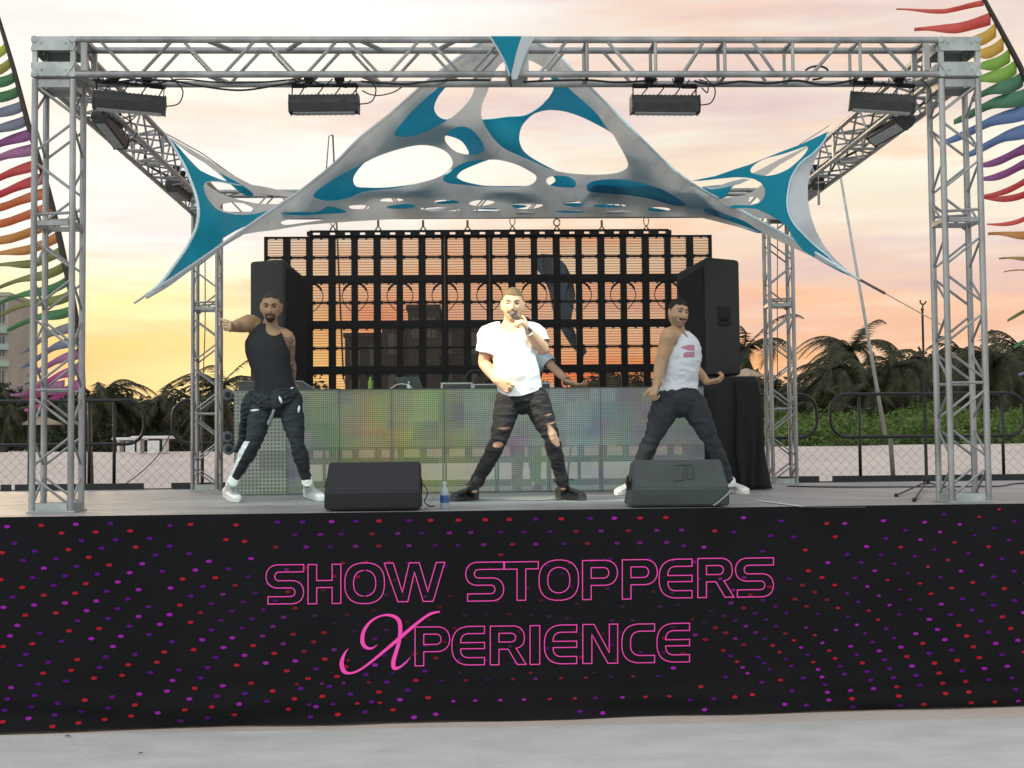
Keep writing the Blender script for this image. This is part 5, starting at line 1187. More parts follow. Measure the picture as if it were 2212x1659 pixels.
def skinmat(name, col, tat=False):
    m = bpy.data.materials.new(name); m.use_nodes = True; b = NB(m.node_tree); p = m.node_tree.nodes['Principled BSDF']; tc = b.n('ShaderNodeTexCoord')
    n1 = b.noise(tc.outputs['Object'], 9, 4); n2 = b.noise(tc.outputs['Object'], 70, 3)
    c = b.mix(b.ramp(n1, [(.35,(0,0,0)),(.7,(1,1,1))]), tuple(k*.86 for k in col), (min(1,col[0]*1.12), col[1]*1.02, col[2]))
    c = b.mix(b.m('MULTIPLY', b.ramp(n2, [(.5,(0,0,0)),(.7,(1,1,1))]), .18), c, tuple(k*.7 for k in col))
    if tat: c = b.mix(b.m('MULTIPLY', b.ramp(b.noise(tc.outputs['Object'], 26, 5, .7), [(.47,(0,0,0)),(.5,(1,1,1)),(.56,(1,1,1)),(.6,(0,0,0))]), .75), c, (.05,.045,.05))
    b.put(p.inputs['Base Color'], c); p.inputs['Roughness'].default_value = .5
    p.inputs['Subsurface Weight'].default_value = .12; p.inputs['Subsurface Radius'].default_value = (.012,.005,.003); p.inputs['Subsurface Scale'].default_value = 1.0
    return m
def eyes(h, parent, brow, bth=.0035, closed=.6, iris=(.05,.03,.02), angry=.4):
    wm = mat('eye_white', (.34,.31,.27), .35, 0, .05); im = mat('eye_iris%d'%int(iris[1]*1000), iris, .25, 0, .1); lm = mat('lash', (.03,.02,.015), .7)
    for s in (-1,1):
        c = h.P(s*.031, .010, -.0085); m_ = MB(); m_.cur = 0; m_.sph(c, .0115*h.s, 14, 10); m_.cur = 1
        m_.sph(c+h.y*.0080*h.s, .0060*h.s, 10, 8); m_.build('eye', [wm, im], parent, smooth=180)
        for (dz_, r_) in ((.0165,.0036),(.0035,.0024)):
            m_ = MB(); m_.tube(spline([h.P(s*.018,.010+dz_*.2-.001,.0005), h.P(s*.030,.010+(dz_-.010)*.75,.0015), h.P(s*.044,.0085+dz_*.1,.0)], 4), r_, 6); m_.build('eyelid', lm, parent, smooth=180)
        m_ = MB(); m_.tube(spline([h.P(s*.011,.027-.006*angry,.001), h.P(s*.024,.032,.0015), h.P(s*.038,.034,.001), h.P(s*.048,.028,.0)], 5), [bth*h.s*q for q in (.8,.9,1,1,1.1,1.1,1.1,1.1,1,1,.9,.8,.7,.6,.5,.4)], 6)
        m_.build('eyebrow', brow, parent, smooth=180)
def lips(h, parent, col, open_=0):
    lm = mat('lips%d'%int(col[0]*100), col, .45, 0, .1); m_ = MB()
    for z_, r_ in ((-.056,.0034),(-.0655,.0042)):
        m_.tube(spline([h.P(-.024,-.0605,-.001), h.P(-.012,z_,.0008), h.P(0,z_-.0005,.0012), h.P(.012,z_,.0008), h.P(.024,-.0605,-.001)], 4), [r_*q for q in (.3,.5,.7,.8,.9,1,1,1,1,1,1,1,.9,.8,.7,.5,.3)], 6)
    m_.build('lips', lm, parent, smooth=180)
def ear(m_, h):
    for s in (-1,1):
        c = h.w(Vector((s*.0775, -.008, .000))*h.s)
        loft(m_, [c-h.z*.030*h.s-h.y*-.004, c-h.z*.008, c+h.z*.012*h.s, c+h.z*.030*h.s], [(.007,.009),(.009,.013),(.010,.018),(.008,.013)], h.x*1.0+h.y*-.35*s, 10, 2, 3)
def shoe(parent, heel, toe, ht, mt, solem, s=1.0, high=0, w_=.052, sole_t=.026, ank=None, cuff=.05):
    heel = Vector(heel); toe = Vector(toe); d = (toe-heel); L = d.length; d.normalize(); sd = d.cross(Vector((0,0,1))).normalized(); up = sd.cross(d)
    if up.z < 0: up = -up
    f = lambda u, z: heel+d*L*u+up*z
    m_ = MB(); b0 = sole_t*.6
    loft(m_, [f(.0,b0+.032),f(.10,b0+.038),f(.28,b0+.036),f(.5,b0+.030),f(.72,b0+.025),f(.92,b0+.018)], [(.040,.040),(.044,.048),(.044,.046),(.049,.038),(.052,.030),(.040,.022)], sd, 16, 2.5, 3)
    if ank is not None:
        a_ = Vector(ank[0]); k_ = Vector(ank[1]); e_ = a_+(k_-a_).normalized()*cuff
        loft(m_, [f(.22,.04), (f(.18,.08)+a_)/2, a_, e_], [(.044,.056),(.045,.052),(.044,.048),(.048,.052)], sd, 14, 2.2, 3); loft(m_, [f(.3,.06), a_+d*.02], [(.042,.04),(.04,.04)], sd, 12, 2, 1)
    else: loft(m_, [f(.16,.03),f(.14,.08),f(.13,.105+high)], [(.038,.046),(.037,.044),(.038,.044)], sd, 14, 2.2, 3)
    sh = remesh(m_, 'shoe', mt, parent, .0055, 3, .003, (30,30,30), None)
    m_ = MB(); prof = [(0,.6),(.05,.8),(.25,.82),(.5,.92),(.7,1.02),(.86,.9),(.96,.6),(1.0,.25)]
    pts = [f(u,0)+sd*w_*q for u, q in prof]+[f(u,0)-sd*w_*q for u, q in prof[::-1]]
    m_.prism([p+up*.001 for p in pts], up*sole_t); m_.build('sole', solem, sh, smooth=40) if False else None
    o = m_.build('sole', solem, parent, smooth=40); o.parent = sh
    return sh
JM = mat('shoe_white', (.72,.75,.73), .55, 0, .06, 30, .1, 120); JS = mat('sole_white', (.68,.70,.68), .6, 0, .08, 20)
# ================= shaven dancer, left =================
Y0 = 11.8; J = lambda x, y, dy=0: at(*q2(x, y), Y0+dy)
px = person = thing('person', 'bearded shaven-headed man in black vest and dark joggers, white trainers, one fist thrust forward', 'person', (J(450,1530).x, Y0, ZS), 'performers on stage')
skA = skinmat('skin_olive', (.36,.23,.13)); skT = skinmat('skin_tattooed', (.36,.24,.17), True)
h = Head(J(437,192,-.06), yaw=2, pitch=-8, roll=-2, s=1.10)
B_ = MB(); h.mesh(B_); ear(B_, h)
sh_l = Vector(J(560,385)-J(300,290)).normalized()
def torso(B_, k=1.0, off=0, top=True, lo=True):
    pts = [J(470,830,.0), J(462,770,.0), J(445,650,-.02), J(425,540,-.02), J(410,450,-.01), J(418,370,.01), J(428,325,.02)]
    rd = [(.165,.115),(.172,.118),(.152,.105),(.170,.115),(.180,.120),(.150,.095),(.085,.07)]
    sdv = [Vector((1,.05,-.02)),Vector((1,.05,-.02)),Vector((1,.05,-.05)),Vector((1,0,-.12)),Vector((1,0,-.18)),sh_l,sh_l]
    loft(B_, pts, [(a*k+off, b_*k+off) for a, b_ in rd], sdv, 24, 2.3, 4)
torso(B_)
loft(B_, [J(432,340,.03), J(434,300,.0), J(437,250,-.01)], [(.068,.062),(.058,.058),(.056,.058)], (1,0,0), 16)
SR, ER_, WR = J(298,300,.0), J(196,318,-.16), J(163,326,-.37)
loft(B_, [J(350,350,.03), SR, (SR+ER_)/2, ER_], [(.075,.07),(.078,.070),(.068,.064),(.054,.050)], (0,0,1), 16)
loft(B_, [ER_, (ER_+WR)/2, WR], [(.050,.048),(.047,.044),(.030,.026)], (0,0,1), 14)
hand(B_, WR, (.05,-1,-.03), (-.1,0,-1), (82,88,65), 1.15, thumb=(.8,-.25,.5), tcurl=40)
SL, EL_, WL = J(545,398,.02), J(563,555,.10), J(582,690,.16)
loft(B_, [J(480,370,.02), SL, J(560,460,.06), EL_], [(.06,.055),(.066,.060),(.054,.052),(.043,.042)], (1,0,0), 16)
loft(B_, [EL_, J(578,610,.12), WL], [(.043,.042),(.043,.040),(.029,.025)], (1,0,0), 14)
hand(B_, WL, (-.1,.25,-1), (0,-1,-.2), (25,30,25), 1.0)
HR, KR, AR = J(385,835), J(318,1115,-.10), J(170,1400,.02)
HL, KL, AL = J(562,835), J(618,1130,-.08), J(686,1395,.02)
def legs(B_, o1=0, o2=0):
    loft(B_, [HR+Vector((.02,0,.05)), HR, HR.lerp(KR,.5), KR], [(.085+o1,.095+o1),(.112+o1,.112+o1),(.098+o1,.098+o1),(.066+o1,.068+o1)], (1,0,.2), 18)
    loft(B_, [KR, KR.lerp(AR,.3), KR.lerp(AR,.65), AR], [(.064+o1,.066+o1),(.066+o2,.070+o2),(.048+o2,.052+o2),(.036+o2,.038+o2)], (1,0,.4), 18)
    loft(B_, [HL+Vector((-.02,0,.05)), HL, HL.lerp(KL,.5), KL], [(.085+o1,.095+o1),(.112+o1,.112+o1),(.092+o1,.098+o1),(.062+o1,.066+o1)], (1,0,-.2), 18)
    loft(B_, [KL, KL.lerp(AL,.3), KL.lerp(AL,.65), AL], [(.060+o1,.064+o1),(.062+o2,.068+o2),(.046+o2,.050+o2),(.034+o2,.038+o2)], (1,0,-.3), 18)
legs(B_, -.016, -.012)
for A_ in (AR, AL): loft(B_, [A_, A_+Vector((0,-.0,-.03))], [(.032,.034),(.03,.032)], (1,0,0), 12, 2, 1)
remesh(B_, 'body', [skA, skT], person, .0055, 3, mf=lambda c: 1 if (c.x > SL.x-.01 and c.z < SL.z+.0 and c.z > WL.z and c.y > Y0-.1 and c.x > J(530,500).x) else 0)
T_ = MB(); torso(T_, 1.0, .010)
nx = J(466,330).x
def cutA(c):
    u = q2  # neckline, arm holes and hem
    zx, zz = (c.x-J(428,325).x)*813, (J(428,325).z-c.z)*813      # reading units from the neck base
    front = c.y < Y0+.03
    if zz > 470-.0*zx+ (-.10*(zx)): return True
    e = ((zx-38)/62)**2+((zz+5)/(72 if front else 35))**2
    if e < 1 or zz < -22 and abs(zx-20) < 70: return True
    if zx < -74-max(0,(zz+25))*.72 and zz < 150: return True
    if zx > 58+max(0,zz+25)*.42 and zz < 170: return True
    return False
M_vest = mat('vest_black', (.007,.007,.010), .8, 0, .3, 12, .2, 90)
remesh(T_, 'vest', M_vest, person, .006, 2, .004, (5,5,12), cutA, thick=.002, seed=2)
M_jog = mat('jogger_fabric', (.015,.021,.024), .85, 0, .3, 10, .35, 60); M_jw = mat('stripe_white', (.62,.66,.66), .7, 0, .08, 30)
T_ = MB(); legs(T_, .002, .006); loft(T_, [J(475,860), J(470,810), J(463,760)], [(.170,.125),(.182,.130),(.176,.126)], (1,.05,-.03), 24, 2.3)
def mfA(c):
    p_ = KR.lerp(AR, (KR.z-c.z)/(KR.z-AR.z)) if c.z < KR.z+.02 else None
    if p_ is not None and c.x < HR.x+.05 and c.x < p_.x-.026 and c.y < p_.y+.05 and c.z < KR.z-.0: return 1
    if abs((c-J(497,800,-.1)).dot(Vector((.92,0,-.4)))) < .010 and (c-J(507,970,-.1)).length < .12 and c.y < Y0-.03: return 1
    return 0
remesh(T_, 'joggers', [M_jog, M_jw], person, .006, 2, .014, (7,7,17), lambda c: c.z < AR.z+.015, mfA, thick=.002, seed=5)
# jacket knotted round the hips, its tail hanging at one side
T_ = MB()
loft(T_, [J(318,800,-.10), J(360,830,-.13), J(450,850,-.14), J(540,815,-.13), J(618,790,-.05)], [(.045,.02),(.055,.022),(.06,.025),(.055,.022),(.05,.02)], (0,0,1), 14, 2.2)
loft(T_, [J(330,800,-.05), J(290,860,-.06), J(258,940,-.04), J(246,1030,.0), J(236,1100,.02), J(190,1190,.04)], [(.07,.03),(.075,.035),(.045,.04),(.035,.035),(.030,.03),(.012,.012)], (1,0,.3), 14, 2.2)
loft(T_, [J(610,800,-.04), J(622,850,-.05), J(625,905,-.03)], [(.045,.03),(.04,.03),(.02,.02)], (1,0,0), 12)
remesh(T_, 'tied_jacket', mat('jacket_cloth', (.012,.016,.018), .85, 0, .3, 12, .3, 60), person, .006, 2, .022, (14,14,22), seed=9)
for (a1, a2), (b1, b2), r_ in (((295,903),(352,898),.010),((572,750),(592,744),.007),((625,915),(632,870),.011),((493,808),(510,850),.012)):
    m_ = MB(); loft(m_, [J(a1,a2,-.185), J((a1+b1)/2,(a2+b2)/2,-.19), J(b1,b2,-.185)], [(r_*.5,r_*.3),(r_,r_*.35),(r_*.4,r_*.3)], (0,0,1) if abs(b1-a1) > abs(b2-a2) else (1,0,0), 8, 2, 2); m_.build('white_trim', M_jw, person, smooth=180)
shoe(person, on(*q2(118,1500), ZS+.002)+Vector((-.0,.08,0)), on(*q2(212,1536), ZS+.002)+Vector((0,-.04,0)), .1, JM, JS, ank=(AR,KR), cuff=.03)
shoe(person, on(*q2(684,1500), ZS+.002)+Vector((-.01,.10,0)), on(*q2(792,1528), ZS+.002)+Vector((0,-.03,0)), .1, JM, JS, ank=(AL,KL), cuff=.01)
hairA = mat('hair_buzz', (.035,.026,.018), .8, 0, .3, 60, 0, 60); beardA = mat('beard_dark', (.02,.014,.010), .85, 0, .3, 60)
shell(h, lambda p: p.z > (.083-.25*abs(p.x) if p.y > .045 else (.083-(.045-p.y)*1.6 if p.y > -.01 else max(-.06, -.005-(-.01-p.y)*1.2))), 1.012, 'hair', hairA, person, .0005)
shell(h, lambda p: p.y > .045 and ((abs(p.x) < .030 and -.075 > p.z > -.112) or (abs(p.x) < .032 and -.053 < p.z < -.040 and p.z < -.040-abs(p.x)*.15) or (.025 < abs(p.x) < .034 and -.09 < p.z < -.045)), 1.015, 'beard', beardA, person, .0008)
eyes(h, person, beardA, .0042, iris=(.02,.015,.01), angry=1.0); lips(h, person, (.28,.13,.09))
# ================= singer, centre =================
Y0 = 11.1; J = lambda x, y, dy=0: at(*q3(x, y), Y0+dy)
person = thing('person', 'singer in white T-shirt and ripped black jeans, legs apart, microphone at his mouth', 'person', (J(540,1580).x, Y0, ZS), 'performers on stage')
skB = skinmat('skin_fair', (.62,.40,.26))
h = Head(J(503,232,-.05), yaw=-4, pitch=-3, roll=-3, s=1.13)
B_ = MB(); h.mesh(B_); ear(B_, h)
def torsoB(B_, k=1.0, off=0, belly=0):
    pts = [J(560,870,.0), J(555,800,.0), J(530,690,-.01), J(508,590,-.02), J(495,490,-.01), J(490,420,.0), J(486,385,.02)]
    rd = [(.150,.115),(.160,.118),(.160+belly,.125+belly),(.168,.128),(.180,.128),(.155,.10),(.09,.075)]
    loft(B_, pts, [(a*k+off, b_*k+off) for a, b_ in rd], (1,.02,.05), 24, 2.3, 4)
torsoB(B_)
loft(B_, [J(488,395,.03), J(493,340,.0), J(500,290,-.01)], [(.075,.066),(.064,.062),(.060,.062)], (1,0,0), 16)
SR, ER_, WR = J(335,430,.0), J(305,630,.05), J(398,755,-.11)
loft(B_, [J(420,410,.01), SR, SR.lerp(ER_,.5), ER_], [(.065,.06),(.068,.064),(.056,.056),(.050,.050)], (1,0,0), 16)
loft(B_, [ER_, ER_.lerp(WR,.4), WR], [(.050,.049),(.049,.047),(.033,.028)], (1,0,.3), 14)
hand(B_, WR, (.75,-.15,-.45), (-.3,.1,-.9), (45,55,40), 1.15, thumb=(.95,-.2,.15), tcurl=15)
SL, EL_, WL = J(660,425,.0), J(712,535,-.05), J(612,405,-.20)
loft(B_, [J(570,405,.01), SL, SL.lerp(EL_,.5), EL_], [(.062,.058),(.068,.064),(.060,.058),(.050,.050)], (1,0,0), 16)
loft(B_, [EL_, EL_.lerp(WL,.45), WL], [(.052,.052),(.052,.050),(.034,.030)], (1,0,.5), 14)
fist_d = (J(552,322,-.24)-WL).normalized()
hand(B_, WL, fist_d, Vector((.55,.15,-.75)), (62,78,55), 1.05, thumb=(.75,-.35,-.55), tcurl=22)
HR, KR, AR = J(478,880), J(402,1175,-.06), J(238,1480,.04)
HL, KL, AL = J(655,870), J(768,1140,-.07), J(850,1460,.04)
def legsB(B_, o1=0, o2=0, o3=None):
    o3 = o2 if o3 is None else o3
    loft(B_, [HR+Vector((.02,0,.06)), HR, HR.lerp(KR,.5), KR], [(.085+o1,.10+o1),(.104+o1,.108+o1),(.088+o1,.092+o1),(.062+o2,.066+o2)], (1,0,.2), 18)
    loft(B_, [KR, KR.lerp(AR,.3), KR.lerp(AR,.65), AR], [(.060+o2,.064+o2),(.060+o2,.066+o2),(.048+o3,.052+o3),(.036+o3,.038+o3)], (1,0,.4), 18)
    loft(B_, [HL+Vector((-.02,0,.06)), HL, HL.lerp(KL,.5), KL], [(.085+o1,.10+o1),(.106+o1,.108+o1),(.090+o1,.094+o1),(.062+o2,.066+o2)], (1,0,-.3), 18)
    loft(B_, [KL, KL.lerp(AL,.3), KL.lerp(AL,.65), AL], [(.060+o2,.064+o2),(.060+o2,.066+o2),(.046+o3,.052+o3),(.034+o3,.038+o3)], (1,0,-.3), 18)
legsB(B_, -.008, -.006)
for A_, e in ((AR,-1),(AL,1)): loft(B_, [A_, A_+Vector((0,-.0,-.03))], [(.032,.034),(.03,.032)], (1,0,0), 12, 2, 1)
remesh(B_, 'body', skB, person, .0055, 3)
T_ = MB(); torsoB(T_, 1.0, .017, .006)
loft(T_, [J(420,405,.01), SR, SR.lerp(ER_,.3), SR.lerp(ER_,.66)], [(.074,.07),(.083,.078),(.078,.076),(.080,.078)], (1,0,0), 18)
loft(T_, [J(560,400,.01), SL, SL.lerp(EL_,.45), SL.lerp(EL_,.82)], [(.072,.068),(.083,.078),(.080,.078),(.082,.080)], (1,0,0), 18)
lo_ = lambda c: c.z < J(540,848).z+.12*(c.x-J(480,800).x)-.0
def cutB(c):
    zx = (c.x-J(492,385).x); zz = (J(492,385).z-c.z)
    if (zx/.085)**2+((zz)/(.052 if c.y < Y0 else .03))**2 < 1 or (zz < -.0 and abs(zx) < .09 and zz < -.01): return True
    if c.z < J(520,862).z+.45*max(0, c.x-J(560,800).x)**1.15+.35*max(0, J(470,800).x-c.x)**1.3: return True
    if c.x < J(368,500).x and (c-SR).dot((ER_-SR).normalized()) > (ER_-SR).length*.60: return True
    if c.x > J(672,500).x and (c-SL).dot((EL_-SL).normalized()) > (EL_-SL).length*.68 and c.z > J(600,640).z and (c-EL_).length < .12: return True
    return False
M_tee = mat('tshirt_white', (.80,.80,.82), .85, 0, .02, 8, .15, 90)
remesh(T_, 'tshirt', M_tee, person, .006, 2, .013, (7,7,8), cutB, thick=.002, seed=14)
M_jean = mat('black_denim', (.013,.0135,.016), .85, 0, .35, 14, .35, 120)
T_ = MB(); legsB(T_, .004, .005, .010); loft(T_, [J(572,890), J(562,840), J(556,790)], [(.160,.12),(.168,.124),(.164,.122)], (1,.02,.05), 24, 2.3)
loft(T_, [AR.lerp(KR,.16), AR.lerp(KR,.06)], [(.06,.062),(.052,.055)], (1,0,.4), 16, 2, 1); loft(T_, [AL.lerp(KL,.12), AL.lerp(KL,.03)], [(.058,.062),(.052,.055)], (1,0,-.3), 16, 2, 1)
def rip(c):
    if c.y > Y0-.02: return False
    u = (c.x-J(0,0).x)/(J(100,0).x-J(0,0).x)*100; v_ = (J(500,0,-.1).z-c.z)/(J(500,0,-.1).z-J(500,100,-.1).z)*100
    n_ = 9*noise.noise(c*40)
    def el(cx, cy, a, b_, t=0):
        du, dv = u-cx, v_-cy-t*(u-cx); return (du/(a+n_))**2+(dv/(b_+n_*.4))**2 < 1
    return el(388,1186,42,20,.05) or el(432,1072,58,9,-.0) or el(768,1125,46,62,.9) or el(748,978,42,7,-.25) or el(752,1040,46,9,-.2) or el(800,1185,18,14)
remesh(T_, 'jeans', M_jean, person, .0055, 2, .013, (8,8,18), lambda c: rip(c) or c.z < AR.z-.01, thick=.002, seed=21)
for k_ in range(10):
    a0 = AL if k_ % 2 else AR; m_ = MB(); ang = random.uniform(-1.4,1.4); p_ = a0+Vector((math.sin(ang)*.05,-math.cos(ang)*.055,.03)); m_.tube([p_, p_+Vector((math.sin(ang)*.035,-.01,-.02+random.uniform(-.01,.02)))], .004, 5); m_.build('frayed_thread', M_jean, person)
MBt = mat('boot_leather', (.016,.017,.018), .4, 0, .3, 20, .25, 90); MBs = mat('boot_sole', (.045,.048,.05), .6, 0, .3, 30)
shoe(person, on(*q3(226,1570), ZS+.002)+Vector((.02,.06,0)), on(*q3(86,1585), ZS+.002)+Vector((0,-.03,0)), .1, MBt, MBs, w_=.058, sole_t=.034, ank=(AR,KR), cuff=.12)
shoe(person, on(*q3(836,1560), ZS+.002)+Vector((-.01,.06,0)), on(*q3(990,1578), ZS+.002)+Vector((0,-.03,0)), .1, MBt, MBs, w_=.058, sole_t=.034, ank=(AL,KL), cuff=.12)
hairB = mat('hair_blond', (.20,.14,.07), .75, 0, .3, 70, .4, 200); stub = mat('stubble_fair', (.30,.19,.11), .8, 0, .2, 90)
shell(h, lambda p: p.z > (.070 if p.y > .04 else (.070-(.04-p.y)*1.3 if p.y > -.01 else max(-.06, .0-(-.01-p.y)*1.2))), lambda p: 1.03+max(0,(p.z-.07))*1.8*(.7+.6*max(0,p.y/.09)), 'hair', hairB, person, .0022, 140)
shell(h, lambda p: p.y > .04 and abs(p.x) < .035 and -.053 < p.z < -.039, 1.018, 'moustache', mat('hair_fair_brown', (.16,.10,.05), .8), person, .001)
eyes(h, person, mat('brow_brown', (.09,.055,.03), .8), .0034, iris=(.06,.07,.06), angry=.7); lips(h, person, (.45,.20,.16))
m_ = MB(); m_.tube([WL+(EL_-WL).normalized()*.02+ (frame(EL_-WL)[0]*math.cos(t*.6)+frame(EL_-WL)[1]*math.sin(t*.6))*.036 for t in range(11)], .008, 6); m_.build('wristband', mat('band_white', (.7,.7,.68), .6), person, smooth=180)
# microphone in his hand
mh = h.P(0,-.062,.045); md = (J(592,372,-.22)-mh); md.normalize()
mic = thing('microphone', 'black handheld microphone held to the singer\'s mouth', 'microphone', mh)
m_ = MB(); m_.lathe(mh+md*.03, [(.016,0),(.0185,.01),(.0165,.05),(.013,.13),(.012,.185),(.010,.19)], 16, md); m_.build('handle', mat('mic_body', (.03,.03,.03), .35, .3), mic, smooth=40)
m_ = MB(); m_.sph(mh+md*.01, .026, 16, 12); m_.build('grille', mat('mic_grille', (.12,.12,.13), .4, .8, .3, 200, .5, 300), mic, smooth=180)
# ================= dancer in white vest, right =================
Y0 = 12.4; J = lambda x, y, dy=0: at(*q4(x, y), Y0+dy)
person = thing('person', 'dark-haired dancer in white vest and charcoal trousers, twisting, looking over his shoulder', 'person', (J(560,1420).x, Y0, ZS), 'performers on stage')
skC = skinmat('skin_tan', (.52,.34,.20))
h = Head(J(538,182,-.05), yaw=26, pitch=0, roll=-6, s=1.12)
B_ = MB(); h.mesh(B_); ear(B_, h)
tw = Vector((.72,-.62,0)); hipv = Vector((.95,-.2,0))
def torsoC(B_, off=0):
    pts = [J(530,790,.0), J(545,730,.0), J(555,640,.0), J(562,550,-.02), J(572,450,-.02), J(560,370,.0), J(545,315,.02)]
    rd = [(.165,.12),(.165,.118),(.150,.112),(.155,.112),(.165,.125),(.13,.10),(.075,.065)]
    loft(B_, pts, [(a+off, b_+off) for a, b_ in rd], [hipv, hipv, (hipv+tw)/2, tw, tw, tw, tw], 24, 2.2, 4)
torsoC(B_)
loft(B_, [J(545,335,.02), J(540,290,.0), J(536,245,.0)], [(.068,.064),(.059,.060),(.058,.060)], (1,0,0), 16)
SR, ER_, WR = J(482,325,-.10), J(425,495,-.06), J(388,670,-.10)
loft(B_, [J(530,330,-.02), SR, SR.lerp(ER_,.45), ER_], [(.07,.07),(.078,.078),(.070,.068),(.056,.056)], (1,0,0), 18)
loft(B_, [ER_, ER_.lerp(WR,.35), WR], [(.056,.055),(.054,.052),(.035,.030)], (1,0,0), 14)
hand(B_, WR, (-.38,-.3,-.85), (.5,-.7,.1), (55,70,50), 1.12, thumb=(.8,-.4,-.5), tcurl=20)
SL, EL_, WL = J(600,370,.14), J(662,560,.22), J(745,652,.08)
loft(B_, [J(570,350,.05), SL, SL.lerp(EL_,.5), EL_], [(.06,.06),(.066,.064),(.056,.056),(.046,.046)], (1,0,0), 16)
loft(B_, [EL_, EL_.lerp(WL,.45), WL], [(.046,.046),(.045,.043),(.030,.026)], (0,0,1), 14)
hand(B_, WL, (.95,-.25,.15), (.1,-.8,.3), (35,50,40), 1.1, .04, thumb=(.8,-.5,.2), tcurl=25)
HR, KR, AR = J(462,800), J(365,1030,-.06), J(222,1345,.03)
HL, KL, AL = J(640,800), J(772,1060,-.05), J(905,1345,.06)
def legsC(B_, o1=0, o2=0):
    loft(B_, [HR+Vector((.02,0,.06)), HR, HR.lerp(KR,.5), KR], [(.10+o1,.10+o1),(.125+o1,.120+o1),(.112+o1,.108+o1),(.074+o1,.074+o1)], (1,0,.2), 18)
    loft(B_, [KR, KR.lerp(AR,.3), KR.lerp(AR,.65), AR], [(.072+o1,.072+o1),(.070+o2,.072+o2),(.052+o2,.056+o2),(.038+o2,.040+o2)], (1,0,.4), 18)
    loft(B_, [HL+Vector((-.02,0,.06)), HL, HL.lerp(KL,.5), KL], [(.10+o1,.10+o1),(.125+o1,.118+o1),(.100+o1,.104+o1),(.068+o1,.072+o1)], (1,0,-.3), 18)
    loft(B_, [KL, KL.lerp(AL,.3), KL.lerp(AL,.65), AL], [(.066+o1,.070+o1),(.064+o2,.070+o2),(.048+o2,.052+o2),(.036+o2,.040+o2)], (1,0,-.3), 18)
legsC(B_, -.018, -.012)
for A_, e in ((AR,-1),(AL,1)): loft(B_, [A_, A_+Vector((0,-.0,-.03))], [(.032,.034),(.03,.032)], (1,0,0), 12, 2, 1)
remesh(B_, 'body', skC, person, .0055, 3)
T_ = MB(); torsoC(T_, .012)
def cutC(c):
    u = (c.x-J(0,400).x)/(J(100,400).x-J(0,400).x)*100; v_ = (J(500,0).z-c.z)/(J(500,0).z-J(500,100).z)*100
    if v_ > 702+.06*(560-u)+8*math.sin(u*.03): return True
    if v_ < 300: return True
    if v_ < 400 and u < 540-.35*(v_-320): return True       # arm hole
    if c.y < Y0+.08 and v_ < 305+(u-545)*.95 and u > 545 and u < 572+(v_-300)*.5: return True # neckline
    return False
def leaf(c):
    if c.y > Y0-.0: return 0
    u = (c.x-J(0,430,-.1).x)/(J(100,430,-.1).x-J(0,430,-.1).x)*100; v_ = (J(500,0,-.1).z-c.z)/(J(500,0,-.1).z-J(500,100,-.1).z)*100
    if 556 < u < 648 and abs(v_-417-.06*(u-600)) < 21*math.sin(math.pi*min(1,max(0,(u-552)/150)))+2 : return 1
    if 570 < u < 645 and 446 < v_ < 484 and (v_-444) < 40 and (u-570) > (480-v_)*-.1+ (10 if v_ < 452 else 0)+(462-v_)*.5: return 1
    return 0
remesh(T_, 'vest', [mat('vest_white', (.66,.70,.76), .85, 0, .05, 8, .15, 90), mat('print_rose', (.44,.20,.27), .8, 0, .15, 60)], person, .0055, 2, .011, (9,9,15), cutC, leaf, thick=.002, seed=31)
M_tr = mat('charcoal_trousers', (.026,.031,.038), .85, 0, .25, 10, .35, 70)
T_ = MB(); legsC(T_, .002, .008); loft(T_, [J(538,800), J(545,750), J(548,706)], [(.186,.140),(.186,.138),(.172,.124)], hipv, 24, 2.2)
remesh(T_, 'trousers', M_tr, person, .006, 2, .014, (8,8,14), lambda c: c.z < AR.z-.02, thick=.002, seed=41)
shoe(person, on(*q4(226,1420), ZS+.002)+Vector((0,.05,0)), on(*q4(112,1432), ZS+.002)+Vector((0,-.04,0)), .1, JM, JS, ank=(AR,KR), cuff=.01)
shoe(person, on(*q4(880,1405), ZS+.002)+Vector((0,.06,0)), on(*q4(1012,1424), ZS+.002)+Vector((0,-.04,0)), .1, JM, JS, ank=(AL,KL), cuff=.01)
hairC = mat('hair_black', (.012,.009,.008), .7, 0, .3, 70, .4, 200)
shell(h, lambda p: p.z > (.066 if p.y > .04 else (.066-(.04-p.y)*1.5 if p.y > -.01 else max(-.07, -.01-(-.01-p.y)*1.2))), lambda p: 1.03+max(0,(p.z-.06))*1.2, 'hair', hairC, person, .0015, 140)
M_st = mat('stubble_dark', (.27,.175,.11), .85, 0, .3, 120)
shell(h, lambda p: p.y > .012 and (p.z < -.060-.0*p.x or (abs(p.x) > .045 and p.z < -.03)) and not (abs(p.x) < .022 and p.z > -.073) and p.z > -.108, 1.006, 'stubble', M_st, person, .0003, ragged=.01)
shell(h, lambda p: p.y > .04 and abs(p.x) < .032 and -.053 < p.z < -.041, 1.012, 'moustache', hairC, person, .0006)
eyes(h, person, hairC, .0036, iris=(.02,.012,.008), angry=.5); lips(h, person, (.38,.17,.13))
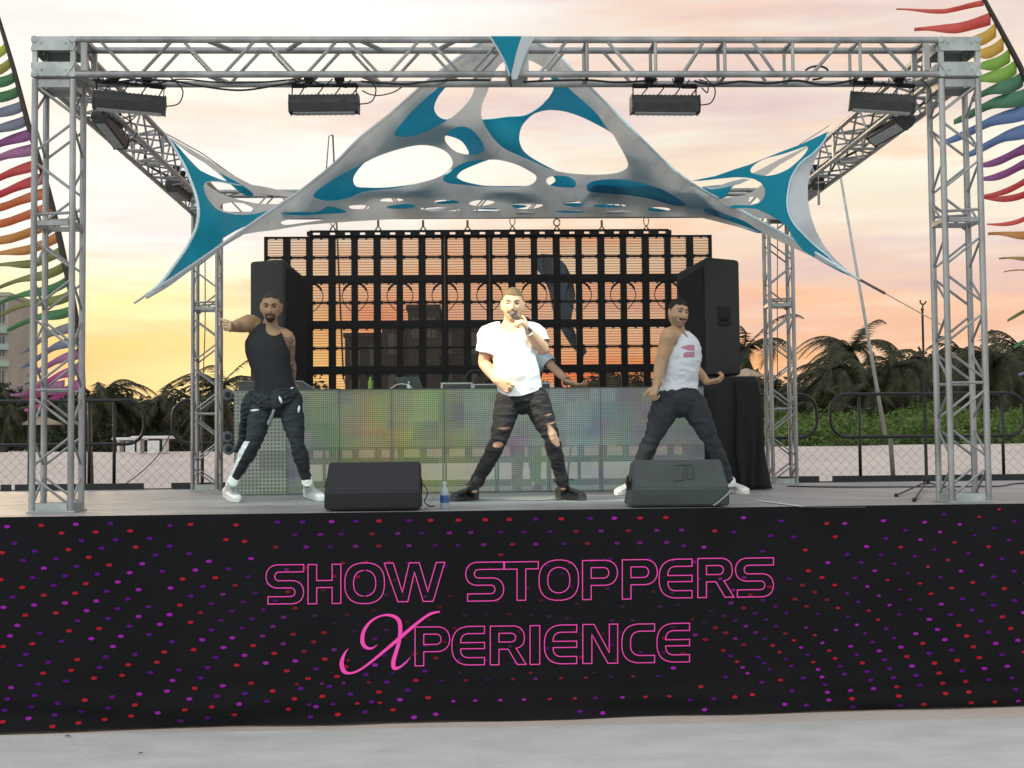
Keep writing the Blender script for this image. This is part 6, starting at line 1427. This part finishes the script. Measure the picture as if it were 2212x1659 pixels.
# ================= DJ behind the booth =================
Y0 = 14.5; J = lambda x, y, dy=0: at(*q3(x, y), Y0+dy)
person = thing('person', 'DJ in pale blue T-shirt, mostly hidden behind the singer, one hand on the booth', 'person', (J(590,1300).x, Y0, ZS), 'performers on stage')
skD = skinmat('skin_dj', (.50,.33,.22))
h = Head(J(592,398,-.05), yaw=-10, pitch=-18, s=1.05); B_ = MB(); h.mesh(B_); ear(B_, h)
def torsoD(B_, off=0): loft(B_, [J(590,900), J(590,820), J(592,700), J(595,600), J(595,520), J(593,475)], [(.15+off,.11+off),(.15+off,.11+off),(.16+off,.115+off),(.185+off,.12+off),(.15+off,.10+off),(.08+off,.07+off)], (1,0,0), 22, 2.3)
torsoD(B_); loft(B_, [J(593,490,.02), J(592,440)], [(.06,.06),(.056,.056)], (1,0,0), 14)
SL, EL_, WL = J(690,560), J(775,655,-.10), J(888,760,-.52)
loft(B_, [J(640,530), SL, SL.lerp(EL_,.5), EL_], [(.06,.06),(.066,.064),(.054,.054),(.045,.045)], (1,0,0), 16)
loft(B_, [EL_, EL_.lerp(WL,.45), WL], [(.045,.045),(.044,.042),(.030,.026)], (1,0,.5), 14)
hand(B_, WL, (.85,-.25,-.38), (.3,-.9,.2), (25,35,25), 1.2, .04, thumb=(.8,-.5,.3), tcurl=15)
SR, ER_, WR = J(495,560), J(470,690,-.1), J(500,775,-.3)
loft(B_, [J(540,530), SR, SR.lerp(ER_,.5), ER_], [(.06,.06),(.066,.064),(.054,.054),(.045,.045)], (1,0,0), 16)
loft(B_, [ER_, ER_.lerp(WR,.45), WR], [(.045,.045),(.044,.042),(.030,.026)], (1,0,.5), 14)
hand(B_, WR, (.3,-.8,-.3), (1,.3,0), (30,35,30), 1.05)
HR, HL = J(560,960), J(625,960)
for H_, sx_ in ((HR,-.08),(HL,.08)):
    K_ = Vector((H_.x+sx_*.4, Y0-.03, ZS+.50)); A_ = Vector((H_.x+sx_*.6, Y0+.02, ZS+.10))
    loft(B_, [H_+Vector((0,0,.05)), H_.lerp(K_,.5), K_, K_.lerp(A_,.4), A_, A_+Vector((0,-.12,-.05))], [(.1,.1),(.09,.09),(.062,.064),(.060,.064),(.036,.038),(.036,.03)], (1,0,0), 16)
remesh(B_, 'body', skD, person, .006, 3)
T_ = MB(); torsoD(T_, .016)
loft(T_, [J(640,535), SL, SL.lerp(EL_,.5), SL.lerp(EL_,.9)], [(.07,.07),(.082,.08),(.08,.078),(.078,.076)], (1,0,0), 16)
loft(T_, [J(540,535), SR, SR.lerp(ER_,.5), SR.lerp(ER_,.8)], [(.07,.07),(.082,.08),(.08,.078),(.078,.076)], (1,0,0), 16)
remesh(T_, 'tshirt', mat('tshirt_pale_blue', (.44,.53,.60), .85, 0, .05, 8, .15, 90), person, .007, 2, .010, (9,9,10), lambda c: c.z > J(593,478).z or (c.x > SL.x and (c-SL).dot((EL_-SL).normalized()) > (EL_-SL).length*.8) or (c.x < SR.x and (c-SR).dot((ER_-SR).normalized()) > (ER_-SR).length*.75), thick=.002)
T_ = MB()
for H_, sx_ in ((HR,-.08),(HL,.08)):
    K_ = Vector((H_.x+sx_*.4, Y0-.03, ZS+.50)); A_ = Vector((H_.x+sx_*.6, Y0+.02, ZS+.10))
    loft(T_, [H_+Vector((0,0,.10)), H_.lerp(K_,.5), K_, K_.lerp(A_,.4), A_], [(.115,.12),(.102,.102),(.075,.076),(.070,.074),(.055,.056)], (1,0,0), 16)
remesh(T_, 'trousers', M_tr, person, .008, 2, .01)
for H_, sx_ in ((HR,-.08),(HL,.08)): shoe(person, (H_.x+sx_*.6, Y0+.06, ZS+.002), (H_.x+sx_*.9, Y0-.22, ZS+.002), .1, MBt, MBs)
shell(h, lambda p: p.z > (.05 if p.y > .04 else (.05-(.04-p.y)*1.3 if p.y > -.01 else max(-.06, -.02-(-.01-p.y)*1.2))), lambda p: 1.05, 'hair', hairC, person, .002, 140)
eyes(h, person, hairC); lips(h, person, (.38,.17,.13))
m_ = MB(); fa, fb2 = frame(EL_-WL); m_.tube([WL+(EL_-WL).normalized()*.03+(fa*math.cos(t*.6)+fb2*math.sin(t*.6))*.034 for t in range(11)], .007, 6); m_.build('bracelet', M_blackp, person, smooth=180)
# lit strip lights: one beam on the singer, a cool wash over the deck
spot(at(700,232,yc), at(1085,770,11.1), 2600, (1.0,.86,.58), 27, .10, .7)
spot(at(1436,232,yc), at(1120,1060,11.6), 400, (.72,.95,.92), 50, .2, 1.0)
spot(at(280,232,yc), at(600,1060,11.9), 260, (.75,1.0,.95), 45, .2, 1.0)
# ------------------------------------------------------------------ barrier behind the stage
YR = 16.72
M_rail = mat('rail_black', (.009,.009,.0095), .4, .2, .2, 10)
M_link = mat('chain_wire', (.10,.095,.09), .5, .5)
def rail_section(xa_, xb_, label, posts):
    zt_ = CAMH+.675; zb_ = CAMH+.155; r = .20
    t = thing('barrier', label, 'barrier', ((xa_+xb_)/2, YR, ZS-.2), 'barrier sections behind the stage')
    pts = []
    for cx, cz, a0 in ((xb_-r, zt_-r, 90), (xb_-r, zb_+r, 0), (xa_+r, zb_+r, -90), (xa_+r, zt_-r, -180)):
        for k in range(7):
            a = R(a0-k*15); pts.append(Vector((cx+r*math.cos(a), YR, cz+r*math.sin(a))))
    m_ = MB(); m_.tube(pts+[pts[0], pts[1]], .021, 8); m_.build('loop_rail', M_rail, t, smooth=180)
    for p_ in posts:
        m_ = MB(); m_.tube([(p_,YR,ZS-.2),(p_,YR,zt_)], .021, 8); m_.build('post', M_rail, t, smooth=180)
    return t
X = lambda px, py=900: at(px, py, YR).x
rail_section(X(-190), X(311), 'black rounded barrier at the far left behind the stage', [X(64), X(193), X(247)])
rail_section(X(373), X(900), 'black rounded barrier behind the left rear leg and the DJ booth', [X(437), X(700)])
rail_section(X(1100), X(1764), 'black rounded barrier behind the right rear leg and the bass bin', [X(1250), X(1560)])
rail_section(X(1794), X(2213), 'black rounded barrier at the far right, around the microphone stand', [X(1856), X(2165)])
rail_section(X(2240), X(2600), 'black rounded barrier mostly outside the picture on the right', [X(2400)])
# chain-link mesh below the rails
for xa_, xb_, lb in ((X(-200), X(560), 'diamond wire mesh below the barriers left of the booth'), (X(1480), X(2400), 'diamond wire mesh below the barriers right of the booth')):
    m_ = MB(); z1, z0_ = CAMH+.12, ZS-.15; H_ = z1-z0_; p_ = .115; n = int((xb_-xa_+H_)/p_)
    for i in range(n):
        for s in (0, 1):
            a = xa_-(0 if s else H_)+i*p_; x0_, x1_ = (a, a+H_) if not s else (a+H_-0, a)
            zz0, zz1 = z0_, z1
            q0, q1_ = Vector((x0_,YR+.03+.004*s,zz0)), Vector((x1_,YR+.03+.004*s,zz1))
            if min(x0_,x1_) < xa_-H_ or max(x0_,x1_) > xb_+H_: continue
            m_.tube([q0, q1_], .0016, 3, False)
    o = m_.build('chain_link_mesh', M_link, fixn=False); recenter(o); tag(o, lb, 'wire mesh')
m_ = MB(); m_.tube([(X(355),YR-.01,ZS-.3),(X(354),YR-.01,CAMH+.15)],.014,6) if False else None
def post(px, ytop, r, label, col, lean=0, ybot=1056, Y=YR+.4, name='post'):
    a, b_ = at(px, ybot, Y), at(px+lean, ytop, Y); m_ = MB(); m_.tube([a, b_], r, 8); o = m_.build(name, mat('post%d'%int(col[0]*1000), col, .7), smooth=180); recenter(o); return tag(o, label, 'post')
post(198.5, 868, .027, 'weathered wooden post behind the left barrier', (.14,.11,.085), -6)
post(1931, 944, .030, 'weathered grey wooden post below the pale leaning pole', (.16,.14,.12), -8, 1052)
# poles and stays
def stay(p_, q_, r, label, col, name='pole', r2=None):
    m_ = MB(); m_.tube([p_, q_], r, 8, r2=r2 or r); o = m_.build(name, mat('stay%d'%int(col[0]*1000), col, .6), smooth=180); recenter(o); return tag(o, label, 'pole')
stay(at(1912,940,17.6), at(1815,378,17.6), .026, 'long pale pole leaning behind the right side of the stage', (.42,.43,.41), r2=.016)
a = at(712,430,17); stay(at(742,820,17), at(719,292,17), .011, 'slim dark mast leaning behind the left part of the LED wall', (.12,.10,.09))
m_ = MB(); m_.tube([at(705,365,17), at(710.5,294,17), at(719,291,17)], .008, 6); o = m_.build('mast_stay', mat('stay_l', (.3,.3,.28), .6), smooth=180); recenter(o); tag(o, 'thin bent rod beside the top of the slim mast', 'rod')
cable([at(443,560,15.9), at(443,700,15.9), at(440,790,15.9), at(437,900,15.9), at(436,1040,15.9)], .006, 'thin cable hanging inside the left rear leg', m_=mat('lead_brown', (.15,.10,.06), .6))
cable([at(*qL(985,975),15.9), at(*qL(985,1300),15.9), at(*qL(983,1650),15.9), at(1680,900,15.9)], .005, 'thin cable hanging inside the right rear leg')
cable([at(372,905,YR-.1), at(366,940,YR-.1), at(340,985,YR-.1), at(305,1020,YR-.1), at(272,1045,YR-.1)], .006, 'black lead curving down from the left barrier to the deck')
m_ = MB(); c = at(*qL(1350,700),13.4); m_.tube([c+Vector((0,0,.2)), c], .003, 5); m_.tube([c, c-Vector((0,0,.14))], .014, 8); o = m_.build('hanging_turnbuckle', mat('turnb', (.3,.3,.28), .4, .6), smooth=60); recenter(o); tag(o, 'small metal turnbuckle dangling below the right side beam', 'turnbuckle')
# ------------------------------------------------------------------ plants
def leafmat(name, c1, c2):
    m = bpy.data.materials.new(name); m.use_nodes = True; b = NB(m.node_tree); p = m.node_tree.nodes['Principled BSDF']
    tc = b.n('ShaderNodeTexCoord'); nz = b.noise(tc.outputs['Object'], 2.5, 4); c = b.mix(b.ramp(nz, [(.4,(0,0,0)),(.62,(1,1,1))]), c1, c2)
    b.put(p.inputs['Base Color'], c); p.inputs['Roughness'].default_value = .65; t1 = b.n('ShaderNodeBsdfTranslucent'); b.put(t1.inputs[0], c)
    mx = b.n('ShaderNodeMixShader'); mx.inputs[0].default_value = .3; b.L.new(p.outputs[0], mx.inputs[1]); b.L.new(t1.outputs[0], mx.inputs[2]); b.L.new(mx.outputs[0], m.node_tree.nodes['Material Output'].inputs[0]); return m
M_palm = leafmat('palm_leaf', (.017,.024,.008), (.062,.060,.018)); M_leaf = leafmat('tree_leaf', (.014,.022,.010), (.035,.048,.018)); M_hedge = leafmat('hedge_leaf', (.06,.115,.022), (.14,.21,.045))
M_bark = mat('bark', (.055,.042,.03), .9, 0, .3, 4, .4, 20)
def make_palm(seed, wind, hgt, nf=26, fl=3.0):
    rn = random.Random(seed); t = thing('palm_tree', '', 'palm', (0,0,0))
    m_ = MB(); top = Vector((wind*.5, 0, hgt)); tp = spline([Vector((0,0,0)), Vector((-wind*.15,0,hgt*.5)), top], 6); m_.tube(tp, [.20-.08*i/(len(tp)-1) for i in range(len(tp))], 8); m_.build('trunk', M_bark, t, smooth=60)
    m_ = MB(); fs = []; vs = []
    for i in range(nf):
        az_ = i*2.399+rn.uniform(-.3,.3); el = rn.uniform(-.5, 1.0) if i > 5 else rn.uniform(-1.0,-.3); L = fl*rn.uniform(.8,1.1)
        d = Vector((math.cos(az_)*math.cos(el), math.sin(az_)*math.cos(el), math.sin(el))); p = top.copy(); pts = [p.copy()]
        n = 14
        for k in range(n):
            d = (d+Vector((wind*.10, 0, -.11-.010*k))).normalized(); p = p+d*L/n; pts.append(p.copy())
        m_.tube(pts, [.03*(1-k/(n+2)) for k in range(n+1)], 3, False)
        for k in range(1, n+1):
            tdir = (pts[k]-pts[k-1]).normalized(); sd_ = tdir.cross(Vector((0,0,1))); sd_ = sd_.normalized() if sd_.length > .05 else Vector((1,0,0))
            for hlf in (0,.33,.66):
                for s in (-1,1):
                    ln = fl*.22*math.sin(math.pi*min(1,(k+hlf)/(n+1)*.85+.12))*rn.uniform(.8,1.15); b0 = pts[k-1].lerp(pts[k], hlf)
                    tip = b0+(sd_*s*.75+tdir*.55+Vector((wind*.3,0,-.45+rn.uniform(-.15,.15)))).normalized()*ln; w_ = tdir*.035
                    o = len(vs); vs += [b0-w_, b0+w_, tip]; fs.append((o,o+1,o+2))
    m_.add(vs, fs); m_.build('crown', M_palm, t, fixn=False); return t
protos = [make_palm(1, .9, 5.0, 30, 2.9), make_palm(2, -.9, 5.0, 30, 2.7), make_palm(3, .5, 4.6, 26, 2.4), make_palm(4, -1.3, 5.2, 28, 3.1)]
used_p = [False]*4
def palm(px, ytop, Y, k, rz, label, s=1.0):
    top = at(px, ytop, Y); z0_ = gz(top.x, Y)-.1
    src = protos[k]; t = src if not used_p[k] else copy_tree(src); used_p[k] = True
    h_ = (top.z-z0_); sc = h_/6.6*1.0 if False else s
    t.location = (top.x, Y, top.z-6.1*s); t.scale = (s, s, s); t.rotation_euler = (0,0,rz); t['label'] = label; t['group'] = 'palms behind the beach'
    return t
PL = [(285,800,66,2,.2,'round-topped palm behind the left barrier, left of the left rear leg',1.15),(205,790,60,0,.6,'dark palm just right of the left front leg, behind the fence',1.1),(355,828,64,1,.1,'low palm between the round-topped palm and the left rear leg',.9),
 (440,815,62,2,1.4,'palm seen through the left rear leg of the truss',.9),(505,790,56,3,.3,'feathery palm drooping beside the shaven dancer, left of the left speaker',.95),(120,826,70,1,2.2,'low dark palm behind the left front leg',1.0),(10,815,60,2,.9,'dark palm at the left edge below the hotel',1.0),
 (700,815,60,0,2.0,'palm seen through the lower left of the LED wall',.8),
 (1330,800,62,1,.8,'low palm seen through the LED wall left of the white-vested dancer',.9),(1420,812,66,2,1.1,'low palm behind the white-vested dancer',.9),
 (1640,706,52,3,0,'tall palm just right of the right speaker',1.0),(1700,790,58,0,2.6,'palm whose fronds droop across the right rear leg',.9),
 (1815,735,56,1,.15,'windswept palm right of the right rear leg, fronds blown left',1.15),(1860,712,60,3,.5,'high thin palm behind the windswept one',1.0),(1940,738,60,1,.4,'palm left of the microphone stand, fronds blown left',1.1),
 (2000,722,66,0,1.0,'dark palm directly behind the microphone stand',1.15),(2078,728,64,1,2.0,'palm seen between the chords of the right front leg',1.1),(2150,735,58,3,1.2,'palm right of the right front leg',1.15),(2205,715,60,1,1.8,'palm cut by the right edge of the picture',1.1),(1765,808,50,2,.7,'low palm between the right rear leg and the windswept palm',.85),(1890,800,52,0,2.9,'low palm behind the pale leaning pole',.8)]
for a in PL: palm(*a)
for i, p in enumerate(protos):
    if not used_p[i]: raise Exception('unused palm')
# broad dark trees and undergrowth behind the palms
def leafblob(m_, c, r, n, rn, size=.22, flat=1.0):
    vs, fs = [], []
    for i in range(n):
        d = Vector((rn.gauss(0,1), rn.gauss(0,1), rn.gauss(0,1))).normalized()*(rn.random()**.45); p = Vector(c)+Vector((d.x*r[0], d.y*r[1], d.z*r[2]*flat))
        u = Vector((rn.gauss(0,1), rn.gauss(0,1), rn.gauss(0,.6))).normalized(); w_ = u.cross(Vector((rn.gauss(0,1), rn.gauss(0,1), rn.gauss(0,1)))).normalized(); s = size*rn.uniform(.6,1.3)
        o = len(vs); vs += [p, p+u*s+w_*s*.35, p+u*s*1.7, p+u*s-w_*s*.35]; fs.append((o,o+1,o+2,o+3))
    m_.add(vs, fs)
def tree(px, ytop, Y, wd, label, seed):
    rn = random.Random(seed); top = at(px, ytop, Y); g_ = gz(top.x, Y)-.1; hgt = top.z-g_
    t = thing('broadleaf_tree', label, 'tree', (top.x, Y, g_), 'broad dark trees behind the palms')
    m_ = MB(); m_.tube([(top.x,Y,g_),(top.x+.2,Y,g_+hgt*.4)], .2, 8, r2=.12)
    for k in range(5): a = k*1.3; m_.tube([(top.x+.2,Y,g_+hgt*.38),(top.x+wd*.3*math.cos(a),Y+wd*.3*math.sin(a),g_+hgt*.7)], .09, 6, r2=.03)
    m_.build('trunk', M_bark, t, smooth=60)
    m_ = MB()
    for k in range(13):
        a = rn.uniform(0,6.28); rr = rn.uniform(0,.75)*wd/2; zz = g_+hgt*rn.uniform(.15,.86); q = rn.uniform(.16,.26)*wd
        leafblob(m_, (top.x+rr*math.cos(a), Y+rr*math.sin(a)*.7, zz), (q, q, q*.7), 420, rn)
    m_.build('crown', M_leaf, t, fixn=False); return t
TR = [(60,862,84,7,'dark tree left of the left front leg'),(240,868,86,8,'dark tree behind the round-topped palm'),(390,866,80,8,'dark tree behind the left rear leg'),(520,858,84,7,'dark tree left of the left speaker'),
 (640,846,88,8,'dark tree behind the left speaker'),(1300,816,88,7,'dark low tree seen through the LED wall, right of the singer'),(1400,816,86,7,'dark low tree seen through the wall behind the white-vested dancer'),
 (1560,815,84,8,'dark tree behind the right speaker'),(1690,830,80,8,'dark tree behind the right rear leg'),(1790,822,84,7,'dark tree behind the windswept palm'),(1900,792,78,8,'dark tree behind the pale leaning pole'),(1985,762,74,7,'tall dark tree behind the microphone stand'),(2080,760,78,8,'dark tree behind the right front leg'),(2190,758,80,8,'dark tree at the right edge of the picture'),(150,852,80,7,'dark tree right behind the left front leg'),(-40,820,78,8,'dark tree mostly outside the left edge')]
for i, a in enumerate(TR): tree(*a, 100+i)
# undergrowth band and the green dune plants: too many to count
rn = random.Random(5); m_ = MB()
for i in range(110):
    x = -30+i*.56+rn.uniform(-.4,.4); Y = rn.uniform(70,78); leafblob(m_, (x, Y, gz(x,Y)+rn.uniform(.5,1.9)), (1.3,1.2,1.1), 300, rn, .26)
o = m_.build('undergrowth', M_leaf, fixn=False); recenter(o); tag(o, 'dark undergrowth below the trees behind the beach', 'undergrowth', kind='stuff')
m_ = MB()
for i in range(300):
    x = rn.uniform(7.8, 21.5); Y = rn.uniform(43.5, 58); h_ = .15+1.3*max(0, noise.noise(Vector((x*.45, Y*.3, 2)))+.25)
    if x < 9.5 and Y < 47: continue
    leafblob(m_, (x, Y, gz(x,Y)+.05+h_*.4+(Y-43)*.045), (.9,1.1,.42+h_*.25), 330, rn, .10)
o = m_.build('dune_shrubs', M_hedge, fixn=False); recenter(o); tag(o, 'bright green dune shrubs behind the right barriers', 'shrubs', kind='stuff')
m_ = MB()
for i in range(130):
    x = rn.uniform(-18, 1.5); Y = rn.uniform(58, 66); leafblob(m_, (x, Y, gz(x,Y)+.4), (1.0,1.1,.6), 240, rn, .13)
o = m_.build('scrub', M_leaf, fixn=False); recenter(o); tag(o, 'dull dark scrub at the top of the sand on the left', 'scrub', kind='stuff')
# ------------------------------------------------------------------ buildings and small things far behind
M_hot = mat('hotel_render', (.32,.30,.25), .85, 0, .1, .4); M_win = mat('window_glass', (.04,.05,.06), .2, 0, .2, 1); M_hot2 = mat('hotel_balcony', (.25,.33,.27), .8); M_dk = mat('dark_facade', (.018,.018,.020), .85, 0, .2, .3); M_dw = mat('dim_window', (.055,.055,.06), .5, 0, .3, .8)
def building(x0_, x1_, yt, Y, dep, label, mt, rows, cols, wm, extra=None, yb=985):
    a, b_ = at(x0_, yt, Y), at(x1_, yt, Y); z0_ = at(x0_, yb, Y).z-1
    t = thing('building', label, 'building', ((a.x+b_.x)/2, Y+dep/2, z0_))
    m_ = MB(); m_.boxmm((a.x,Y,z0_),(b_.x,Y+dep,a.z)); m_.build('wall', mt, t)
    m_ = MB(); m_.boxmm((a.x-.15,Y-.15,a.z),(b_.x+.15,Y+dep+.15,a.z+.35)); m_.build('parapet', mt, t)
    W_ = b_.x-a.x
    for r_ in range(rows):
        zz = a.z-1.6-r_*3.1
        for c_ in range(cols):
            xx = a.x+W_*(c_+.5)/cols; ww = W_/cols*.26
            m_ = MB(); m_.boxmm((xx-ww-.08,Y-.06,zz-.98),(xx+ww+.08,Y-.003,zz-.9)); m_.boxmm((xx-ww-.08,Y-.06,zz+.9),(xx+ww+.08,Y-.003,zz+.98)); m_.boxmm((xx-ww-.08,Y-.06,zz-.9),(xx-ww,Y-.003,zz+.9)); m_.boxmm((xx+ww,Y-.06,zz-.9),(xx+ww+.08,Y-.003,zz+.9)); m_.boxmm((xx-.04,Y-.05,zz-.9),(xx+.04,Y-.003,zz+.9)); f_ = m_.build('window', mt, t)
            m_ = MB(); m_.add([(xx-ww,Y-.02,zz-.9),(xx+ww,Y-.02,zz-.9),(xx+ww,Y-.02,zz+.9),(xx-ww,Y-.02,zz+.9)],[(0,1,2,3)]); m_.build('pane', wm, f_)
    return t
hb = building(-60, 17.5, 640, 130, 9, 'pale hotel block with green balcony bands at the left edge', M_hot, 5, 3, M_win)
for r_ in range(3):
    a, b_ = at(-60, 708+r_*36, 129.9), at(18, 720+r_*36, 129.9); m_ = MB(); m_.boxmm((a.x,129.4,b_.z),(b_.x+.2,129.97,a.z)); m_.build('balcony', M_hot2, hb)
building(825, 1098, 703, 120, 12, 'dark building seen through the lower left of the LED wall', M_dk, 3, 5, M_dw)
building(881, 948, 668, 118, 10, 'dark narrow roof block above the building behind the LED wall', M_dk, 1, 2, M_dw)
building(745, 830, 728, 122, 10, 'lower dark wing left of the building behind the LED wall', M_dk, 2, 2, M_dw)
# dark blue windblown banner behind the wall
bn_ = thing('feather_banner', 'dark blue windblown banner seen through the LED wall right of the singer', 'banner', (at(1200,800,22).x, 22, gz(at(1200,800,22).x,22)))
m_ = MB(); Pn = [(1148,560),(1170,548),(1200,550),(1222,572),(1238,605),(1243,640),(1238,668),(1232,700),(1246,725),(1262,745),(1268,760),(1258,772),(1236,750),(1218,722),(1200,690),(1192,662),(1186,630),(1176,602),(1158,580)]
vs = [at(x, y, 22+.12*math.sin(y*.05)) for x, y in Pn]; m_.prism(vs, (0,.012,0)); m_.build('cloth', mat('banner_navy', (.03,.06,.10), .8, 0, .3, 2), bn_)
m_ = MB(); m_.tube([Vector(bn_['_o']), at(1258,770,22.03), at(1212,640,22.03), at(1150,556,22.03)], .02, 6); m_.build('pole', M_blackp, bn_)
# beach bench, parasol and gear on the sand
M_wp = mat('white_paint', (.62,.60,.58), .6, 0, .1, 10)
def table(px, py, Y, W_, label):
    c = at(px, py, Y); g_ = gz(c.x, Y); t = thing('beach_table', label, 'table', (c.x, Y, g_))
    m_ = MB(); m_.box((c.x,Y,c.z),(W_,.8,.08),None,.02); m_.build('table_top', M_wp, t)
    for s in (-1,1): m_ = MB(); m_.box((c.x+s*W_*.32,Y,(c.z+g_)/2),(.08,.5,c.z-g_)); m_.build('leg', M_wp, t)
    m_ = MB(); m_.box((c.x+.1,Y-.42,(c.z+g_)/2-.05),(W_*.3,.02,(c.z-g_)*.8)); m_.build('cloth', M_wp, t)
table(331, 945, 40, 1.1, 'white beach table standing on the sand between the left barriers')
table(281, 948, 42, .9, 'second white beach table seen inside the left barrier')
M_thatch = mat('thatch', (.34,.27,.19), .95, 0, .3, 14, .6, 40)
def parasol(px, py, Y, r, label):
    c = at(px, py, Y); g_ = gz(c.x, Y); t = thing('parasol', label, 'parasol', (c.x, Y, g_))
    m_ = MB(); m_.lathe(c-Vector((0,0,r*.45)), [(r,0),(r*.97,.06),(r*.5,r*.28),(.05,r*.45)], 14); m_.build('canopy', M_thatch, t, smooth=40)
    m_ = MB(); m_.tube([(c.x,Y,g_),c-Vector((0,0,r*.2))], .05, 6); m_.build('pole', M_bark, t)
parasol(1612, 796, 44, .62, 'straw parasol glowing between the right speaker and the right rear leg')
parasol(90, 898, 60, .9, 'pale thatched parasol behind the left front leg, inside the barrier')
parasol(2158, 920, 62, .8, 'pale thatched parasol at the right edge inside the barrier')
# ------------------------------------------------------------------ rainbow feather flags
def flag(name_label, pole, streamers, Y, r, group, base):
    P = spline([at(x, y, Y) for x, y in pole], 6); g_ = base; P.append(Vector((P[-1].x, Y, g_)))
    t = thing('feather_flag', name_label, 'flag', (P[-1].x, Y, g_), group)
    m_ = MB(); n_ = len(P); m_.tube(P, [r*(.55+.45*min(1, i/(n_*.5))) for i in range(n_)], 8); m_.build('pole', mat('flag_pole', (.02,.013,.010), .5), t, smooth=180)
    for (x0_, y0_, x1_, y1_, w0, col, sd) in streamers:
        rn = random.Random(sd*7+3); mt = mat('flag_%s'%col, FC[col], .75, 0, .1, 3, transl=.6); n = 20; V = []
        ph = y0_*.013+rn.uniform(-.5,.5); am = rn.uniform(6,10)
        for i in range(n+1):
            u = i/n; x = x0_+(x1_-x0_)*u; y = y0_+(y1_-y0_)*u**.8+am*math.sin(ph+u*4.2)*min(1,u*2.2); wd = w0*.95*(1-.74*u**1.2)*(1-.25*math.sin(u*9+ph)*u)
            dyy = .16*math.sin(ph+u*6)*u
            V.append(at(x, y-wd/2, Y+dyy)); V.append(at(x, y+wd/2, Y+dyy+.07*math.sin(u*7+ph)))
        m_ = MB(); F_ = [(2*i,2*i+1,2*i+3,2*i+2) for i in range(n)]; m_.add(V, F_); o = m_.build('streamer', mt, t, smooth=180, fixn=False); s = o.modifiers.new('s','SOLIDIFY'); s.thickness = .004
    return t
FC = dict(yg=(.55,.62,.08), olive=(.45,.45,.08), green=(.05,.28,.08), dgreen=(.03,.25,.12), lime=(.30,.55,.06), slate=(.22,.26,.36), blue=(.12,.24,.50), purple=(.33,.07,.33), mauve=(.42,.18,.38), red=(.62,.04,.05), scarlet=(.70,.10,.07), orange=(.65,.20,.04), amber=(.62,.33,.06), ochre=(.50,.36,.08), moss=(.28,.33,.07), magenta=(.55,.08,.40), yellow=(.70,.52,.06), grey=(.30,.30,.34))
FC = {k_: tuple(c_*.80+.13 for c_ in v_) for k_, v_ in FC.items()}
pole = [(-22,-20),(0,50),(31,154),(67,290),(106,420),(143,581),(167,707),(177,800),(180,990)]
def polex(y):
    for (x0_, y0_), (x1_, y1_) in zip(pole, pole[1:]):
        if y0_ <= y <= y1_: return x0_+(x1_-x0_)*(y-y0_)/(y1_-y0_)
    return 180
cols = ['yg','olive','green','green','slate','slate','purple','mauve','red','red','orange','orange','amber','amber','moss','moss','green','moss','green','grey','slate','mauve','magenta','magenta']
st = []
for i, c_ in enumerate(cols):
    y = 100+i*31.5; x = polex(y); L = min(170+i*4, x+90) if i < 13 else 150+5*math.sin(i*2)-(0 if i < 19 else 30); st.append((x+1, y, x-L, y+50+8*math.sin(i*1.7), 27 if i < 14 else 25, c_, i+1))
st.append((140, 830, 22, 850, 20, 'mauve', 40)); st.append((120, 845, 28, 862, 14, 'magenta', 41)); st.append((60, 838, 24, 832, 7, 'grey', 42))
flag('rainbow feather flag with wind-torn streamers, left of the stage', pole, st, 18.2, .042, 'rainbow feather flags either side of the stage', gz(-5.4,18.2))
poleR = [(2112,-40),(2126,-2),(2160,62),(2209,156),(2245,250),(2280,400),(2310,600),(2325,800),(2330,1010)]
pole = poleR
SR_ = [(2125,6,1936,26,14,'scarlet'),(2140,40,1975,70,30,'scarlet'),(2152,62,2075,102,36,'yellow'),(2168,92,2085,132,34,'yellow'),(2182,118,2090,158,34,'lime'),(2196,142,2085,190,36,'lime'),(2210,168,2098,218,38,'dgreen'),(2220,205,2060,256,38,'dgreen'),(2228,236,2035,300,36,'blue'),(2240,272,2085,330,36,'blue'),(2250,312,2110,352,30,'purple'),(2256,340,2112,382,28,'purple'),(2262,372,2120,420,22,'red'),(2268,410,2118,426,22,'red'),(2274,444,2132,486,16,'scarlet'),(2278,488,2134,514,24,'amber'),(2284,540,2158,566,14,'ochre'),(2290,580,2168,592,6,'ochre'),(2296,640,2176,690,18,'moss'),(2300,700,2190,745,20,'green'),(2304,770,2200,800,20,'slate')]
flag('rainbow feather flag with streamers blowing left, beyond the right leg', poleR, [a+(i+60,) for i, a in enumerate(SR_)], 18.0, .046, 'rainbow feather flags either side of the stage', gz(7,18))
